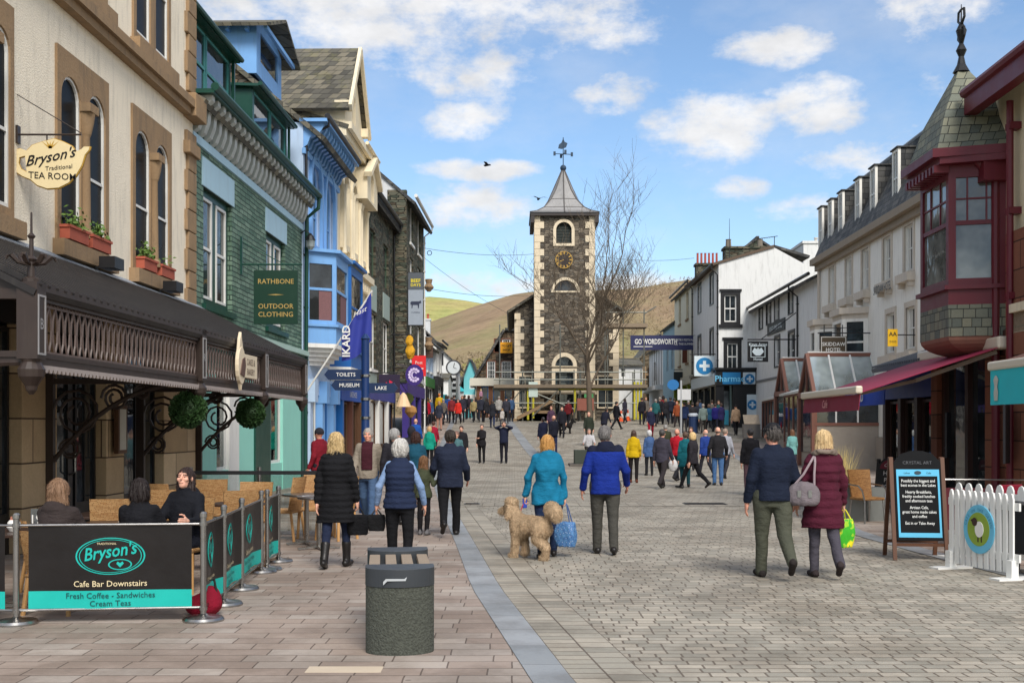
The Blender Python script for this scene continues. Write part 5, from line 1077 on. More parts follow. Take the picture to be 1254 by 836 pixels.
for a,b in lo:window(T,a,b,zl0,zl1,.1,.07,1,2,curtain=NET);mb=MB();mb.box(a-.2,b+.2,-.3,.05,zl0-.42,zl0-.12);mb.poly(rect(a-.16,b+.16,zl0-.1,zl1+.2),[rect(a,b,zl0,zl1)],-.04,.03);mb.build('sill',HT,T)
def bay3(u0,u1,pr,z0,z1):
 pts=[(u0,0),(u0+.5,-pr),(u1-.5,-pr),(u1,0)];b=MB();b.poly(pts,[],z1,z1+.2,plane='xy');b.poly([(u0-.12,0),(u0+.45,-pr-.12),(u1-.45,-pr-.12),(u1+.12,0)],[],z1+.2,z1+.45,plane='xy');b.poly(pts,[],-.5,z0,plane='xy');body=b.build('bay',HT,T)
 for p,q in zip(pts,pts[1:]):
  p,q=Vector(p),Vector(q);d=q-p;L_=d.length;xf=Matrix.Translation((p.x,p.y,0))@Matrix.Rotation(math.atan2(d.y,d.x),4,'Z');mb=MB();mb.xf=xf;mb.poly(rect(0,L_,z0,z1),[rect(.18,L_-.18,z0+.1,z1-.12)],0,.12);zm=(z0+z1)/2;mb.box(.14,L_-.14,.03,.1,zm-.04,zm+.04);w_=mb.build('window',HW,body);mb=MB();mb.xf=xf;mb.box(.14,L_-.14,.06,.065,z0+.06,z1-.08);mb.build('pane',M['glass'],w_)
bay3(f.u(1010),f.u(1024),.8,zl0-.3,zl1+.1);bay3(f.u(1042),f.u(1063),.9,zl0-.3,zl1+.1)
mb=MB();mb.box(-.1,U,-.42,.05,ze-.14,ze+.14);mb.box(-.05,U,-.2,.05,ze-.4,ze-.14);mb.build('cornice',plain('brown_cornice',C(150,134,114),.7,.15,2,dirt=.3),T)
zm=f.z(1003,264,1.0);mb=MB();mb.slab((-.1,-.25,ze+.12),(U,-.25,ze+.12),(U,1.0,zm),(-.1,1.0,zm),.12);mb.box(-.1,U,.9,9.5,zm-.2,zm+.1);mb.slab((-.1,9.8,ze+.1),(-.1,-.2,ze+.1),(-.1,1.0,zm),(-.1,8,zm),.1);rf=mb.build('mansard_roof',M['slate_dark'],T)
mb=MB();mb.tube([(-.1,.93,zm+.12),(U,.93,zm+.12)],.08,6);mb.build('roof_roll',M['lead'],T)
for k,px in enumerate((1009,1021,1034,1055,1074,1102)):
 u=f.u(px,.3);w2=.36;z0,z1=ze+.5,zm-.35;mb=MB();mb.poly(rect(u-w2,u+w2,z0,z1),[rect(u-w2+.1,u+w2-.1,z0+.12,z1-.1)],.12,.22);d_=mb.build('dormer',HW,T);mb=MB();mb.box(u-w2,u-w2+.06,.22,1.3,z0,z1);mb.box(u+w2-.06,u+w2,.22,1.3,z0,z1);mb.box(u-w2-.06,u+w2+.06,.06,1.35,z1,z1+.06);mb.build('cheek',M['slate_dark'],d_);mb=MB();mb.box(u-w2+.08,u+w2-.08,.18,.185,z0+.12,z1-.1);mb.build('pane',M['glass_pale'],d_);mb=MB();mb.box(u-w2+.08,u+w2-.08,.14,.175,(z0+z1)/2-.03,(z0+z1)/2+.03);mb.box(u-.02,u+.02,.14,.175,z0+.12,z1-.1);mb.build('glazing_bar',M['white'],d_)
mb=MB();zl=f.z(1087,359);textpoly(mb,'SKIDDAW HOTEL',.44,f.u(1091),zl,-.3,bold=.02,depth=.03,sx=.62);mb.build('lettering',BL,T)
mb=MB();mb.tube([(f.u(1005),-.1,ze-.2),(f.u(1005),-.1,0)],.06,6);mb.build('downpipe',HT,T)
mb=MB();a,b=f.u(1057),f.u(1110);mb.box(a,b,-.12,0,.1,1.0);mb.build('plinth',plain('grey_plinth',C(160,150,138),.8),T)
pS=at(1020.5,424,45);k=45/F;hw,hh=16*k,12.5*k;S=thing('hotel_sign','brown square hanging sign reading SKIDDAW HOTEL','sign',pS);mb=MB();mb.box(-hw,hw,-.04,.04,-hh,hh);mb.build('board',plain('olive_brown_board',C(74,62,46),.5,.06),S);mb=MB();mb.poly(rect(-hw+.03,hw-.03,-hh+.03,hh-.03),[rect(-hw+.05,hw-.05,-hh+.05,hh-.05)],-.044,-.04);textpoly(mb,'SKIDDAW',.2,0,.02,-.041,bold=.01);textpoly(mb,'HOTEL',.2,0,-.2,-.041,bold=.01);mb.build('lettering',M['white'],S)
mb=MB();mb.tube([(-hw-.1,0,hh+.12),(hw+1.8,0,hh+.12)],.025,5);[mb.tube([(q,0,hh),(q,0,hh+.45)],.02,5)for q in(-hw*.7,hw*.7)];mb.tube([(-hw,0,hh+.3),(hw+.2,0,hh+.34)],.015,5);mb.build('bracket',BL,S)
S=thing('yellow_sign','small yellow rated-hotel plaque with black letters on the white hotel front','sign',at(1093,413.5,39.5),0);mb=MB();k=39.5/F;mb.box(-6*k,6*k,-.03,.03,-10.5*k,10.5*k);mb.build('board',plain('plaque_yellow',C(226,176,20),.5),S);mb=MB();textpoly(mb,'AA',.2,0,.06,-.031,bold=.02);textpoly(mb,'***',.2,0,-.25,-.031,bold=.02);mb.build('lettering',BL,S)
mb=MB();mb.tube([(0,0,.1),(.9,0,.1)],.02,5);mb.build('bracket',BL,S)
RW=plain('red_brown_frame',C(126,84,70),.55,.12,4);t=NT('conservatory_glass');fr=t('Fresnel',{'IOR':1.5});df=t('BsdfDiffuse',{'Color':(.62,.7,.7,1)});gl=t('BsdfGlossy',{'Roughness':.05});tr=t('BsdfTransparent',{'Color':(.8,.87,.87,1)});nz=t.ramp(t.noise(t('TexCoord',out=3),.5,3),[(.4,(.15,.15,.15)),(.6,(.75,.75,.75))]);a_=t('MixShader',{0:nz,1:tr,2:df});t.t.links.new(t('MixShader',{0:t.math('MULTIPLY_ADD',fr,1.0,.12),1:a_,2:gl}),t('OutputMaterial',None,None).inputs[0]);M['cons']=t.m
def conservatory(pxp,Y,pz,L_,zE_,zR,lab,dpt):
 """glass lean-to with a gabled front facing the street; its ridge runs back to the hotel"""
 p=at(pxp,0,Y);X=p.x;C_=thing('conservatory',lab,'conservatory',(X,Y,g(Y)),0,'glass conservatories in front of the hotel')
 w=L_/2;mb=MB()
 for s_ in(-1,1):mb.bar((0,s_*w,zE_),(0,0,zR),.14,.16);mb.bar((0,s_*(w-.05),-.2),(0,s_*(w-.05),zE_),.2)
 mb.bar((0,-w,zE_),(0,w,zE_),.2,.22);mb.bar((0,0,zE_),(0,0,zR),.08);mb.bar((0,0,zR),(dpt,0,zR),.14,.14)
 for s_ in(-1,1):
  mb.bar((0,s_*w,zE_),(dpt,s_*w,zE_),.16,.2)
  mb.bar((0,s_*w,pz),(dpt,s_*w,pz),.12)
 mb.build('frame',RW,C_)
 mb=MB();n=5
 for i in range(n+1):x=dpt*i/n;[mb.bar((x,s_*w,zE_+.05),(x,0,zR+.03),.07)for s_ in(-1,1)]
 for i in range(1,n):[mb.bar((dpt*i/n,s_*w,pz),(dpt*i/n,s_*w,zE_),.06)for s_ in(-1,1)]
 mb.bar((.02,0,zR+.06),(dpt,0,zR+.06),.12);mb.build('glazing_bar',M['white'],C_)
 mb=MB();[mb.slab((0,s_*w,zE_),(dpt,s_*w,zE_),(dpt,0,zR),(0,0,zR),.01)for s_ in(-1,1)];mb.build('roof_pane',M['cons'],C_)
 mb=MB();mb.add([(.02,-w,zE_),(.02,w,zE_),(.02,0,zR)],[(0,1,2)]);mb.box(.02,dpt,-w+.02,-w+.03,pz,zE_);mb.box(.0,.01,-w+.1,w-.1,.6,zE_);mb.build('pane',M['glass'],C_)
 mb=MB();mb.box(.03,dpt,-w-.02,w,-.3,pz);mb.build('plinth',plain('pale_plinth',C(160,150,138),.8),C_)
conservatory(988,45.0,1.7,2.2,2.85,4.45,'larger glass conservatory with red brown gable frame in front of the white hotel',4.2)
conservatory(957,53.5,.6,2.2,2.7,4.3,'smaller glass conservatory with red brown gable frame nearer the white inn',3.4)
GF=thing('glazed_arcade','low glazed shopfront with cream roof edge running from the conservatories to the inn','shopfront',(0,0,g(56)))
def strip(px0,Y0,px1,Y1,z0,z1,par):
 A,B=at(px0,0,Y0),at(px1,0,Y1);f_=Fac((A.x,A.y),(B.x,B.y),g(56));U_=f_.L;rot=Matrix.Translation((f_.A.x,f_.A.y,0))@Matrix.Rotation(f_.rz,4,'Z');mb=MB();mb.xf=rot;n=max(2,int(U_/1.3))
 for i in range(n+1):u=U_*i/n;mb.box(u-.05,u+.05,-.05,.05,z0,z1)
 mb.box(0,U_,-.05,.05,z1,z1+.15);mb.box(0,U_,-.05,.05,-.5,z0);mb.build('frame',RW,par);mb=MB();mb.xf=rot;mb.box(0,U_,-.01,.0,z0,z1);mb.build('pane',M['glass'],par);mb=MB();mb.xf=rot;mb.slab((-.1,-.25,z1+.16),(U_+.1,-.25,z1+.16),(U_+.1,1.9,z1+.75),(-.1,1.9,z1+.75),.1);mb.build('roof_edge',plain('pale_roof',C(206,208,204),.6,.08),par)
strip(934,62,953,54.8,.3,2.25,GF);strip(961,52,984,46.8,.3,2.3,GF)
def XR(Y):return 8.5+.0237*Y
f=FR(8.5,1086,1147,.0);T=f.thing('small_blue_awning_shop','single storey shop with ribbed lead roof, dark posts and bright windows beneath the blue awning','building');U=f.L;L1=3.15
mb=MB();mb.slab((-.1,-.35,L1),(U,-.35,L1),(U,4.2,L1+1.45),(-.1,4.2,L1+1.45),.1);n=22
for i in range(n):u=U*i/n;mb.bar((u,-.35,L1+.04),(u,4.2,L1+1.49),.06,.05)
mb.build('roof',plain('ribbed_lead',C(92,96,102),.55,.2,3),T)
mb=MB();mb.box(0,U,-.1,.1,2.4,L1-.1);mb.build('fascia',plain('navy_fascia',C(24,50,120),.5),T);mb=MB();mb.box(0,U,3.0,4.1,-.2,L1+1.0);mb.box(-.02,.0,0,4,-.2,L1);mb.build('back_wall',M['dark'],T)
BR=plain('dark_brown_post',C(58,36,30),.5,.15)
for k in range(3):
 a=U*k/3;mb=MB();mb.box(a,a+.2,-.1,.06,-.2,2.4);mb.build('post',BR,T)
 w_=window(T,a+.24,a+U/3-.02,.5,2.35,.0,.06,1,1,BR,M['clear'],name='shop_window');mb=MB();mb.box(a+.24,a+U/3-.02,-.02,.1,-.2,.5);mb.build('stall_riser',BR,T);room(T,a+.2,a+U/3,.12,1.2,.5,2.4);goods([plain('poster_teal',C(70,170,160),.5),yel,M['white']],T,a+.3,a+U/3-.1,.12,.5,2.2,9,90+k)
W_=f.w;S=thing('awning','short bright blue shop awning with white lettering','awning',f.w(0,0,0),f.rz);mb=MB();mb.slab((U*.1,-1.1,2.62),(U*1.0,-1.1,2.62),(U*1.0,-.08,3.05),(U*.1,-.08,3.05),.03);mb.slab((U*.1,-1.12,2.22),(U*1.0,-1.12,2.22),(U*1.0,-1.1,2.62),(U*.1,-1.1,2.62),.02);mb.build('fabric',plain('royal_blue_cloth',C(22,64,170),.7,.08),S);mb=MB();textpoly(mb,'LAKELAND',.26,U*.4,2.32,-1.15,bold=.02);mb.build('lettering',M['white'],S)
BU=plain('burgundy_paint',C(100,28,40),.45,.12,3,dirt=.1);RS=brickmat('red_sandstone',(C(112,72,56),C(134,88,68)),C(126,80,62),C(60,40,32),1.1,.5,.012,.85,.01,.012,None,.35)
f=FR(8.5,1147,1330,0.0);T=f.thing('burgundy_oriel_building','cream rendered building with burgundy oriel turret and dark red shopfront');U=f.L
ze=f.z(1210,130);ug=f.u(1190)
wall(T,'wall',0,U,3.3,ze,[],plain('cream_wall_right',C(222,208,176),.85,.06,2,bump=.006,dirt=.2),.3,8)
ua,ub=f.u(1206),U;zt=f.z(1240,70)
mb=MB();ue=f.u(1222);mb.slab((ue,-.5,ze-.1),(U,-.5,ze-.1),(U,4,ze+3.2),(ue,4,ze+3.2),.15);mb.build('roof',M['green_slate'],T);mb=MB();mb.box(ue,U,-.62,-.4,ze-.3,ze+.02);mb.tube([(ue,-.62,ze+.1),(U,-.62,ze+.1)],.09,8);mb.build('eaves',BU,T)
u2=f.u(1248);mb=MB();mb.tube([(u2,-.16,0),(u2,-.16,ze-.3)],.065,8);[mb.box(u2-.11,u2+.11,-.2,0,z_,z_+.12)for z_ in(4,5.5,7)];u3=f.u(1230);mb.tube([(u3,-.16,0),(u3,-.16,ze-1.6),(u3,-.5,ze-1.2)],.075,8);mb.box(u3-.2,u3+.2,-.45,0,ze-1.6,ze-1.1);mb.build('downpipe',BU,T)
z0,z1=f.z(1172,366,-.95),f.z(1172,188,-.95);u1=f.u(1232);dp_=max(.25,u1-f.u(1170,-.95));u0=f.u(1127,-.95)-dp_
EDGE=M['glass_pale']
ob=oriel(T,u0,u1,z0,z1,.95,BU,glassmat('oriel_glass',C(110,112,108)),None,None,0,None,dp_,3,.06)
um=(u0+u1)/2;pr=.95;zpk=f.z(1178,84,-.45)
mb=MB();ring=[(u0-.25,.05),(u0+dp_-.1,-pr-.25),(u1-dp_+.1,-pr-.25),(u1+.25,.05)];mid=[(u0+.32,.2),(u0+.42,-.95),(u1-.42,-.95),(u1-.32,.2)];top=[(um-.07,-.35),(um-.07,-.5),(um+.07,-.5),(um+.07,-.35)]
vs=[(x,y,z1+.1)for x,y in ring]+[(x,y,z1+(zpk-z1)*.48)for x,y in mid]+[(x,y,zpk)for x,y in top];fs=[(i+4*k,i+1+4*k,i+5+4*k,i+4+4*k)for k in(0,1)for i in range(3)]+[(8,9,10,11),(3,0,4,7),(7,4,8,11)]
mb.add(vs,fs);TS=brickmat('turret_slate',(C(92,98,90),C(110,114,102)),C(124,124,106),C(52,54,50),.26,.17,.008,.7,.02,.03,None,.4);mb.build('turret_roof',TS,T)
mb=MB();mb.xf=Matrix.Translation((0,-.43,0));mb.tube([(um,0,zpk-.1),(um,0,zpk+1.25)],[.05,.008],6);mb.lathe([(.16,0),(.08,.15),(.05,.3),(.1,.42),(.04,.55),(.1,.8),(.03,.95)],(um,0,zpk-.05),10)
for s_ in(-1,1):
 for z_ in(.5,.85):mb.tube([(um,0,zpk+z_),(um+s_*.16,0,zpk+z_+.12),(um+s_*.14,0,zpk+z_+.28),(um,0,zpk+z_+.3)],.025,5)
mb.build('finial',M['black'],T)
mb=MB();pts=[(u0-.32,0),(u0+dp_-.15,-pr-.34),(u1-dp_+.15,-pr-.34),(u1+.32,0)];mb.poly(pts,[],z1+.0,z1+.16,plane='xy');mb.poly([(x*1,y*.9)for x,y in pts],[],z1-.12,z1-.0005,plane='xy')
for i in range(9):u=u0+dp_+(u1-u0-2*dp_)*i/8;mb.box(u-.05,u+.05,-pr-.28,-pr,z1-.26,z1-.12)
mb.build('turret_eaves',BU,T)
mb=MB();vs=[];ringb=[(u0,.02),(u0+dp_,-pr),(u1-dp_,-pr),(u1,.02)]
vs=[(x,y,z0-.06)for x,y in ringb]+[(um+(x-um)*1.02,y*1.0,z0-.64)for x,y in ringb];fs=[(i+1,i,i+4,i+5)for i in range(3)];mb.add(vs,fs);mb.build('slate_skirt',TS,T)
mb=MB();n=8
for i in range(n):
 a=i/n*PI/2;b=(i+1)/n*PI/2;s0,s1=math.cos(a),math.cos(b);za,zb_=z0-.64-.36*math.sin(a),z0-.64-.36*math.sin(b)
 va=[(um+(x-um)*(.35+.65*s0),y*s0+.0,za)for x,y in ringb];vb=[(um+(x-um)*(.35+.65*s1),y*s1,zb_)for x,y in ringb];mb.add(va+vb,[(j+1,j,j+4,j+5)for j in range(3)])
mb.build('corbel',plain('pink_plaster',C(140,98,82),.85,.2,3,dirt=.3),T)
for k in range(3):
 a=f.u(1160)+.0+k*.9;
for a,b,c in((0,.35,3.4),(f.u(1214),f.u(1214)+.55,3.4),(u3+.35,U,5.2)):mb=MB();mb.box(a,b,-.12,.3,-.3,c);mb.build('pier',RS,T)
mb=MB();mb.box(0,U,-.06,.3,3.05,3.5);mb.build('lintel',BR,T)
mb=MB();x=.36
while x<f.u(1214)-.2:mb.box(x,x+.16,-.02,.1,-.3,3.05);x+=1.3
mb.build('shopfront_post',BR,T);mb=MB();mb.box(.3,U,2.6,2.8,-.3,3.3);mb.box(.35,f.u(1214),.05,.12,-.3,.55);mb.build('shopfront_back',M['dark'],T);mb=MB();mb.box(.36,f.u(1214),.08,.09,.55,3.05);mb.build('shop_pane',M['glass'],T)
mb=MB();mb.box(f.u(1248),U,-.2,.0,3.75,3.9);mb.box(f.u(1249),U,-.12,.02,3.4,3.75);mb.build('corner_moulding',M['cream_stone'],T)
for px,py0,py1,lab,w2 in((1161,505,560,'tall narrow dark menu board with red heading beside the oriel doorway',.2),(1233,495,567,'tall chalk menu board with white writing by the burgundy downpipe',.26)):
 u=f.u(px,-.3);za,zb_=f.z(px,py1,-.3),f.z(px,py0,-.3);S=thing('menu_board',lab,'menu board',f.w(u,-.3,za),f.rz-.55,None);mb=MB();mb.box(-w2,w2,-.02,.02,0,zb_-za);mb.build('board',plain('slate_grey_board',C(58,56,58),.6,.15,8),S);mb=MB();mb.box(-w2+.02,w2-.02,-.024,-.02,zb_-za-.24,zb_-za-.02);mb.build('heading',plain('dull_red',C(120,46,50),.6),S);mb=MB();rs=random.Random(px)
 z_=zb_-za-.36
 while z_>.1:textpoly(mb,rs.choice(['soup of the day','scones & jam','tea & cake','hot pies','salads']),.065,0,z_,-.021);z_-=.12
 mb.build('chalk_writing',M['white'],S)
ca,cb=f.u(985,-2.75),f.u(1243);zc_=3.55;zl_=2.36;PRJ=2.75
zc_=f.z(1236,424,-.2);AW=thing('awning','large sloping burgundy awning with cream cassette and scalloped front valance','awning',f.w(0,0,0),f.rz)
mb=MB();mb.slab((ca,-PRJ,zl_),(cb,-PRJ,zl_),(cb,-.3,zc_),(ca,-.3,zc_),.015);mb.build('fabric',plain('burgundy_canvas',C(140,34,66),.75,.08,3),AW)
mb=MB();mb.slab((ca,-PRJ-.03,zl_-.32),(cb,-PRJ-.03,zl_-.32),(cb,-PRJ,zl_-.03),(ca,-PRJ,zl_-.03),.012);mb.build('valance',plain('valance_canvas',C(128,30,54),.75,.08,3),AW)
mb=MB();textpoly(mb,'Cafe',.22,(ca+cb)/2-.2,zl_-.24,-PRJ-.045,shear=.3,bold=.01);mb.build('lettering',plain('pink_lettering',C(214,150,150),.6),AW)
CR2=plain('cream_metal',C(212,200,180),.4,.05);mb=MB();mb.box(ca-.05,cb+.05,-.32,-.02,zc_-.02,zc_+.2);mb.build('cassette',CR2,AW,bevel=.04);mb=MB();mb.box(ca-.02,cb+.02,-PRJ-.08,-PRJ+.05,zl_-.02,zl_+.12);mb.build('front_bar',CR2,AW,bevel=.03)
for u in(ca+.5,cb-.3):mb=MB();mb.bar((u,-.2,zc_-.06),(u-.5,-1.5,(zc_+zl_)/2-.16),.07);mb.bar((u-.5,-1.5,(zc_+zl_)/2-.16),(u,-PRJ+.05,zl_-.02),.06);mb.build('folding_arm',plain('grey_arm',C(140,126,112),.4),AW)
pA=f.u(1208,-1.6);AT=thing('awning','turquoise awning valance with cream bar at the edge of the burgundy building','awning',f.w(f.u(1210,-1.93),0,0),f.rz);zz=f.z(1230,452,-1.9);mb=MB();mb.box(.0,3,-1.95,-1.8,zz,zz+.13);mb.build('front_bar',CR2,AT,bevel=.03);mb=MB();mb.box(.06,3,-1.92,-1.9,zz-.5,zz);mb.build('valance',plain('turquoise_canvas',C(40,186,196),.7,.1,4),AT);mb=MB();mb.slab((0,-1.86,zz+.1),(3,-1.86,zz+.1),(3,0,zz+.75),(0,0,zz+.75),.02);mb.build('fabric',plain('brown_canvas',C(96,66,56),.8),AT);mb=MB();mb.lathe([(.06,0),(.08,.12),(.05,.2),(.09,.3),(.03,.36)],(.28,-1.93,zz-.44),8,sy=.1);mb.build('motif',plain('grey_motif',C(190,190,180),.6),AT)
V3=lambda*a:np.array(a,np.float32)
def smin(a,b,k):
 h=np.clip(.5+.5*(b-a)/k,0,1);return b+(a-b)*h-k*h*(1-h)
def rc(P,a,b,ra,rb):
 a,b=V3(*a),V3(*b);ab=b-a;L=float(ab@ab)+1e-9;t=np.clip(((P-a)@ab)/L,0,1)
 return np.linalg.norm(P-a-t[...,None]*ab,axis=-1)-(ra+(rb-ra)*t)
def el(P,c,r):
 q=(P-V3(*c))/V3(*r);k0=np.linalg.norm(q,axis=-1);k1=np.linalg.norm(q/V3(*r),axis=-1)+1e-6;return k0*(k0-1)/k1
def colm(P,prof,sq=2.3):
 """upright column of oval sections: rows of z, cx, cy, rx, ry"""
 p=np.array(prof,np.float32);z=np.clip(P[...,2],p[0,0],p[-1,0]);i=lambda k:np.interp(z,p[:,0],p[:,k])
 rx,ry=i(3),i(4);d=((np.abs(P[...,0]-i(1))/rx)**sq+(np.abs(P[...,1]-i(2))/ry)**sq)**(1/sq);d=(d-1)*np.minimum(rx,ry)
 return np.maximum(d,np.maximum(p[0,0]-P[...,2],P[...,2]-p[-1,0]))
def mesh_of(fn,lo,hi,h):
 lo=np.array(lo,np.float32)-h*1.5;n=np.ceil((np.array(hi)+h*1.5-lo)/h).astype(int)+1
 ax=[lo[k]+h*np.arange(n[k],dtype=np.float32)for k in range(3)];P=np.stack(np.meshgrid(*ax,indexing='ij'),-1);D=fn(P).astype(np.float32)
 S=D<0;cs=np.zeros(n-1,np.int8)
 for a in(0,1):
  for b in(0,1):
   for c in(0,1):cs+=S[a:n[0]-1+a,b:n[1]-1+b,c:n[2]-1+c]
 act=(cs>0)&(cs<8);idx=-np.ones(n-1,int);cells=np.argwhere(act);idx[act]=np.arange(len(cells));acc=np.zeros((len(cells),3));cnt=np.zeros(len(cells))
 cor=[(a,b,c)for a in(0,1)for b in(0,1)for c in(0,1)]
 for i in range(8):
  for j in range(i+1,8):
   if sum(abs(p-q)for p,q in zip(cor[i],cor[j]))!=1:continue
   pi,pj=cells+cor[i],cells+cor[j];di,dj=D[tuple(pi.T)],D[tuple(pj.T)];m=(di<0)!=(dj<0);t=di[m]/(di[m]-dj[m]);acc[m]+=pi[m]+(pj[m]-pi[m])*t[:,None];cnt[m]+=1
 v=lo+h*acc/np.maximum(cnt,1)[:,None];fs=[]
 for ax_ in range(3):
  o1,o2=(ax_+1)%3,(ax_+2)%3;sl=[slice(None)]*3;sl[ax_]=slice(0,n[ax_]-1);sh=list(sl);sh[ax_]=slice(1,n[ax_]);A,B=S[tuple(sl)],S[tuple(sh)];e=np.argwhere(A!=B)
  e=e[(e[:,o1]>0)&(e[:,o2]>0)&(e[:,o1]<n[o1]-1)&(e[:,o2]<n[o2]-1)]
  if not len(e):continue
  u1,u2=np.zeros(3,int),np.zeros(3,int);u1[o1]=1;u2[o2]=1;q=np.stack([idx[tuple((e-u1-u2).T)],idx[tuple((e-u2).T)],idx[tuple(e.T)],idx[tuple((e-u1).T)]],1);fl=~A[tuple(e.T)];q[fl]=q[fl][:,::-1];fs.append(q)
 return v,(np.concatenate(fs)if fs else np.zeros((0,4),int))
def npobj(name,parts,mat,parent,color=None):
 vs=np.concatenate([p[0]for p in parts]);o=0;fl=[]
 for v,f in parts:fl.append(f+o);o+=len(v)
 fl=np.concatenate(fl);me=bpy.data.meshes.new(name);me.vertices.add(len(vs));me.vertices.foreach_set('co',vs.astype(np.float32).ravel());me.loops.add(len(fl)*4);me.loops.foreach_set('vertex_index',fl.astype(np.int32).ravel());me.polygons.add(len(fl));me.polygons.foreach_set('loop_start',np.arange(len(fl),dtype=np.int32)*4);me.polygons.foreach_set('use_smooth',np.ones(len(fl),bool));me.update(calc_edges=True)
 me.materials.append(mat);ob=bpy.data.objects.new(name,me);COL.objects.link(ob);ob.parent=parent
 if color is not None:ob.color=color
 return ob
def waves(P,seed,f=9.0,n=5):
 r=np.random.RandomState(seed);s=0
 for k in range(n):d=r.normal(0,1,3)*f*(1+.5*k);d[2]*=.55;s=s+np.sin(P@d.astype(np.float32)+r.rand()*6.28)/(1+.5*k)
 return s/2.2
_hc={}
def head_mesh(sex,h):
 if(sex,h)in _hc:return _hc[(sex,h)]
 def fn(P):
  d=el(P,(0,-.012,.025),(.076,.097,.098));d=smin(d,el(P,(0,.02,-.05),(.058 if sex=='m' else .052,.066,.068)),.03);d=smin(d,el(P,(0,.065,-.092),(.026,.02,.02)),.025)
  d=smin(d,el(P,(0,.076,.034),(.05,.018,.013)),.015);d=smin(d,rc(P,(0,.088,.012),(0,.108,-.024),.009,.0135),.012)
  for s in(-1,1):
   d=-smin(-d,el(P,(s*.031,.098,.008),(.018,.014,.011)),.008);d=smin(d,el(P,(s*.04,.066,-.022),(.024,.022,.022)),.02);d=smin(d,el(P,(s*.077,-.004,-.002),(.011,.022,.033)),.006)
  d=smin(d,el(P,(0,.086,-.058),(.024,.011,.006)),.006);d=smin(d,el(P,(0,.084,-.069),(.02,.011,.006)),.006)
  return smin(d,rc(P,(0,-.012,-.08),(0,-.035,-.21),.05 if sex=='m' else .044,.058 if sex=='m' else .05),.03)
 _hc[(sex,h)]=mesh_of(fn,(-.1,-.13,-.22),(.1,.13,.14),h);return _hc[(sex,h)]
def hand_mesh(kind):
 """right hand, wrist at the origin, fingers along -z, thumb towards +y, palm facing -x"""
 if kind in _hc:return _hc[kind]
 cv={'relax':.32,'grip':1.25,'flat':.08}[kind];segs=[]
 for k,(y,L,r)in enumerate(((.031,.072,.0088),(.010,.080,.0092),(-.011,.074,.0088),(-.030,.058,.0078))):
  p=np.array([0,y*.9,-.088]);a=cv*(.55+.08*k)
  for q in(.45,.32,.25):n=p+np.array([-math.sin(a),y*.12,-math.cos(a)])*L*q;segs.append((p,n,r,r*.93));p=n;r*=.93;a+=cv*.75
 p=np.array([-.005,.03,-.03])
 for d,L,r in(((-.25,.75,-.62),.042,.012),((-.35-cv*.3,.3,-.85),.03,.0105),((-.45-cv*.4,0,-.85),.024,.0092)):d=np.array(d);d=d/np.linalg.norm(d);n=p+d*L;segs.append((p,n,r,r*.92));p=n
 def fn(P):
  d=rc(P,(0,0,.03),(0,0,-.02),.026,.027);d=smin(d,el(P,(0,.002,-.055),(.017,.044,.05)),.02)
  for a,b,r0,r1 in segs:d=smin(d,rc(P,a,b,r0,r1),.007)
  return d
 _hc[kind]=mesh_of(fn,(-.11,-.07,-.2),(.05,.09,.05),.0052);return _hc[kind]
def frame_to(z_dir,y_hint):
 z=Vector(z_dir).normalized();y=Vector(y_hint);y=(y-z*y.dot(z)).normalized();x=y.cross(z);return np.array([[x.x,y.x,z.x],[x.y,y.y,z.y],[x.z,y.z,z.z]])
def rot(pitch,yaw):return np.array((Matrix.Rotation(yaw,3,'Z')@Matrix.Rotation(-pitch,3,'X')))
def ik(S,T,a,b,hint):
 d=T-S;L=min(d.length,a+b-.002);d.normalize();x=(a*a-b*b+L*L)/(2*L);h=math.sqrt(max(0,a*a-x*x));hn=Vector(hint);hn=(hn-d*hn.dot(d)).normalized();return S+d*x+hn*h,S+d*L
SKINS={'fair':(1,.97,.94,1),'pink':(1.0,.84,.8,1),'tan':(.82,.72,.64,1)}
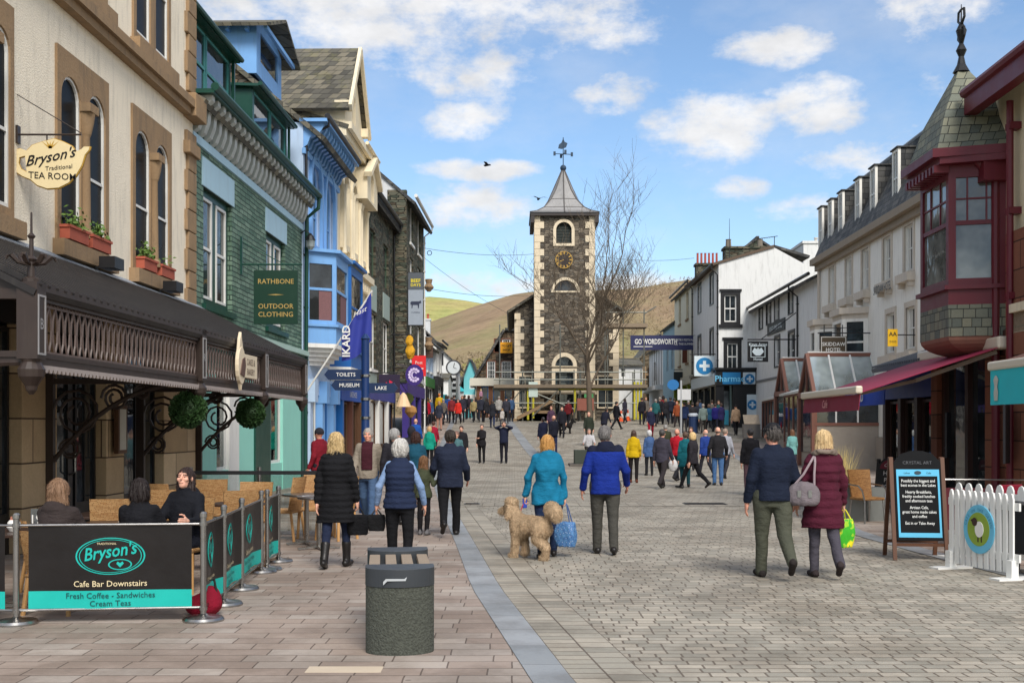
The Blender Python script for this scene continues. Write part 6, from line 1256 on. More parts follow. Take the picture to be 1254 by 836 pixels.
def person(label,X,Y,face=0,H=1.72,sex='m',w=1.0,legs=((14,6),(-16,14)),arms=(('a',-14,6,12),('a',16,6,18)),top=((60,60,70),.82),bot=((30,30,34),1.0),shoe=(26,24,24),hair=('short',(70,56,44)),skin='fair',head=(0,0),lean=0.0,lod=None,group=None,hands=('relax','relax'),drop=0.0,opts=()):
 """legs: (hip swing, knee bend) in degrees for left, right; arms: ('a', swing, out, elbow bend) or ('t', (x, y, z), elbow hint)"""
 s=H/1.75;lod=lod or(1 if Y<22 else 2 if Y<42 else 3);h={1:.0135,2:.022,3:.034}[lod];seed=int(abs(X*37+Y*11))%9999
 o=dict(opts)if not isinstance(opts,dict)else opts;J={};low=1e9;hz=.93*s
 for i,sd in enumerate((-1,1)):
  th,kn=R(legs[i][0]),R(legs[i][1]);sp=o.get('spread',.0);hip=Vector((sd*.088*s*w,0,hz));kne=hip+Vector((sd*(.012+sp),math.sin(th),-math.cos(th)))*.43*s;an=kne+Vector((sd*(.0+sp),math.sin(th-kn),-math.cos(th-kn)))*.405*s
  fp=(th-kn)*.75 if th-kn<0 else(th-kn)*.35
  if o.get('sit'):fp=0
  fd=Vector((sd*.12,math.cos(fp),math.sin(fp))).normalized();up=Vector((0,-math.sin(fp),math.cos(fp)));heel=an-up*.062*s-fd*.055*s;toe=an-up*.062*s+fd*.155*s
  J[sd]=(hip,kne,an,heel,toe);low=min(low,heel.z-.03*s,toe.z-.026*s)
 dz=-low;T_=thing('person',label,'person',(X,Y,g(Y)+drop),R(face),group);mv=Vector((0,0,dz));hz+=dz
 for sd in J:J[sd]=tuple(p+mv for p in J[sd])
 tl=math.tan(lean);cyz=lambda z:(z-hz)*tl
 zz=lambda q:hz+(q-.93)*s
 shz=zz(1.415);fem=sex=='f';A={};sw=(.178 if not fem else .156)*s*(1+(w-1)*.5)
 for i,sd in enumerate((-1,1)):
  a=arms[i];Sp=Vector((sd*sw,cyz(shz)-.01,shz));la,lb=.30*s,.255*s
  if a[0]=='a':
   f_,ab,eb=R(a[1]),R(a[2]),R(a[3]);d1=Vector((sd*math.sin(ab),math.sin(f_)*math.cos(ab),-math.cos(f_)*math.cos(ab)));E=Sp+d1*la;d2=Vector((sd*math.sin(ab)*.4,math.sin(f_+eb),-math.cos(f_+eb))).normalized();W=E+d2*lb
  else:E,W=ik(Sp,Vector((a[1][0]*s,a[1][1]*s,zz(a[1][2]))),la,lb,a[2])
  A[sd]=(Sp,E,W)
 tc,hem=top[0],top[1];kw=top[2]if len(top)>2 else{};zh=zz(hem);bulk=kw.get('bulk',.012)*.6+.007;shirt=kw.get('short')
 ww=w*s;wa=(.146 if not fem else .124)*ww;ch=(.162 if not fem else .14)*ww;hp=(.156 if not fem else .162)*ww
 def torso(b,z0,fl=0.0):
  pr=[(.60,hp+.02+fl*.33,.125*ww+fl*.33),(.80,hp+fl*.15,.125*ww+fl*.15),(.93,hp,.125*ww),(1.08,wa,.112*ww),(1.26,ch,.122*ww),(1.37,ch*1.02,.108*ww),(1.43,ch*.82,.085*s),(1.475,.075*s,.07*s),(1.50,.056*s,.06*s)]
  if fem:pr[4]=(1.26,ch,.132*ww)
  rows=[(zz(a),0,cyz(zz(a))-(.012 if a>1.2 else 0),x+b,y+b)for a,x,y in pr];z0=max(z0,rows[0][0]);a=np.array(rows);first=[z0]+[np.interp(z0,a[:,0],a[:,k])for k in range(1,5)];return[tuple(first)]+[r for r in rows if r[0]>z0+.01]
 bl=o.get('sit')
 def f_top(P):
  d=colm(P,torso(bulk,zh,kw.get('flare',.0)))
  for sd in(-1,1):
   S_,E,W=A[sd];r0=(.055 if not fem else .048)*s*(.8+.2*w)+bulk*.5
   if kw.get('vest'):continue
   d=smin(d,rc(P,S_+Vector((-sd*.02,0,-.005)),E,r0,r0*.84),.035*s)
   if not shirt:d=smin(d,rc(P,E,W,r0*.84,r0*.66),.02)
  if kw.get('hood'):d=smin(d,el(P,(0,cyz(zz(1.45))-.085*s,zz(1.445)),(.115*s,.06*s,.085*s)),.04)
  d=smin(d,colm(P,[(zz(1.44),0,cyz(shz)-.012,.078*s,.078*s),(zz(1.50+kw.get('collar',0)),0,cyz(shz)-.012,.066*s,.07*s)]),.03)
  if kw.get('hoodup'):d=smin(d,np.maximum(el(P,(0,cyz(zz(1.62))-.03,zz(1.63)),(.115*s,.125*s,.15*s)),P[...,1]-cyz(zz(1.62))-.045),.04)
  if kw.get('puff'):d=d-.011*np.abs(np.sin(P[...,2]*PI/kw['puff']))*(P[...,2]<shz+.02)
  d=d-.007*(1-np.abs(waves(P,seed+5,10,3)))*(lod==1 and not kw.get('puff'))
  return d+waves(P,seed,13)*(.0085 if not kw.get('puff')else .004)*(1+(kw.get('flare',0)>0))
 bb=lambda pts,m:([min(p[k]for p in pts)-m for k in range(3)],[max(p[k]for p in pts)+m for k in range(3)])
 pts=[p for sd in A for p in A[sd]]+[(0,0,zh),(0,0,zz(1.52)),(-hp-.08,-.18,zh),(hp+.08,.18,zh)]+([(0,0,zz(1.8))]if kw.get('hoodup')else[]);lo,hi=bb(pts,.11);lo[2]=zh-.02
 npobj(kw.get('name','jacket'),[mesh_of(f_top,lo,hi,h)],M['cloth'],T_,C(tc))
 if kw.get('yoke'):npobj('shoulder_panel',[mesh_of(lambda P:np.maximum(f_top(P)-.004,zz(1.385)-P[...,2]),lo,hi,h)],M['cloth'],T_,C(kw['yoke']))
 if kw.get('vest')or kw.get('under'):
  uc=kw.get('vest')or kw.get('under')
  if kw.get('vest'):
   def f_sl(P):
    d=None
    for sd in(-1,1):
     S_,E,W=A[sd];q=smin(rc(P,S_+Vector((-sd*.03,0,0)),E,.052*s,.046*s),rc(P,E,W,.046*s,.038*s),.02);d=q if d is None else np.minimum(d,q)
    return d+waves(P,seed,13)*.006
   npobj('sleeves',[mesh_of(f_sl,*bb([p for sd in A for p in A[sd]],.09),h)],M['cloth'],T_,C(uc))
  else:
   fx=lambda P:np.maximum(colm(P,torso(bulk+.024,zz(.99))),np.maximum(np.abs(P[...,0])-.1*s,-P[...,1]))+waves(P,seed,11)*.003
   npobj('jumper',[mesh_of(fx,(-.15,0,zz(.98)),(.15,.25,zz(1.48)),h)],M['cloth'],T_,C(uc))
 bw=bot[1]
 def f_bot(P):
  d=colm(P,[(zz(.80),0,0,hp*.96,.118*ww),(zz(.93),0,0,hp*.96,.118*ww),(zz(1.06),0,0,wa,.105*ww)])
  for sd in(-1,1):
   hip,kn,an,he,to=J[sd];an2=an+(an-kn).normalized()*.035;d=smin(d,rc(P,hip,kn,.094*ww*bw,.068*s*bw),.03);d=smin(d,rc(P,kn,an2,.067*s*bw,.054*s*bw),.015)
  return d+waves(P,seed+3,15)*.008
 pts=[p for sd in J for p in J[sd][:3]]+[(0,0,zz(1.06))];lo,hi=bb(pts,.12);lo[2]=min(J[-1][2].z,J[1][2].z)-.06
 npobj('trousers',[mesh_of(f_bot,lo,hi,h)],M['cloth'],T_,C(bot[0]))
 sh=[]
 for sd in(-1,1):
  hip,kn,an,he,to=J[sd]
  def f_sh(P,he=he,to=to,an=an,kn=kn):
   fd=(to-he).normalized();up=Vector((0,-fd.z,fd.y)).normalized();d=rc(P,he+up*.01,to,.042*s,.036*s);d=smin(d,rc(P,he+fd*.05+up*.03,an+Vector((0,0,.02)),.042*s,.045*s),.03)
   if o.get('boots'):d=smin(d,rc(P,an,an.lerp(kn,.5),.048*s,.06*s),.02)
   return np.maximum(d,-((P-V3(*he))@V3(*up))-.03*s)
  sh.append(mesh_of(f_sh,*bb([he,to,an]+([kn]if o.get('boots')else[]),.08),h if lod>1 else .011))
 npobj('shoes',sh,M['leather']if shoe==(26,24,24)else M['cloth'],T_,C(shoe))
 hs=s*(1.0 if H>1.45 else 1.12);hc=np.array([0,cyz(zz(1.625))+.012+tl*.05,zz(1.617)]);Rh=rot(R(head[0]),R(head[1]))
 hh={1:.0065,2:.011,3:.017}[lod];v,f=head_mesh(sex,hh);tilt=v@Rh.T;k=np.clip((v[:,2]+.2)/.12,0,1)[:,None];v2=(tilt*k+v*(1-k))*hs+hc;parts=[(v2,f)]
 def f_body(P):
  d=colm(P,torso(-.025,zz(.9)))
  for sd in(-1,1):S_,E,W=A[sd];d=smin(d,rc(P,S_+Vector((-sd*.03,0,-.02)),E,.042*s,.038*s),.03);d=smin(d,rc(P,E,W,.037*s,.027*s),.02)
  return d
 parts.append(mesh_of(f_body,*bb([p for sd in A for p in A[sd]]+[(0,0,zz(.9))],.1),max(h,.026 if not shirt else .018)))
 for i,sd in enumerate((-1,1)):
  S_,E,W=A[sd];fd=(W-E).normalized();hv,hf=hand_mesh(hands[i]);yh=Vector((0,1,0))if abs(fd.y)<.8 else Vector((0,0,1));Fm=frame_to(-fd,yh);q=hv.copy()
  if sd<0:q[:,0]*=-1;hf=hf[:,::-1]
  parts.append(((q*s)@Fm.T+np.array(W+fd*.028),hf))
 if o.get('barelegs'):pass
 npobj('body',parts,M['skin'],T_,SKINS[skin])
 if abs(((face+180+head[1])+180)%360-180)<105:
  mb=MB();tf=lambda p:tuple(Rh@(np.array(p)*hs)+hc)
  for sd in(-1,1):
   mb.ball(tf((sd*.031,.0835,.009)),.0115*hs,10,0);mb.ball(tf((sd*.031,.0905,.008)),.0062*hs,8,1)
   mb.tube([tf((sd*(.031+e*.019),.092-abs(e)*.006,.027-abs(e)*.004))for e in(-1,-.4,.4,1)],.0034*hs,5,1)
   if o.get('shut'):mb.ball(tf((sd*.031,.087,.010)),.0128*hs,10,2)
  mb.tube([tf((e*.021,.0955-abs(e)*.007,-.0635))for e in(-1,-.5,0,.5,1)],.0036*hs,5,3)
  mb.build('face_features',[M.setdefault('eye',plain('eye_white',C(196,188,180),.3)),M.setdefault('iris',plain('iris_brown',C(44,32,26),.4)),M.setdefault('lid',plain('eyelid',C(186,138,118),.6)),M.setdefault('lip',plain('lip',C(158,88,80),.5))],T_,smooth=True)
 st,hcx=hair[0],hair[1]
 def f_hair(P):
  cap=el(P,(0,-.018,.03),(.085,.104,.104));cut=(P@V3(0,.80,-.60))-(.038 if st!='bald' else-.055)
  d=np.maximum(cap,cut)
  if st=='bald':d=np.maximum(np.maximum(cap,P[...,2]-.0),P[...,1]-.0)
  if st in('short','bald','cap'):d=np.maximum(d,-.07-P[...,2])
  if st=='bob':d=smin(d,np.maximum(el(P,(0,-.03,-.025),(.098,.088,.125)),P[...,1]-.03-.25*np.abs(P[...,0])),.02);
  if st=='long':d=smin(d,np.maximum(el(P,(0,-.045,-.09),(.1,.072,.2)),P[...,1]-.018),.03)
  if st=='vlong':d=smin(d,np.maximum(el(P,(0,-.055,-.15),(.098,.06,.27)),P[...,1]-.012),.03)
  if st=='curly':d=smin(d,np.maximum(el(P,(0,-.02,.015),(.1,.112,.118)),cut),.02)-.004
  an=np.arctan2(P[...,0],-P[...,1]-.02);return d+(.0042*np.sin(an*17+P[...,2]*9)+.003*np.sin(an*33+1.3+P[...,2]*14))+waves(P,seed+7,26)*(.005 if st!='curly' else .009)
 if st in('bob','long','vlong','short','bald','curly','cap'):
  ext={'long':-.31,'vlong':-.44,'bob':-.17}.get(st,-.12);v,f=mesh_of(f_hair,(-.12,-.15,ext),(.12,.13,.15),{1:.0075,2:.012,3:.018}[lod]);k=np.clip((v[:,2]+.3)/.2,.25,1)[:,None]if st in('long','vlong')else 1
  tf=lambda q,k:((q@Rh.T)*k+q*(1-k))*hs+hc;hp_=[(tf(v,k),f)]
  if lod==1:
   n=2600;r=np.random.RandomState(seed);q=v[f[r.randint(0,len(f),n)]];c=q.mean(1);nn=np.cross(q[:,2]-q[:,0],q[:,3]-q[:,1]);nn/=np.linalg.norm(nn,axis=1)[:,None]+1e-9;dn=np.array([[0,-.25,-1.]])+r.normal(0,.28,(n,3));dn-=nn*(dn*nn).sum(1)[:,None]*.8;dn/=np.linalg.norm(dn,axis=1)[:,None];L_=r.uniform(.025,.07 if st in('long','vlong','bob')else .035,(n,1));sd_=np.cross(dn,nn)*.0016;p1=c+dn*L_*.5+nn*.006;p2=c+dn*L_+nn*r.uniform(-.002,.009,(n,1))
   vv=np.stack([c-sd_,c+sd_,p1+sd_,p1-sd_,p2+sd_*.4,p2-sd_*.4],1).reshape(-1,3);i6=np.arange(n)[:,None]*6;kk=np.clip((vv[:,2]+.3)/.2,.25,1)[:,None]if st in('long','vlong')else 1;hp_.append((tf(vv,kk),np.concatenate([i6+np.array([[0,1,2,3]]),i6+np.array([[3,2,4,5]])])))
  npobj('hair',hp_,M['hair'],T_,C(hcx))
 if st in('cap','beanie'):
  cc=hair[2]if len(hair)>2 else hcx
  def f_cap(P):
   d=np.maximum(el(P,(0,-.012,.035),(.094,.112,.106)),.028-P[...,2]-(.04 if st=='beanie' else 0)-.25*P[...,1]*(st=='cap'))
   if st=='cap':d=smin(d,np.maximum(el(P,(0,.085,.045),(.07,.095,.013)),-P[...,1]),.008)
   return d
  v,f=mesh_of(f_cap,(-.11,-.14,-.02),(.11,.2,.16),{1:.0075,2:.012,3:.018}[lod]);npobj('cap',[((v@Rh.T)*hs+hc,f)],M['cloth'],T_,C(cc))
 if kw.get('fur'):
  def f_fur(P):
   a=np.arctan2(P[...,0],P[...,1]-cyz(shz)+.1*s);q=V3(0,cyz(shz)-.075*s,zz(1.47));dx=P-q;rad=np.sqrt((dx[...,0]/1.1)**2+(dx[...,1]*1.25)**2+1e-6);d=np.sqrt((rad-.11*s)**2+(dx[...,2]+.25*dx[...,1])**2)-.028;return d+waves(P,5,60)*.011
  npobj('fur_trim',[mesh_of(f_fur,(-.22,-.28,zz(1.38)),(.22,.2,zz(1.58)),.009)],M['cloth'],T_,C(kw['fur']))
 T_['_w']=[tuple(A[sd][2]+(A[sd][2]-A[sd][1]).normalized()*.09)for sd in(-1,1)]
 return T_
def hand_at(p,i):
 """world point of a person's hand"""
 v=Vector(p['_w'][i]);v.rotate(Matrix.Rotation(p.rotation_euler.z,3,'Z'));return v+p.location
def G_(px,py):v=gnd(px,py);return v.x,v.y
WALK,WALK2,STAND,BIG=((18,4),(-14,26)),((-14,24),(18,4)),((2,2),(-3,3)),((26,6),(-24,22))
X,Y=G_(412,695);P1=person('blonde woman in a long black padded coat and ankle boots walking away past the cafe',X,Y,-6,1.69,'f',1.08,((-12,8),(14,10)),(('a',-12,9,10),('a',4,12,10)),((26,26,30),.56,dict(puff=.075,bulk=.03,flare=.05,collar=.04,name='coat')),((38,48,76),.9),hair=('long',(206,178,128)),hands=('relax','grip'),opts=dict(boots=1))
X,Y=G_(451,641);P2=person('grey haired man facing us in a beige jacket over a maroon jumper and jeans',X,Y,176,1.74,'m',1.06,((18,8),(-10,20)),(('a',-10,10,14),('a',12,10,22)),((168,156,140),.84,dict(under=(76,30,42),bulk=.02)),((84,112,150),1.02),hair=('short',(176,168,160)),skin='pink',shoe=(60,50,44))
X,Y=G_(490,703);P3=person('white haired woman in a navy quilted gilet with pale blue sleeves and black trousers',X,Y,2,1.6,'f',1.12,((4,3),(-6,6)),(('a',-6,20,34),('a',-2,20,30)),((38,50,80),.86,dict(puff=.07,bulk=.03,vest=(150,180,224),name='gilet')),((20,20,24),1.0),hair=('curly',(214,210,204)))
X,Y=G_(519,655);P4=person('girl with long brown hair and olive jacket holding the man by his arm',X,Y,-8,1.27,'f',.92,STAND,(('a',4,6,10),('t',(.42,.02,1.28),(0,-.2,-1))),((78,84,62),.84,dict(bulk=.014)),((28,26,30),.9),(120,118,120),('vlong',(122,86,56)),hands=('relax','grip'))
X,Y=G_(551,656);P5=person('man in a navy anorak and black trousers walking away with a girl on his arm',X,Y,4,1.72,'m',1.14,((-16,34),(14,4)),(('a',10,14,45),('a',6,14,40)),((38,46,68),.82,dict(bulk=.03,collar=.03)),((22,22,26),1.05),hair=('short',(62,54,48)),head=(0,18),skin='pink')
X,Y=G_(670,682);P6=person('blonde woman in a turquoise jacket walking a curly dog and holding a blue shopping bag',X,Y,3,1.64,'f',1.1,((-6,8),(8,4)),(('a',2,20,14),('a',-4,12,14)),((22,132,172),.76,dict(hood=1,bulk=.03,flare=.05)),((36,54,90),.98),hair=('bob',(208,156,88)),hands=('grip','grip'))
X,Y=G_(741,678);P7=person('grey haired man in a royal blue and navy jacket and dark olive trousers',X,Y,0,1.76,'m',1.12,((6,3),(-8,8)),(('a',-8,16,34),('a',4,18,40)),((24,54,156),.82,dict(hood=1,bulk=.032,yoke=(28,34,58))),((82,80,74),1.12),hair=('short',(128,124,122)),head=(2,-14),skin='pink')
X,Y=G_(946,707);P8=person('man in a dark navy fleece, cap and olive cargo trousers walking arm in arm',X,Y,2,1.8,'m',1.14,((8,2),(-14,34)),(('a',-4,12,20),('a',2,14,26)),((26,36,58),.88,dict(bulk=.026)),((88,90,76),1.16),(54,48,46),('cap',(90,84,80),(22,24,32)),head=(0,14),skin='pink')
X,Y=G_(1008,706);P9=person('blonde woman in a maroon quilted coat with fur trimmed hood and grey trousers',X,Y,-2,1.72,'f',1.1,((2,2),(-12,30)),(('a',-2,16,24),('a',6,14,14)),((92,28,50),.56,dict(puff=.1,bulk=.03,flare=.05,hood=1,fur=(150,134,122),name='coat')),((84,80,90),1.0),(64,54,54),('long',(226,196,146)),hands=('relax','grip'))
def mid(lab,px,feet,face,H,sex,top,bot,hair,legs=STAND,arms=None,**k):
 X,Y=G_(px,feet);return person(lab,X,Y,face,H,sex,k.pop('w',1.06),legs,arms or(('a',-8,8,16),('a',10,8,18)),top,bot,hair=hair,**k)
J_=dict(bulk=.024)
mid('woman in a bright yellow hooded jacket and black leggings',776,591,-6,1.64,'f',((238,196,20),.84,dict(hood=1,bulk=.028)),((34,28,30),.92),('long',(70,50,40)),shoe=(110,58,40))
mid('white haired woman in a denim blue jacket',795,582,8,1.6,'f',((78,108,158),.72,J_),((40,40,44),1),('curly',(206,204,202)))
mid('dark haired man in a charcoal purple jacket striding past the yellow jacket',811,598,-28,1.74,'m',((74,70,84),.8,dict(bulk=.028,hood=1)),((58,52,54),1.05),('short',(70,66,64)),BIG)
mid('grey haired man in a dark olive jacket behind the striding man',815,574,10,1.72,'m',((66,70,50),.82,J_),((50,48,48),1),('short',(150,146,142)))
mid('man in a red polo shirt looking down with a white carrier bag',829,589,-35,1.72,'m',((206,28,48),.86,dict(short=1,name='polo_shirt')),((38,38,44),1.02),('bald',(120,100,90)),WALK,head=(-24,12),skin='pink',hands=('grip','relax'))
mid('woman in a long teal coat beside the black jacketed blonde woman',839,596,6,1.6,'f',((22,112,124),.64,dict(bulk=.026,hood=1,flare=.04,name='coat')),((30,84,94),.95),('short',(92,70,56)))
mid('blonde woman in a black jacket and trousers taking a long stride',848,598,52,1.66,'f',((52,48,54),.8,J_),((26,24,28),1),('bob',(222,188,132)),BIG)
mid('man in a bright blue anorak looking left in the busy group',864,584,24,1.68,'m',((40,70,152),.8,J_),((60,60,70),1),('bald',(190,180,170)),WALK)
mid('bald man in a black leather jacket and jeans',879,594,-4,1.74,'m',((44,42,46),.82,dict(bulk=.03)),((84,124,176),1.04),('bald',(112,96,88)),arms=(('a',-10,14,26),('a',4,14,30)))
mid('man in a pale shirt half hidden behind the bald man',888,586,-30,1.72,'m',((184,186,196),.86,J_),((50,50,58),1),('short',(150,130,116)),WALK)
mid('brown haired woman facing us in the busy group',846,576,170,1.66,'f',((70,66,60),.84,J_),((50,50,54),1),('long',(92,66,50)))
mid('man in a black jacket and plum trousers in the open beyond the navy fleece',919,606,4,1.7,'m',((30,28,34),.82,J_),((112,84,92),1),('short',(46,42,42)))
mid('man with arms raised taking a photograph',617,567,178,1.74,'m',((34,40,66),.84,dict(bulk=.02)),((32,32,44),1),('short',(110,92,82)),STAND,(('t',(-.1,.22,1.56),(-1,0,-.4)),('t',(.1,.22,1.56),(1,0,-.4))),hands=('grip','grip'))
mid('woman in black with handbags standing beside the photographer',590,567,172,1.62,'f',((34,32,36),.76,dict(bulk=.02)),((28,28,30),1),('short',(96,82,74)),STAND,(('t',(.08,.2,1.12),(-1,0,-.6)),('a',2,8,12)))
mid('grey haired man in a dark overcoat seen past the gilet',484,642,12,1.72,'m',((44,42,50),.7,J_),((40,40,44),1),('short',(176,174,172)),head=(0,-50))
mid('woman in a petrol blue jacket with brown bobbed hair',509,634,4,1.66,'f',((28,88,112),.74,dict(bulk=.026)),((36,36,42),1),('bob',(66,40,34)))
mid('person in a dark hooded coat in front of the purple shop pillar',504,606,0,1.74,'m',((52,50,58),.7,dict(hoodup=1,bulk=.026)),((40,40,44),1),('none',(0,0,0)))
mid('person in a bright blue jacket with a red badge on the back',509,562,-8,1.76,'m',((36,96,190),.82,J_),((40,44,60),1),('bald',(190,160,140)))
mid('blonde woman in a sea green jacket and black leggings',526,574,-10,1.66,'f',((22,172,146),.8,dict(bulk=.026,hood=1)),((28,28,32),.95),('bob',(200,160,110)))
mid('woman in a crimson jacket just beyond the sea green jacket',531,562,-14,1.64,'f',((176,30,60),.8,J_),((36,36,42),1),('short',(80,48,40)))
mid('woman in a grey teal top facing us beyond the navy anorak',559,594,168,1.62,'f',((88,128,134),.8,J_),((50,50,60),1),('short',(126,96,84)))
mid('dark haired man in a black coat behind the grey teal top',565,575,172,1.7,'m',((40,38,44),.8,J_),((40,40,44),1),('short',(70,54,48)))
X,Y=G_(391,622);person('man in a red and black rucksack jacket and dark beanie by the blue shop window',X,Y,62,1.72,'m',1.1,STAND,(('a',-6,12,30),('a',4,12,30)),((150,32,50),.82,dict(bulk=.03)),((40,42,50),1),hair=('beanie',(60,58,66)),skin='pink')
far=[(523,521,0,1.72,'f',(190,22,50),(40,40,46),'short',(74,50,40),'person in a red jumper walking up the market street'),(538,527,4,1.72,'f',(58,62,78),(200,150,130),'bob',(170,130,90),'woman in a slate jacket with pale bare legs'),(538,516,0,1.86,'m',(236,190,30),(50,50,60),'short',(200,120,60),'tall person in a vivid yellow and orange coat above the crowd'),(549,517,10,1.78,'m',(42,84,160),(50,60,90),'short',(80,66,56),'man in a mid blue fleece next to the yellow coat'),(556,514,-20,1.72,'m',(46,46,58),(40,40,48),'short',(60,50,46),'man in a dark navy coat left of the orange red coat'),(561,519,170,1.6,'f',(238,56,44),(50,44,50),'bob',(80,60,50),'woman in an orange red coat at the mouth of the street'),(569,514,4,1.74,'m',(40,40,50),(36,36,44),'short',(60,48,40),'man in black right of the orange red coat'),(574,513,0,1.66,'f',(62,48,60),(44,44,50),'bob',(70,50,40),'woman in dark plum at the edge of the far crowd'),(515,517,0,1.7,'f',(52,50,54),(44,44,50),'bob',(120,90,66),'woman in grey close to the market shops'),(530,514,0,1.7,'m',(40,60,46),(44,44,50),'short',(80,70,60),'man in bottle green beyond the red jumper'),(589,517,0,1.76,'m',(56,58,72),(46,48,60),'short',(60,50,44),'man in a slate coat carrying a small child on his shoulders'),(583,515,6,1.64,'f',(48,44,50),(40,40,46),'bob',(90,66,50),'woman in black beside the man carrying a child'),(603,524,0,1.72,'f',(44,46,54),(50,60,90),'long',(66,50,42),'woman in a long black coat and jeans before the brown stone shop'),(611,516,10,1.7,'m',(196,192,186),(70,66,70),'short',(150,140,130),'man in a cream jacket near the scaffolding'),(620,519,0,1.76,'m',(66,66,78),(44,44,50),'beanie',(40,60,76),'man in a grey jacket and blue hat near the scaffolding'),(615,522,20,1.12,'f',(214,206,200),(90,90,100),'bob',(150,120,90),'small child in white beside the grey jacket'),(740,536,-30,1.68,'m',(34,36,52),(36,36,44),'short',(60,52,46),'man in navy stooping right of the tree trunk'),(786,520,0,1.72,'m',(40,40,48),(40,40,48),'short',(60,50,46),'man in black by the yellow scaffold sleeves'),(797,536,176,1.7,'f',(40,44,72),(168,26,52),'short',(120,84,70),'woman in a navy jacket and scarlet trousers'),(808,519,0,1.74,'m',(36,36,42),(38,38,44),'short',(150,140,130),'grey haired man in black by the chapel'),(815,520,10,1.68,'f',(44,44,50),(36,36,44),'bob',(130,110,90),'woman in charcoal by the chapel'),(821,519,-10,1.74,'m',(40,46,64),(38,38,46),'short',(50,44,40),'man in ink blue in front of the timbered house'),(829,523,160,1.62,'f',(166,84,48),(60,50,50),'bob',(150,80,50),'woman in rust orange near the street signs'),(838,530,0,1.76,'m',(38,56,96),(54,54,60),'short',(70,56,48),'man with a blue rucksack jacket left of the green shopfront'),(848,529,0,1.74,'m',(54,52,56),(60,84,130),'short',(60,50,44),'man in dark grey and jeans before the green shopfront'),(861,531,-6,1.72,'m',(142,160,154),(74,70,66),'short',(150,140,130),'man in a sage green coat with a black rucksack'),(854,527,0,1.66,'f',(44,48,62),(44,44,50),'bob',(90,70,60),'woman in navy half hidden by the sage green coat'),(868,529,10,1.64,'f',(38,92,130),(44,44,50),'bob',(100,76,60),'woman in peacock blue by the chemist windows'),(876,529,-10,1.68,'m',(48,44,130),(44,44,60),'short',(70,56,48),'man in violet blue by the chemist windows'),(883,529,0,1.7,'f',(60,56,110),(50,50,60),'short',(80,60,50),'woman in a lilac grey coat close to the chemist door'),(901,533,0,1.74,'m',(206,172,140),(30,28,34),'beanie',(44,40,44),'young man in a sand coloured jacket with a rucksack at the chemist door'),(962,552,8,1.72,'m',(190,22,40),(70,54,60),'bald',(200,190,180),'bald man in a scarlet jacket by the glass conservatories'),(970,580,2,1.62,'f',(130,190,186),(60,60,76),'long',(104,70,46),'woman in a pale aqua cardigan between the couple'),(989,562,70,1.78,'m',(36,40,66),(44,44,56),'short',(56,46,42),'tall man in navy leaning near the conservatory gable'),(675,534,176,1.7,'f',(88,62,84),(50,46,54),'short',(120,80,60),'woman in mauve behind the pair in tracksuits'),(665,556,20,1.74,'m',(26,30,58),(30,32,46),'short',(50,44,44),'stocky man in an ink navy jacket looking down'),(678,556,24,1.78,'m',(28,30,46),(40,50,86),'bald',(150,120,100),'bald man in a black tracksuit top with white shoulder stripes'),(688,536,176,1.72,'m',(34,34,44),(34,34,40),'short',(90,66,54),'man in black holding the dark dog'),(721,546,178,1.72,'m',(52,60,48),(60,56,50),'bald',(170,150,140),'bald man in a forest green coat by the tree'),(755,526,-55,1.76,'m',(28,28,34),(26,26,32),'short',(40,36,36),'man in black taking a wide stride under the scaffolding')]
for i,(px,fy)in enumerate(((519,524),(527,519),(543,520),(546,514),(553,518),(566,517),(580,517),(596,517),(626,516),(791,517),(803,522),(812,516),(826,518),(834,521),(843,523),(857,522),(872,524),(880,526),(696,521),(765,518))):
 far.append((px,fy,[0,170,-20,30][i%4],1.6+.03*(i%6),'mf'[i%2],[(44,44,50),(70,100,140),(120,112,104),(46,108,112),(150,50,56),(58,56,70),(190,170,120)][i%7],(40,40,48),['short','bob','short','long'][i%4],[(70,56,46),(120,90,60),(150,144,138),(50,40,34)][i%4],'G'))
FACE_OPT={665:dict(head=(-25,0)),678:dict(head=(-20,0)),740:dict(head=(-30,0),lean=.35),755:dict(legs=((32,2),(-30,10))),989:dict(lean=.05)}
for px,fy,face,H,sex,tc,bc,st,hc_,lab in far:
 X,Y=G_(px,fy);k=dict(legs=[WALK,WALK2,STAND,WALK][px%4],arms=(('a',-12+px%9,7,14),('a',14-px%7,7,20)));k.update(FACE_OPT.get(px,{}))
 gr=None
 if lab=='G':lab,gr='person in a plain coat filling a gap in the distant crowd','plain coated people of the distant crowd'
 person(lab,X,Y,face,H,sex,1.06,group=gr,top=(tc,.8 if sex=='m' else .74,dict(bulk=.022,hood=px%2)),bot=(bc,1.0),hair=(st,hc_),lod=3,**k)
X,Y=G_(589,517);person('small child in pink riding on the shoulders of the man in the slate coat',X,Y+.02,0,.95,'f',1.05,((70,70),(70,70)),top=((206,150,176),.84,dict(bulk=.012)),bot=((150,140,150),.9),hair=('bob',(200,170,130)),lod=3,drop=1.36)
X,Y=G_(722,566);mw=person('man in a white shirt sitting on the dark stone plinth',X,Y+.35,176,1.74,'m',1.05,((84,84),(84,84)),(('a',30,8,50),('a',30,8,50)),((214,212,214),.9,dict(bulk=.014)),((50,46,46),1),hair=('short',(120,104,96)),lod=2,drop=.05,opts=dict(sit=1))
person('woman with loose light brown hair and dark brown hooded jacket, seen from behind',-4.28,10.75,-6,1.7,'f',1.1,((84,84),(84,84)),(('a',28,10,60),('a',30,10,60)),((66,56,54),.86,dict(hood=1,bulk=.03)),((46,46,56),1),hair=('long',(142,110,84)),drop=-.06,opts=dict(sit=1))
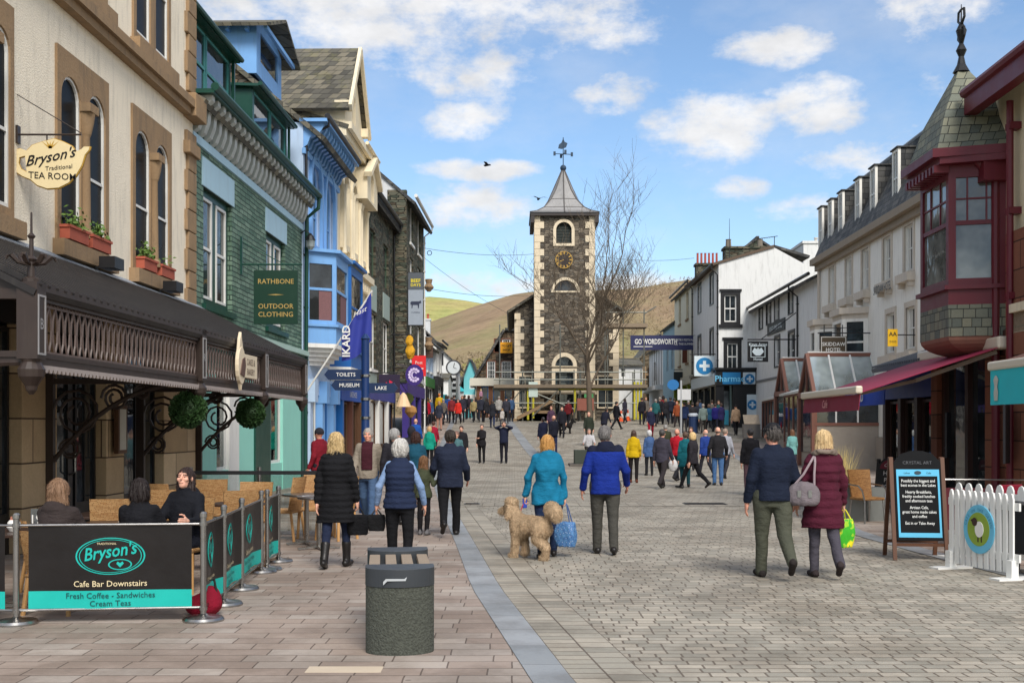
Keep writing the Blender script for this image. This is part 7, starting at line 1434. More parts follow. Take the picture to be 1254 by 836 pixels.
person('dark haired person in a black jacket sitting with back to us at the cafe table',-3.66,11.2,-8,1.68,'m',1.0,((84,84),(84,84)),(('a',30,10,60),('a',30,10,60)),((26,26,32),.86,dict(bulk=.02)),((36,36,42),1),hair=('bob',(40,30,28)),drop=-.06,opts=dict(sit=1))
person('dark haired woman in a black hooded coat facing us with lowered eyes',-3.47,12.1,168,1.7,'f',1.1,((84,84),(84,84)),(('a',34,12,60),('a',34,12,60)),((24,26,34),.86,dict(hood=1,bulk=.03,collar=.02)),((36,38,50),1),hair=('long',(52,36,32)),head=(-16,4),opts=dict(sit=1,shut=1))
CM={}
def cm(r,gg,b,rough=.6,metal=0.0,var=.12,bump=0.0,bsc=40):
 k=(r,gg,b,rough,metal)
 if k not in CM:CM[k]=plain('paint_%d_%d_%d'%(r,gg,b),C(r,gg,b),rough,var,5,metal,bump,bsc)
 return CM[k]
p=gnd(487,801);B=thing('street_bench','squat street bench with rough green slate end blocks, dark metal caps and timber slats','bench',(p.x,p.y+.17,0),R(6.5))
for y in(0,1.28):
 mb=MB();e=[(x,yy)for x,yy in ell(0,y-.05,.265,.19,24,PI,2*PI)]+[(.265,y+.12),(-.265,y+.12)];mb.poly(e,[],0,.52,plane='xy');mb.build('end_block',M.setdefault('slate_block',plain('rough_slate_block',C(74,77,69),.9,.85,48,bump=.035,bsc=55)),B)
 mb=MB();e2=[(x*1.01,(yy-y)*1.03+y)for x,yy in e];mb.poly(e2,[],.522,.66,plane='xy');mb.build('metal_cap',cm(62,66,70,.45,.3),B,bevel=.008)
for k in range(4):mb=MB();x=-.2+.135*k;mb.box(x-.045,x+.045,.125,1.04,.585,.635);mb.build('slat',M.setdefault('grey_timber',plain('weathered_timber',C(146,130,112),.8,.2,14)),B,bevel=.006)
mb=MB();mb.poly([(-.13,.57),(-.11,.592),(.03,.59),(.05,.605),(.04,.575),(-.1,.575),(-.13,.545)],[],-.252,-.247);mb.build('worn_patch',cm(178,182,184),B)
def post(px,py,lab):
 p=gnd(px,py);t_=thing('barrier_post',lab,'barrier post',p,0,'steel posts of the cafe barrier');mb=MB();mb.lathe([(.185,0),(.185,.02),(.17,.04),(.05,.055),(.03,.07)],(0,0,0),28);mb.build('base',M['steel'],t_,smooth='auto');mb=MB();mb.lathe([(.027,.05),(.027,.93),(.033,.935),(.033,.97),(.02,.985)],(0,0,0),16);mb.build('pole',M['steel'],t_,smooth='auto')
 mb=MB();mb.lathe([(.036,.10),(.036,.13)],(0,0,0),14);mb.lathe([(.036,.86),(.036,.89)],(0,0,0),14);mb.build('clamp',M['steel'],t_);return Vector((p.x,p.y,0))
PP={k:post(px,py,l)for k,px,py,l in(('O',20,764,'steel post at the outer end of the widest barrier banner'),('A',249,760,'steel corner post with the red bag behind it'),('B',274,741,'second steel post back from the corner of the barrier'),('C',296,722,'third steel post back from the corner, between two side banners'),('D',320,701,'fourth steel post back from the corner, touching its neighbour'),('E',327,698,'fifth steel post back from the corner, start of the detached banner'),('F',341,688,'farthest steel post of the cafe barrier'))}
PP['N']=PP['O']+Vector((-1.6,.1,0))
TEAL=cm(20,176,164,.5);BLK=plain('black_vinyl',C(26,22,21),.35,.25,5,bump=.006,bsc=5);CRM=cm(220,204,164)
def banner(a,b,lab,sag=.0,z0=.13,z1=.87,gap=.1):
 d=b-a;L=d.length;rz=math.atan2(d.y,d.x);t_=thing('barrier_banner',lab,'banner',a,rz,'vinyl banners of the cafe barrier');x0,x1=gap,L-gap;n=16
 def wob(x,z):f=(x-x0)/(x1-x0);return .018*math.sin(f*9+1)*(1-abs(z-.5))+sag*math.sin(f*PI)*.08
 def sheet_(za,zb,dy=0.0):
  mb=MB();vs=[];m_=6
  for j in range(m_+1):
   for i in range(n+1):x=x0+(x1-x0)*i/n;z=za+(zb-za)*j/m_;vs.append((x,wob(x,z)+dy,z))
  mb.add(vs,[(j*(n+1)+i,j*(n+1)+i+1,(j+1)*(n+1)+i+1,(j+1)*(n+1)+i)for j in range(m_)for i in range(n)]);return mb
 h=z1-z0;zt=z0+h*.215;o=sheet_(zt,z1).build('black_panel',BLK,t_,smooth=True);sheet_(z0,zt).build('turquoise_band',TEAL,t_,smooth=True)
 mb=MB();mb.tube([(.02,0,z1+.005),(L-.02,0,z1+.005)],.012,8);mb.tube([(.02,0,z0-.005),(L-.02,0,z0-.005)],.012,8);mb.build('rail',M['steel'],t_)
 cx=(x0+x1)/2;cz=z0+h*.63;sc_=(x1-x0)/1.42;rx,rzz=.3*max(.55,sc_),.165;wx=lambda q:(q[0],wob(q[0],q[2])+q[1],q[2])
 mb=MB()
 for r1,r0 in((1,.955),(.9,.875)):
  tmp=MB();tmp.poly(ell(cx,cz,rx*r1,rzz*r1,40),[ell(cx,cz,rx*r0,rzz*r0,40)],-.006,-.003);mb.add([wx(v)for v in tmp.v],tmp.f)
 textpoly(mb,"Bryson's",.16,cx,cz-.01,-.004,bold=.016,shear=.12,sx=rx/.36,xf=lambda q:wx((q[0],q[1],q[2]+.14*(q[0]-cx))))
 tmp=MB();cx2,cz2=cx+rx*.28,cz-rzz*.46;tmp.poly(ell(cx2,cz2,rx*.34,rzz*.3,24),[ell(cx2,cz2,rx*.3,rzz*.25,24)],-.006,-.003);q=rzz*.16
 tmp.poly([(cx2,cz2-q),(cx2+q*1.2,cz2+q*.3),(cx2+q*.8,cz2+q),(cx2,cz2+q*.45),(cx2-q*.8,cz2+q),(cx2-q*1.2,cz2+q*.3)],[],-.006,-.003);mb.add([wx(v)for v in tmp.v],tmp.f);mb.build('emblem',TEAL,t_)
 mb=MB();textpoly(mb,'Cafe Bar Downstairs',.075*min(1,sc_*1.1),cx,z0+h*.265,-.004,bold=.004,xf=wx);textpoly(mb,'TRADITIONAL',.026,cx-.03,cz+rzz*.62,-.004,xf=wx);mb.build('cream_lettering',CRM,t_)
 mb=MB();textpoly(mb,'Fresh Coffee - Sandwiches',.072*min(1,sc_*1.02),cx,z0+h*.125,-.004,xf=wx);textpoly(mb,'Cream Teas',.072,cx,z0+h*.03,-.004,xf=wx);mb.build('dark_lettering',cm(14,62,66),t_)
banner(PP['O'],PP['A'],'wide black and turquoise cafe banner facing us with oval emblem and white lettering')
banner(PP['N'],PP['O'],'cafe banner cut off by the edge of the photo')
banner(PP['A'],PP['B'],'narrow side banner just behind the corner post',.5,gap=.06);banner(PP['B'],PP['C'],'slanting side banner in the middle of the run',.5,gap=.06);banner(PP['C'],PP['D'],'side banner before the pair of touching posts',.5,gap=.06);banner(PP['E'],PP['F'],'last side banner, detached from the others, near the steel pedestal table',.4,gap=.06)
WK=brickmat('tan_wicker',(C(184,142,92),C(200,158,108)),C(168,124,78),C(104,72,42),.05,.012,.0016,.6,.0,.004,None,.3);LEGW=cm(196,150,96,.5)
def chair_parts(t_,metal=False,wk=None):
 wk=wk or WK;mb=MB();vs=[];n,m_=10,6
 for j in range(m_+1):
  z=.46+.5*j/m_
  for i in range(n+1):a=-1+2*i/n;vs.append((a*(.22+.02*j/m_),-.2-.09*j/m_+.05*a*a,z))
 k=n+1;fs=[(j*k+i,j*k+i+1,(j+1)*k+i+1,(j+1)*k+i)for j in range(m_)for i in range(n)];o2=len(vs);vs2=vs+[(x,y-.03,z)for x,y,z in vs];fs2=fs[:]+[tuple(q+o2 for q in f[::-1])for f in fs]
 for i in range(n):fs2.append((m_*k+i,m_*k+i+1,m_*k+i+1+o2,m_*k+i+o2))
 for j in range(m_):fs2+=[(j*k,(j+1)*k,(j+1)*k+o2,j*k+o2),((j+1)*k+n,j*k+n,j*k+n+o2,(j+1)*k+n+o2)]
 mb.add(vs2,fs2);mb.build('backrest',wk,t_);mb=MB();mb.box(-.23,.23,-.22,.22,.42,.47);mb.build('seat',wk,t_,bevel=.02)
 lm=M['steel']if metal else LEGW
 for sx in(-1,1):
  for sy in(-1,1):mb=MB();mb.tube([(sx*.2,sy*.19,.43),(sx*.22,sy*.22-(.03 if sy<0 else 0),0)],.017 if metal else .022,8);mb.build('leg',lm,t_)
 if metal:
  for sx in(-1,1):mb=MB();mb.tube([(sx*.24,-.24,.7),(sx*.27,.1,.68),(sx*.26,.2,.6),(sx*.22,.21,.43)],.014,8);mb.build('armrest',M['steel'],t_)
chair0=thing('wicker_chair','tan wicker chair under the woman with loose light brown hair','chair',(-4.28,10.75,0),R(-6),'tan wicker cafe chairs');chair_parts(chair0);chair0.scale.z=.82
for x,y,rz,lab in((-3.7,11.2,-8,'tan wicker chair under the person in the black jacket'),(-3.5,12.1,168,'tan wicker chair under the woman in the black hooded coat'),(-4.35,12.4,20,'tan wicker chair turned sideways between the two seated women'),(-4.3,14.2,4,'tan wicker chair with its back to us behind the dark haired sitter'),(-3.75,13.7,-12,'tan wicker chair showing its wide back beside the hooded coat'),(-3.35,14.0,24,'tan wicker chair with slanting back right of the seated woman'),(-4.7,15.6,-30,'tan wicker chair close to the sandstone pier'),(-4.45,16.9,10,'tan wicker chair just before the glass screen, second from the wall'),(-3.6,15.6,170,'tan wicker chair facing us across the middle table'),(-3.5,17.5,78,'tan wicker chair side on at the steel pedestal table'),(-3.1,17.9,176,'tan wicker chair facing us behind the steel pedestal table'),(-2.72,17.6,150,'tan wicker chair behind the black padded coat'),(-5.0,13.2,-80,'tan wicker chair pushed against the cafe doorway'),(-4.85,11.9,-60,'tan wicker chair by the menu case pier')):
 dup(chair0,(x,y,0),R(rz),lab).scale.z=.82 if y<12 else 1.02
def table(x,y,lab,top,r=.36,sq=False):
 t_=thing('cafe_table',lab,'table',(x,y,0),0,'cafe tables');mb=MB()
 if sq:mb.box(-r,r,-r,r,.72,.75)
 else:mb.lathe([(r,.72),(r+.01,.735),(r,.75)],(0,0,0),28)
 mb.build('tabletop',top,t_,bevel=.005);mb=MB();mb.tube([(0,0,.03),(0,0,.72)],.035,12);mb.build('pedestal',M['steel'],t_)
 for k in range(4):a=k*PI/2+.4;mb=MB();mb.bar((0,0,.05),(math.cos(a)*.3,math.sin(a)*.3,.02),.05,.025);mb.build('foot',M['steel'],t_)
DT=plain('dark_table_wood',C(64,48,40),.4,.2,8)
table(-4.05,11.75,'dark square table between the three seated people',DT,.42,True);table(-4.6,13.0,'dark square table with teapot and white cups behind the seated people',DT,.4,True);table(-3.6,14.9,'round table among the empty chairs at mid terrace',DT,.36);table(-3.05,16.9,'round steel pedestal table standing clear at the end of the barrier',M['steel'],.36);table(-4.95,10.9,'dark table at the photo edge with milk jug and menu holder',DT,.4,True);table(-2.75,16.2,'small steel table partly hidden by the long black coat',M['steel'],.3)
CHN=cm(226,222,214,.25)
def cup(x,y,lab):
 t_=thing('cup_and_saucer',lab,'cup',(x,y,.752),0,'white cups on the cafe tables');mb=MB();mb.lathe([(.03,.012),(.045,.05),(.05,.08),(.046,.08),(.03,.02)],(0,0,0),16);mb.tube([(.045,0,.065),(.075,0,.06),(.07,0,.035),(.042,0,.03)],.006,6);mb.build('cup',CHN,t_,smooth=True);mb=MB();mb.lathe([(.04,0),(.085,.014),(.08,.016),(.03,.008)],(0,0,0),20);mb.build('saucer',CHN,t_,smooth=True)
cup(-4.5,12.85,'white cup and saucer on the table behind the person in the black jacket');cup(-4.3,12.9,'white cup and saucer close to the table edge nearest the street');cup(-4.0,11.8,'white cup between the seated people')
def pot(x,y,lab):t_=thing('teapot',lab,'teapot',(x,y,.752));mb=MB();mb.lathe([(.045,0),(.07,.04),(.06,.1),(.03,.12)],(0,0,0),16);mb.tube([(.06,0,.04),(.11,0,.07),(.125,0,.11)],[.018,.013,.01],8);mb.tube([(-.06,0,.1),(-.11,0,.09),(-.1,0,.04),(-.06,0,.03)],.008,6);mb.build('body',M['steel'],t_,smooth='auto');mb=MB();mb.lathe([(.032,.12),(.02,.135),(.008,.14),(.012,.155)],(0,0,0),12);mb.build('lid',M['steel'],t_)
pot(-4.65,13.05,'small steel teapot behind the white cups')
t_=thing('milk_jug','round white milk jug with reddish lid on the table at the photo edge','jug',(-4.75,10.85,.752));mb=MB();mb.lathe([(.04,0),(.065,.04),(.055,.09),(.035,.11)],(0,0,0),16);mb.build('body',CHN,t_,smooth='auto');mb=MB();mb.lathe([(.036,.11),(.03,.14)],(0,0,0),12);mb.build('lid',cm(170,110,90),t_)
t_=thing('menu_holder','steel table menu holder with number plate beside the milk jug','menu holder',(-4.62,11.05,.752));mb=MB();mb.box(-.06,.06,-.03,.03,0,.02);mb.box(-.05,.05,-.01,.01,.02,.2);mb.build('stand',M['steel'],t_);mb=MB();textpoly(mb,'19',.12,0,.06,-.012,bold=.01);mb.build('number',CHN,t_)
t_=thing('red_bag','crumpled crimson bag on the paving behind the barrier corner post','bag',(PP['A'].x-.08,PP['A'].y+.3,0));npobj('body',[mesh_of(lambda P:smin(el(P,(0,0,.09),(.16,.12,.1)),el(P,(.06,.02,.18),(.08,.07,.1)),.08)+waves(P,4,16)*.012,(-.26,-.2,0),(.26,.2,.46),.014)],M['cloth'],t_,C(150,16,46));mb=MB();mb.tube([(.0,0,.22),(.02,0,.33),(.1,0,.33),(.12,0,.22)],.012,6);mb.build('strap',M['leather'],t_)
t_=thing('glass_screen','clear glass wind screen with dark top rail closing off the cafe terrace','screen',(-5.15,18.25,0));mb=MB();mb.box(0,2.25,-.03,.03,.98,1.04);mb.build('rail',M['black'],t_);mb=MB();mb.box(.03,2.22,-.006,.006,.08,.98);mb.build('pane',M['clear'],t_)
for x in(0,1.1,2.2):mb=MB();mb.tube([(x,0,0),(x,0,1.1)],.03,10);mb.lathe([(.14,0),(.13,.025)],(x,0,0),18);mb.build('post',M['steel'],t_)
def wood_frame_board(name,px,py,rz,w,h,lab,face,wm):
 p=gnd(px,py);t_=thing(name,lab,'chalkboard',p,rz);ht=h
 for s_ in(-1,1):
  for k,nm in((0,'leg'),(1,'rear_leg')):mb=MB();mb.bar((s_*w/2,(.0 if k==0 else .62),0),(s_*w/2,(.26 if k==0 else .3),ht*.93),.05,.04);mb.build(nm,wm,t_)
 mb=MB();mb.bar((-w/2,.06,.2),(w/2,.06,.2),.05,.04);mb.bar((-w/2,.56,.2),(w/2,.56,.2),.05,.04);mb.build('stretcher',wm,t_);return t_
S=wood_frame_board('chalkboard',1128,686,R(-6),.66,1.44,'large wooden A-board with blue bordered chalk panel and arched black top',None,cm(92,58,38,.5,0,.25));tl_=math.atan2(.26,1.34)
xfb=Matrix.Translation((0,-.012,0))@Matrix.Rotation(-tl_,4,'X')
mb=MB();mb.xf=xfb;mb.poly([(-.3,.26),(.3,.26),(.3,1.3),(.2,1.41),(.08,1.45),(-.08,1.45),(-.2,1.41),(-.3,1.3)],[],-.02,.015);mb.build('panel',plain('chalk_black',C(17,18,20),.7,.2,6,spec=.15),S)
mb=MB();mb.xf=xfb;mb.poly(rect(-.275,.275,.3,1.2),[rect(-.25,.25,.36,1.11)],-.026,-.02);mb.build('blue_border',cm(86,178,214),S)
mb=MB();mb.xf=xfb;rl=['Possibly the biggest and','best scones in the Lakes','','Hearty Breakfasts,','freshly cooked lunches','and afternoon teas','','Artisan Cafe,','great home made cakes','and coffee','','Eat in or Take Away'];z=1.03
for l in rl:
 textpoly(mb,l,.054,.0,z,-.021,bold=.006,sx=.84);z-=.058 if l else .032
mb.build('white_writing',cm(226,226,222),S);mb=MB();mb.xf=xfb;textpoly(mb,'CRYSTAL ART',.06,0,1.27,-.021);mb.build('faded_writing',cm(84,86,90),S);mb=MB();mb.xf=xfb;mb.poly(ell(0,1.155,.045,.025,14),[],-.032,-.026);textpoly(mb,'Lakes',.035,-.14,1.14,-.026);textpoly(mb,'Cafe',.035,.14,1.14,-.026);mb.build('crest',cm(40,60,70),S)
S=wood_frame_board('chalkboard',1086,622,R(-38),.55,1.12,'small black A-board with rounded maroon heading behind the large chalkboard',None,M['black']);tl2=math.atan2(.26,1.04);xfb=Matrix.Rotation(-tl2,4,'X');mb=MB();mb.xf=xfb;mb.poly([(-.27,.15),(.27,.15),(.27,.85)]+ell(0,.85,.27,.27,14,0,PI)[1:],[],-.02,.02);mb.build('panel',plain('chalk_black_small',C(28,28,30),.5),S);mb=MB();mb.xf=xfb;mb.poly([(.22,.84)]+ell(0,.86,.22,.2,14,0,PI),[],-.027,-.02);mb.build('heading',cm(110,28,44),S);mb=MB();mb.xf=xfb;textpoly(mb,'Cakes',.11,0,.9,-.028,shear=.3);z=.72
for l in('HOT','PIES','SOUP','TEAS'):textpoly(mb,l,.13,0,z,-.021,bold=.01);z-=.15
mb.build('white_writing',cm(216,210,204),S)
def fence(a,b,n,h,lab,sign=False):
 d=b-a;L=d.length;t_=thing('picket_fence',lab,'fence',a,math.atan2(d.y,d.x),'white picket fences round the cafe seating');mb=MB();WP=M['white']
 for i in range(n):
  x=L*(i+.5)/n;w_=L/n*.31;pk=MB();pk.poly([(x-w_,.07),(x+w_,.07),(x+w_,h-.07),(x+w_*.55,h-.015),(x,h),(x-w_*.55,h-.015),(x-w_,h-.07)],[],-.012,.012);pk.build('picket',WP,t_)
 for z in(.2,.72*h+.08):mb=MB();mb.box(-.03,L+.05,.014,.04,z,z+.09);mb.build('rail',WP,t_)
 for x in(.04,L-.04):mb=MB();mb.box(x-.045,x+.045,-.05,.045,.02,.22);mb.box(x-.09,x+.09,-.25,.25,0,.022);mb.build('foot',WP,t_)
 if sign:
  cx,cz=L*.5,.53;mb=MB();mb.poly(ell(cx,cz,.27,.29,40),[],-.03,-.013);rs_=mb.build('roundel',cm(108,188,218),t_);mb=MB();mb.poly(ell(cx,cz,.195,.2,36),[],-.034,-.03);mb.build('green_disc',cm(140,164,62),rs_)
  mb=MB();mb.poly(ell(cx+.02,cz,.075,.095,20),[],-.04,-.034);mb.build('sheep_body',cm(232,228,220),rs_);mb=MB();mb.poly(ell(cx-.055,cz+.085,.045,.05,16),[],-.046,-.04);mb.poly(ell(cx-.1,cz+.1,.022,.014,10),[],-.045,-.04)
  for e in(-.01,.05):mb.box(cx+e,cx+e+.018,-.038,-.034,cz-.15,cz-.08)
  mb.build('sheep_face',cm(62,42,34),rs_);mb=MB()
  for i,ch in enumerate('CAFE ON THE GREEN'):a_=PI*(.93-.86*i/16);mb.xf=Matrix.Translation((cx+.232*math.cos(a_),0,cz+.232*math.sin(a_)))@Matrix.Rotation(-(a_-PI/2),4,'Y');textpoly(mb,ch,.05,0,-.018,-.031)
  mb.build('lettering',cm(60,130,160),rs_)
fa,fb=gnd(1162,695),gnd(1243,710);fence(fa,fb,11,.98,'white picket fence panel carrying the round blue and green sheep sign',True)
off=Vector((.55,1.25,0));fence(fa+off,fb+off+Vector((.3,-.3,0)),9,1.0,'second white picket fence panel standing behind the sheep sign')
t_=thing('waste_box','black boxed table end behind the picket fence at the photo edge','box',(fb.x+.42,fb.y+.62,0),R(-70));mb=MB();mb.box(-.4,.4,-.25,.25,.25,.8);mb.build('body',cm(30,30,33,.5),t_,bevel=.01);mb=MB();mb.box(-.42,.42,-.27,.27,.8,.83);mb.build('lid',cm(20,20,22,.4),t_)
for x in(-.35,.35):mb=MB();mb.box(x-.03,x+.03,-.2,.2,0,.25);mb.build('leg',cm(40,40,42),t_)
cp=gnd(1062,640);ch2=thing('wicker_armchair','brown wicker armchair with steel legs beside the large chalkboard','chair',cp,R(200),None);chair_parts(ch2,True,brickmat('brown_wicker',(C(150,108,62),C(170,126,76)),C(134,92,52),C(84,56,32),.05,.012,.0016,.6,.0,.004,None,.3));dup(ch2,cp+Vector((-.35,1.3,0)),R(160),'brown wicker armchair further back by the steel planter')
t_=thing('terrace_table','dark terrace table behind the brown wicker armchair','table',cp+Vector((-.45,.75,0)));mb=MB();mb.box(-.35,.35,-.35,.35,.7,.73);mb.build('tabletop',cm(70,60,56),t_);mb=MB();mb.tube([(-.25,-.25,0),(.25,.25,.7)],.018,6);mb.tube([(.25,-.25,0),(-.25,.25,.7)],.018,6);mb.build('folding_legs',M['black'],t_)
p=Vector((gnd(1048,636).x,21.2,0));t_=thing('steel_planter','grey planter box with dry pale grasses in front of the bar wall','planter',p);mb=MB();mb.box(-.5,.5,-.2,.2,0,.62);mb.build('box',cm(122,124,120,.4,.3),t_);mb=MB();rs=random.Random(3)
for _ in range(260):a=Vector((-.35+rs.gauss(0,.07),rs.gauss(0,.06),.6));e=a+Vector((rs.gauss(0,.13),rs.gauss(0,.1),rs.uniform(.35,.85)));s_=Vector((.008,.004,0));mb.add([a-s_,a+s_,e],[(0,1,2)])
mb.build('grasses',plain('dry_grass',C(196,176,116),.8,.3,9),t_)
RC=cm(150,24,50,.6)
for x,y,rz,l in((6.75,15.9,25,'crimson terrace chair behind the picket fence nearest the small menu board'),(7.3,15.6,-10,'crimson terrace chair behind the picket fence next to the chalk menu')):
 t_=thing('terrace_chair',l,'chair',(x,y,0),R(rz),'crimson terrace chairs');mb=MB();mb.slab((-.22,-.2,.45),(.22,-.2,.45),(.22,-.28,.95),(-.22,-.28,.95),.03);mb.build('backrest',RC,t_,bevel=.012);mb=MB();mb.box(-.22,.22,-.2,.22,.42,.46);mb.build('seat',RC,t_)
 for sx in(-.2,.2):
  for sy in(-.18,.2):mb=MB();mb.tube([(sx,sy,0),(sx,sy,.43)],.015,6);mb.build('leg',M['black'],t_)
t_=thing('terrace_barrier','low maroon cloth windbreak with thin steel rail behind the picket fence','barrier',(5.9,16.6,0),R(-8));mb=MB();mb.box(0,1.6,-.01,.01,.25,.86);mb.build('cloth',cm(104,34,44),t_);mb=MB();mb.tube([(0,0,.98),(1.6,0,.98)],.012,6);mb.tube([(0,0,0),(0,0,1.0)],.02,8);mb.tube([(1.6,0,0),(1.6,0,1.0)],.02,8);mb.build('frame',M['steel'],t_)
p=gnd(736,571);t_=thing('stone_plinth','low dark stone plinth with square raised block in the middle of the square','plinth',p);mb=MB();mb.box(-1.25,1.25,0,1.3,0,.1);mb.build('step',cm(92,86,80,.8),t_,bevel=.01);mb=MB();mb.box(-1.05,-.4,.15,.8,.1,.66);mb.build('block',cm(58,64,56,.8),t_,bevel=.015);mb=MB();mb.box(-.38,.1,.5,.9,.1,.52);mb.build('seat',cm(84,80,74,.8),t_)
def tote(lab,p,i,w,d,h,drop,col,strap,rz=0,pat=None):
 hp_=hand_at(p,i);t_=thing('bag',lab,'bag',(hp_.x,hp_.y,hp_.z-drop-h),R(rz));npobj('body',[mesh_of(lambda P:np.maximum(el(P,(0,0,h*.5),(w*.62,d*.62,h*.78)),np.maximum(np.maximum(np.abs(P[...,0])-w/2,np.abs(P[...,1])-d/2),np.maximum(-P[...,2],P[...,2]-h)))+waves(P,9,20)*.008,(-w/2,-d/2,0),(w/2,d/2,h),.012)],pat or M['cloth'],t_,C(col))
 for s_ in(-1,1):mb=MB();mb.tube([(-w*.3,s_*d*.3,h*.97),(-w*.12,s_*d*.1,h+drop*.8),(0,0,h+drop+.01),(w*.12,s_*d*.1,h+drop*.8),(w*.3,s_*d*.3,h*.97)],.008,6);mb.build('handle',cm(*strap),t_)
t=NT('patterned_cloth');o_=t('TexCoord',out=3);v_=t('TexVoronoi',{'Vector':o_,'Scale':32.0},0);M['pattern']=t.fin(t.ramp(v_,[(.2,C(140,170,200)),(.38,C(50,92,150)),(.7,C(84,130,176))]),.6)
tote('blue patterned shopping bag hanging from the turquoise jacketed woman',P6,1,.3,.16,.34,.26,(70,116,166),(60,84,130),-25,M['pattern'])
tote('black handbag carried low by the blonde woman in the padded coat',P1,1,.26,.12,.26,.1,(24,24,28),(24,24,26),20)
t=NT('green_carrier');o_=t('TexCoord',out=3);M['carrier']=t.fin(t.ramp(t.noise(o_,7,2),[(.42,C(60,170,40)),(.5,C(150,200,50)),(.56,C(236,220,40)),(.66,C(70,180,60))],'CONSTANT'),.35)
tote('crumpled green and yellow carrier bag held by the woman in the maroon coat',P9,1,.27,.16,.34,.12,(90,190,60),(216,210,60),30,M['carrier'])
tote('small black handbag at the hip of the white haired woman',P3,0,.2,.1,.2,.06,(26,26,28),(26,26,28))
sh_=P9.location;t_=thing('handbag','grey leather shoulder bag with buckles on the maroon coat','bag',(sh_.x-.27,sh_.y-.16,.84),R(-12));npobj('body',[mesh_of(lambda P:np.maximum(smin(el(P,(0,0,.13),(.19,.09,.15)),el(P,(0,0,.06),(.18,.1,.08)),.05),-.0-P[...,2])+waves(P,3,26)*.005,(-.2,-.12,0),(.2,.12,.3),.011)],M['cloth'],t_,C(134,124,128))
mb=MB();mb.tube([(-.1,0,.24),(.0,.0,.36),(.08,.02,.5),(.13,.12,.58)],.014,6);mb.tube([(.12,0,.24),(.12,.0,.36),(.13,.02,.5),(.13,.12,.58)],.014,6);mb.build('strap',cm(150,134,138),t_);mb=MB();mb.box(-.07,-.03,-.1,-.08,.1,.18);mb.box(.05,.09,-.1,-.08,.1,.18);mb.build('buckle',M['steel'],t_)
p=gnd(823,589);t_=thing('carrier_bag','white carrier bag in the hand of the man in the red polo shirt','bag',(p.x,p.y-.25,.32));npobj('body',[mesh_of(lambda P:el(P,(0,0,.2),(.15,.1,.2))+waves(P,5,20)*.012,(-.18,-.12,0),(.18,.12,.42),.02)],M['cloth'],t_,C(226,224,224));mb=MB();mb.tube([(-.06,0,.38),(0,0,.52),(.06,0,.38)],.01,5);mb.build('handle',CHN,t_)
t=NT('curly_fur');oi=t('ObjectInfo',None,None);o_=t('TexCoord',out=3);n1=t.noise(o_,5,4,.6);vf=t('TexVoronoi',{'Vector':o_,'Scale':46.0},0);k=t.math('ADD',t.math('MULTIPLY_ADD',n1,.7,.4),t.math('MULTIPLY',vf,.45));M['fur']=t.fin(t.mix(1.0,oi.outputs['Color'],t.comb(k,k,k),'MULTIPLY'),.9,0.0,t.noise(o_,60,4,.7),.02,.9,.15)
def f_dog(P):
 d=rc(P,(0,-.2,.53),(0,.2,.53),.135,.15);d=smin(d,el(P,(0,.2,.48),(.135,.15,.17)),.06);d=smin(d,rc(P,(0,.27,.6),(0,.36,.75),.1,.09),.06)
 d=smin(d,el(P,(0,.4,.8),(.088,.105,.09)),.03);d=smin(d,el(P,(0,.385,.885),(.095,.105,.065)),.03);d=smin(d,rc(P,(0,.47,.76),(0,.585,.72),.06,.048),.025)
 for s in(-1,1):
  d=smin(d,rc(P,(s*.085,.37,.82),(s*.105,.37,.66),.032,.05),.015)
  fy=.05 if s<0 else-.06;d=smin(d,rc(P,(s*.08,.22,.46),(s*.08,.22+fy*.5,.25),.075,.055),.05);d=smin(d,rc(P,(s*.08,.22+fy*.5,.25),(s*.08,.22+fy,.05 if s<0 else .09),.055,.05),.02);d=smin(d,el(P,(s*.08,.245+fy,.045 if s<0 else .085),(.052,.065,.045)),.015)
  hy=-.06 if s<0 else .07;d=smin(d,rc(P,(s*.08,-.22,.48),(s*.09,-.16+hy*.4,.33),.11,.075),.05);d=smin(d,rc(P,(s*.09,-.16+hy*.4,.33),(s*.085,-.3+hy,.2),.07,.05),.02);d=smin(d,rc(P,(s*.085,-.3+hy,.2),(s*.085,-.28+hy,.05),.048,.045),.02);d=smin(d,el(P,(s*.085,-.25+hy,.045),(.05,.065,.042)),.015)
 d=smin(d,rc(P,(0,-.3,.6),(0,-.37,.74),.04,.05),.03);d=smin(d,el(P,(0,-.41,.8),(.095,.13,.115)),.03);d=smin(d,el(P,(0,-.5,.72),(.08,.08,.12)),.04)
 return d+waves(P,12,46,7)*.0045+waves(P,13,95,6)*.003
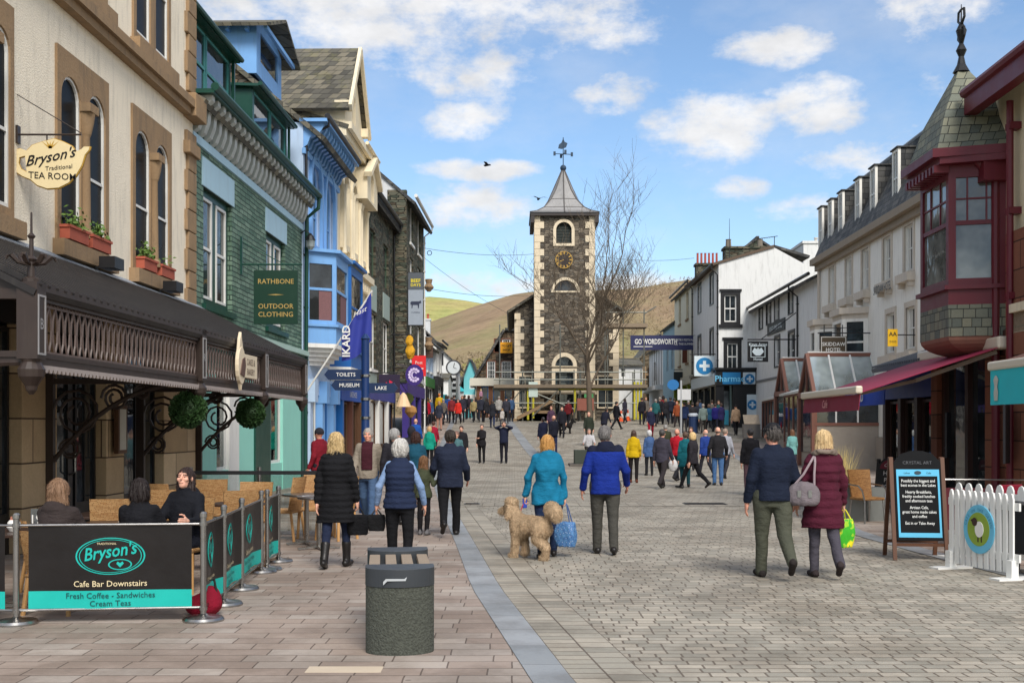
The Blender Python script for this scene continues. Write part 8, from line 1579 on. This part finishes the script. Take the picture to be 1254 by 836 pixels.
def dog(lab,X,Y,rz,col,sc_,h,fuzz=22000):
 t_=thing('dog',lab,'dog',(X,Y,g(Y)),R(rz));v,f=mesh_of(f_dog,(-.2,-.62,0),(.2,.66,1.0),h);o=npobj('body',[(v*sc_,f)],M['fur'],t_,C(col))
 if fuzz:
  rs=np.random.RandomState(3);q=v[f];nn=np.cross(q[:,1]-q[:,0],q[:,3]-q[:,0]);nn/=np.linalg.norm(nn,axis=1)[:,None]+1e-9;idx=rs.randint(0,len(f),fuzz);c=q[idx].mean(1);n_=nn[idx];r1=rs.normal(0,1,(fuzz,3));tg=np.cross(n_,r1);tg/=np.linalg.norm(tg,axis=1)[:,None];ln=rs.uniform(.012,.034,(fuzz,1));d1=n_*.75+tg*.4-np.array([[0,0,.55]]);tip=c+d1*ln+tg*ln*.35;midp=c+n_*ln*.7;wv=np.cross(d1,n_)*.0+np.cross(tg,n_)*.0026
  vv=np.stack([c-wv,c+wv,midp+wv,midp-wv,tip+wv*.6,tip-wv*.6],1).reshape(-1,3);k=np.arange(fuzz)[:,None]*6;ff=np.concatenate([k+np.array([[0,1,2,3]]),k+np.array([[3,2,4,5]])]);npobj('coat',[(vv*sc_,ff)],M['fur'],t_,C(col));
 mb=MB();mb.ball((0,.632*sc_,.735*sc_),.022*sc_,8)
 for s in(-1,1):mb.ball((s*.05*sc_,.495*sc_,.81*sc_),.014*sc_,8)
 mb.build('eyes_and_nose',M['black'],t_,smooth=True);return t_
X,Y=G_(650,684);D1=dog('fluffy apricot curly coated dog with plumed tail standing beside the turquoise jacket',X,Y,52,(208,180,146),.84,.009)
X,Y=G_(694,531);dog('black dog standing in front of the scaffolding',X,Y,-70,(30,28,28),.9,.03,0)
hp_=hand_at(P6,0);nk=D1.location+Matrix.Rotation(R(52),3,'Z')@Vector((0,.26,.57));t_=thing('dog_lead','red and blue dog lead running from the curly dog to the hand of its walker','lead',hp_);mb=MB();mb.tube([(0,0,0),tuple((nk-hp_)*.5-Vector((0,0,.06))),tuple(nk-hp_)],.007,6);mb.build('strap',cm(170,30,46),t_);mb=MB();mb.box(-.03,.03,-.02,.02,-.1,.03);mb.build('grip',cm(40,70,170),t_,bevel=.01)
def sgn(name,lab,px,py,Y,hw,hh,col,cat='sign',rz=0,th=.04):S=thing(name,lab,cat,at(px,py,Y),rz);mb=MB();mb.box(-hw,hw,-th,th,-hh,hh);mb.build('board',col,S,bevel=.006);return S
Yp=23.0;xp=at(447.5,0,Yp).x;S=thing('fingerpost','dark blue fingerpost sign with TOILETS arm pointing at the shops','signpost',(xp,Yp,0));NB=plain('navy_post',C(22,50,98),.4,.12,4);mb=MB();mb.lathe([(.13,0),(.12,1.1),(.085,1.2),(.08,3.5),(.1,3.52),(.03,3.62)],(0,0,0),16);mb.build('post',NB,S,smooth='auto');mb=MB();[mb.lathe([(.1,z),(.1,z+.05)],(0,0,0),14)for z in(1.9,2.28,2.75)];mb.build('collar',M['steel'],S);k=Yp/F
for x0,x1,yc,txt,d_ in((-45.5,-2,458.5,'TOILETS',-1),(-37,-2,471.5,'MUSEUM',-1),(3,35,475,'LAKE',1)):
 z=H0-(yc-CY)*k;a,b=x0*k,x1*k;h_=6.2*k;tip=.08;mb=MB();mb.poly([(a,z-h_),(b,z-h_),(b,z+h_),(a,z+h_),(a-tip,z)]if d_<0 else[(a,z-h_),(b,z-h_),(b+tip,z),(b,z+h_),(a,z+h_)],[],-.025,.025);ar=mb.build('finger',plain('sign_navy',C(24,44,78),.4,.1),S);mb=MB();textpoly(mb,txt,.105,(a+b)/2,z-.035,-.026,bold=.008);mb.build('lettering',M['white'],ar)
pa=at(427,440,26.0);S=thing('flag','blue shop flag with white vertical lettering on an angled white pole','flag',pa);k=26.0/F;mb=MB();mb.tube([(-1.0,.3,-.7),(29*k,0,84*k)],.022,6);mb.build('pole',M['white'],S);mb=MB();vs=[];n,m_=14,10
for j in range(m_+1):
 for i in range(n+1):fx=i/n;x=(-9+37*fx)*k;zt=(28+54*fx)*k;zb_=(-2+26*fx**2.2)*k;vs.append((x,.05*math.sin(fx*11+j*.25),zt+(zb_-zt)*j/m_))
q=n+1;mb.add(vs,[(j*q+i,(j+1)*q+i,(j+1)*q+i+1,j*q+i+1)for j in range(m_)for i in range(n)]);mb.build('cloth',plain('flag_blue',C(46,58,146),.7,.12,6),S,smooth=True);mb=MB();textpoly(mb,'IKARD',.25,0,0,-.08,bold=.02,xf=lambda v:(v[2]*-1+2*k,v[1],v[0]+22*k));textpoly(mb,'Hast',.16,0,0,-.09,shear=.3,xf=lambda v:(v[0]+14*k,v[1],v[2]+v[0]*.5+55*k));mb.build('lettering',M['white'],S)
S=sgn('hanging_sign','dark hanging bank sign with red woven emblem and purple top',477,469.5,36,.33,.29,cm(36,22,50));mb=MB()
for a in range(3):q=a*2*PI/3+.5;mb.poly([(.13*math.cos(q),.13*math.sin(q)-.02),(.13*math.cos(q+1.1),.13*math.sin(q+1.1)-.02),(.04*math.cos(q+1.1),.04*math.sin(q+1.1)-.02),(.04*math.cos(q),.04*math.sin(q)-.02)],[],-.05,-.041)
mb.build('emblem',cm(206,24,60),S);mb=MB();mb.tube([(-.8,0,.34),(.36,0,.34)],.02,6);mb.build('bracket',M['black'],S)
S=thing('roundel_sign','purple round hanging sign with a dotted white letter C','sign',at(507.5,459,46));mb=MB();mb.poly(ell(0,0,.36,.43,28),[],-.05,.05);mb.build('board',cm(52,30,110),S);mb=MB()
for i in range(11):a=.7+i*.48;mb.poly(ell(.2*math.cos(a),.24*math.sin(a),.06,.06,8),[],-.06,-.05)
for i in range(11):a=.75+i*.46;mb.poly(ell(.1*math.cos(a),.13*math.sin(a),.035,.035,8),[],-.06,-.05)
mb.build('emblem',cm(206,190,226),S);mb=MB();mb.tube([(-.9,0,.3),(-.3,0,.3)],.02,5);mb.build('bracket',M['black'],S)
S=sgn('hanging_sign','red projecting post office style sign beyond the purple roundel',513,448,55,.34,.5,cm(216,36,40));mb=MB();textpoly(mb,'Post',.2,0,.1,-.041);mb.box(-.22,.22,-.045,-.041,-.15,-.1);mb.build('lettering',M['white'],S);mb=MB();mb.tube([(-.9,0,.4),(-.3,0,.4)],.03,5);mb.build('bracket',M['black'],S)
S=sgn('hanging_sign','brown timber hanging sign in front of the white inn',522,431,70,.42,.36,cm(84,60,50));mb=MB();textpoly(mb,'THE INN',.16,0,-.05,-.041);mb.build('lettering',cm(150,130,110),S);mb=MB();mb.tube([(-1.2,0,.42),(.45,0,.42)],.03,5);mb.build('bracket',M['black'],S)
S=sgn('street_banner','tall grey vertical banner with yellow text and a dark cow',509,366,56,.36,1.28,cm(150,160,172),'banner',0,.01);mb=MB();mb.box(-.36,.36,-.014,-.011,.45,1.27);mb.build('dark_top',cm(84,90,98),S);mb=MB();textpoly(mb,'BEEF',.24,0,.82,-.016,bold=.02);textpoly(mb,'DAYS',.2,0,.62,-.016,bold=.02);mb.build('yellow_lettering',cm(226,206,40),S);mb=MB();mb.poly([(-.24,-.3),(-.26,-.18),(-.2,-.12),(.16,-.12),(.26,-.08),(.28,-.2),(.18,-.24),(.16,-.46),(.12,-.46),(.1,-.3),(-.14,-.3),(-.16,-.46),(-.2,-.46),(-.2,-.28)],[],-.016,-.011);textpoly(mb,'CUMBRIA',.1,0,-.7,-.012);mb.build('cow_emblem',cm(44,52,74),S);mb=MB();mb.tube([(-.9,0,1.3),(.42,0,1.3)],.025,5);mb.tube([(-.9,0,-1.3),(.36,0,-1.3)],.025,5);mb.build('bracket',M['black'],S)
S=thing('golden_ornament','golden yellow hanging shop ornament like a plump bunch above the street','ornament',at(501.5,425,50));npobj('body',[mesh_of(lambda P:smin(el(P,(0,0,.25),(.16,.16,.3)),el(P,(.03,0,-.22),(.2,.18,.3)),.1)+waves(P,8,14)*.04,(-.3,-.3,-.6),(.3,.3,.65),.04)],M['cloth'],S,C(240,180,50));mb=MB();mb.tube([(-.8,0,.55),(.1,0,.55)],.03,5);mb.build('bracket',M['black'],S)
S=thing('striped_blind','black and white striped shop blind curving over the pavement','awning',at(508,462,49));
for i in range(7):
 mb=MB();y0=-1.2+.34*i;mb.add([(-.75+1.1*math.sin(a),y0+dy,.55-.9*(1-math.cos(a)))for a in(0,.3,.6,.9,1.2,1.5)for dy in(0,.34)],[(2*j,2*j+1,2*j+3,2*j+2)for j in range(5)]);mb.build('stripe',M['white']if i%2 else M['black'],S)
S=thing('projecting_clock','round projecting clock on the black and white inn','clock',at(555.5,450,110));mb=MB();mb.poly(ell(0,0,.75,.75,24),[],-.15,.15);mb.build('case',cm(60,60,64),S);mb=MB();mb.poly(ell(0,0,.6,.6,24),[],-.17,-.15);mb.build('face',cm(200,204,204),S);mb=MB();mb.bar((0,-.18,0),(.1,-.18,.45),.06,.02);mb.bar((0,-.18,0),(.3,-.18,-.1),.06,.02);mb.build('hand',M['black'],S)
for px,py,Yq,lab,c_ in((494,490,44,'hanging beige cloth shade outside the gift shops',(222,190,150)),(503,503,52,'straw coloured basket goods hanging by the shop doorway',(190,140,80)),(499,488,50,'mixed hanging flower basket with yellow blooms',(120,130,60))):
 S=thing('hanging_basket',lab,'hanging display',at(px,py,Yq));mb=MB();mb.lathe([(.3,-.25),(.12,.2),(.03,.3)]if c_[0]>200 else[(.08,-.3),(.28,-.05),(.25,.15),(.1,.25)],(0,0,0),12);mb.build('basket',cm(*c_),S);mb=MB();mb.tube([(0,0,.25),(-.3,0,.7)],.015,5);mb.build('hook',M['black'],S)
Yb=96;a,b=at(772,420,Yb),at(849,419,Yb);S=thing('street_banner','long navy banner with white WORDSWORTH lettering strung across the street','banner',at(810.5,419.5,79));S.scale=(79/96,)*3;L=(b-a).length;mb=MB();mb.box(-L/2,L/2,-.02,.02,-.62,.62);mb.build('cloth',cm(44,48,88),S);mb=MB();textpoly(mb,'GO WORDSWORTH',.62,-.5,-.12,-.021,bold=.03,sx=.62);textpoly(mb,'POETRY FESTIVAL',.26,1.85,.14,-.021,sx=.8);textpoly(mb,'ALL THIS SUMMER',.26,1.85,-.2,-.021,sx=.8);mb.box(-2.4,-.8,-.03,-.021,-.36,-.3);mb.build('lettering',M['white'],S);mb=MB();mb.tube([(-L/2,0,.6),(-L/2-2,0,.9)],.02,4);mb.tube([(L/2,0,.6),(L/2+2,0,.9)],.02,4);mb.build('rope',M['black'],S)
def wire(lab,pts,r=.012):P0=[at(*q)for q in pts];t_=thing('overhead_wire',lab,'wire',P0[0]);mb=MB();d=P0[-1]-P0[0];mb.tube([d*(i/12)-Vector((0,0,.25*4*(i/12)*(1-i/12)))for i in range(13)],r,4);mb.build('cable',M['black'],t_);return t_
t_=wire('thin overhead wire with a ring from the tall stone gable to the clock tower',[(503,301,60),(655,311,76)]);mb=MB();mb.tube([(.95+.12*math.cos(a*.52),.5,-.3+.12*math.sin(a*.52))for a in range(12)],.02,5,closed=True);mb.build('ring',M['black'],t_)
wire('thin overhead wire from the clock tower to the chemist chimneys',[(728,313,76),(850,316,82)]);wire('steep overhead wire dropping from the tall stone gable to the town hall roof',[(505,304,60),(625,385,78)]);wire('low overhead wire from the grey banner to the town hall',[(518,352,60),(655,361,78)])
def bird(px,py,Y,rz,lab):
 t_=thing('bird',lab,'bird',at(px,py,Y),R(rz),'birds in the sky');npobj('body',[mesh_of(lambda P:smin(rc(P,(0,-.2,0),(0,.15,0),.03,.07),rc(P,(0,.15,0),(0,.24,.02),.05,.03),.03),(-.12,-.3,-.12),(.12,.3,.12),.02)],M['cloth'],t_,C(40,40,46))
 for s in(-1,1):mb=MB();mb.add([(0,.12,.03),(s*.3,.14,.16),(s*.62,-.02,.1),(s*.3,-.06,.13),(0,-.1,.02),(0,.1,.02),(s*.3,.13,.145),(s*.3,-.06,.115),(0,-.1,.005)],[(0,1,3,4),(1,2,3),(5,8,7,6),(6,7,2)]);mb.build('wing',cm(44,44,50),t_)
bird(597,202.5,70,70,'dark bird in flight to the left of the weather vane, higher of the two');bird(660,243.5,70,20,'dark bird in flight just left of the spire eaves, lower of the two')
p=gnd(834,531);t_=thing('street_sign','grey sign pole with small blue round sign and white plates near the chapel','sign',p);mb=MB();mb.tube([(0,0,0),(0,0,3.0)],.06,8);mb.build('pole',cm(170,172,174),t_);mb=MB();mb.poly(ell(-.45,2.75,.33,.3,18),[],-.04,0);mb.build('blue_disc',cm(36,110,170),t_);mb=MB();mb.box(-.2,.55,-.04,0,1.9,2.5);mb.build('plate',cm(206,206,206),t_)
p=gnd(920,536);t_=thing('newspaper_stand','stand with pale newspapers outside the chemist window','stand',p);mb=MB();mb.box(-.45,.45,-.2,.2,0,.75);mb.build('body',cm(130,124,118),t_);mb=MB();mb.slab((-.42,-.22,.75),(.42,-.22,.75),(.42,.15,1.25),(-.42,.15,1.25),.03);mb.build('papers',plain('newsprint',C(206,186,160),.7,.35,9),t_)
p=gnd(849,530);t_=thing('litter_bin','blue and white litter bin among the people outside the green shopfront','bin',p);mb=MB();mb.lathe([(.26,0),(.28,.95)],(0,0,0),14);mb.build('body',cm(34,54,92),t_);mb=MB();mb.lathe([(.3,.95),(.3,1.05),(.2,1.12)],(0,0,0),14);mb.build('lid',cm(190,196,204),t_)
for o in list(bpy.data.objects):
 if '_w' in o:del o['_w']
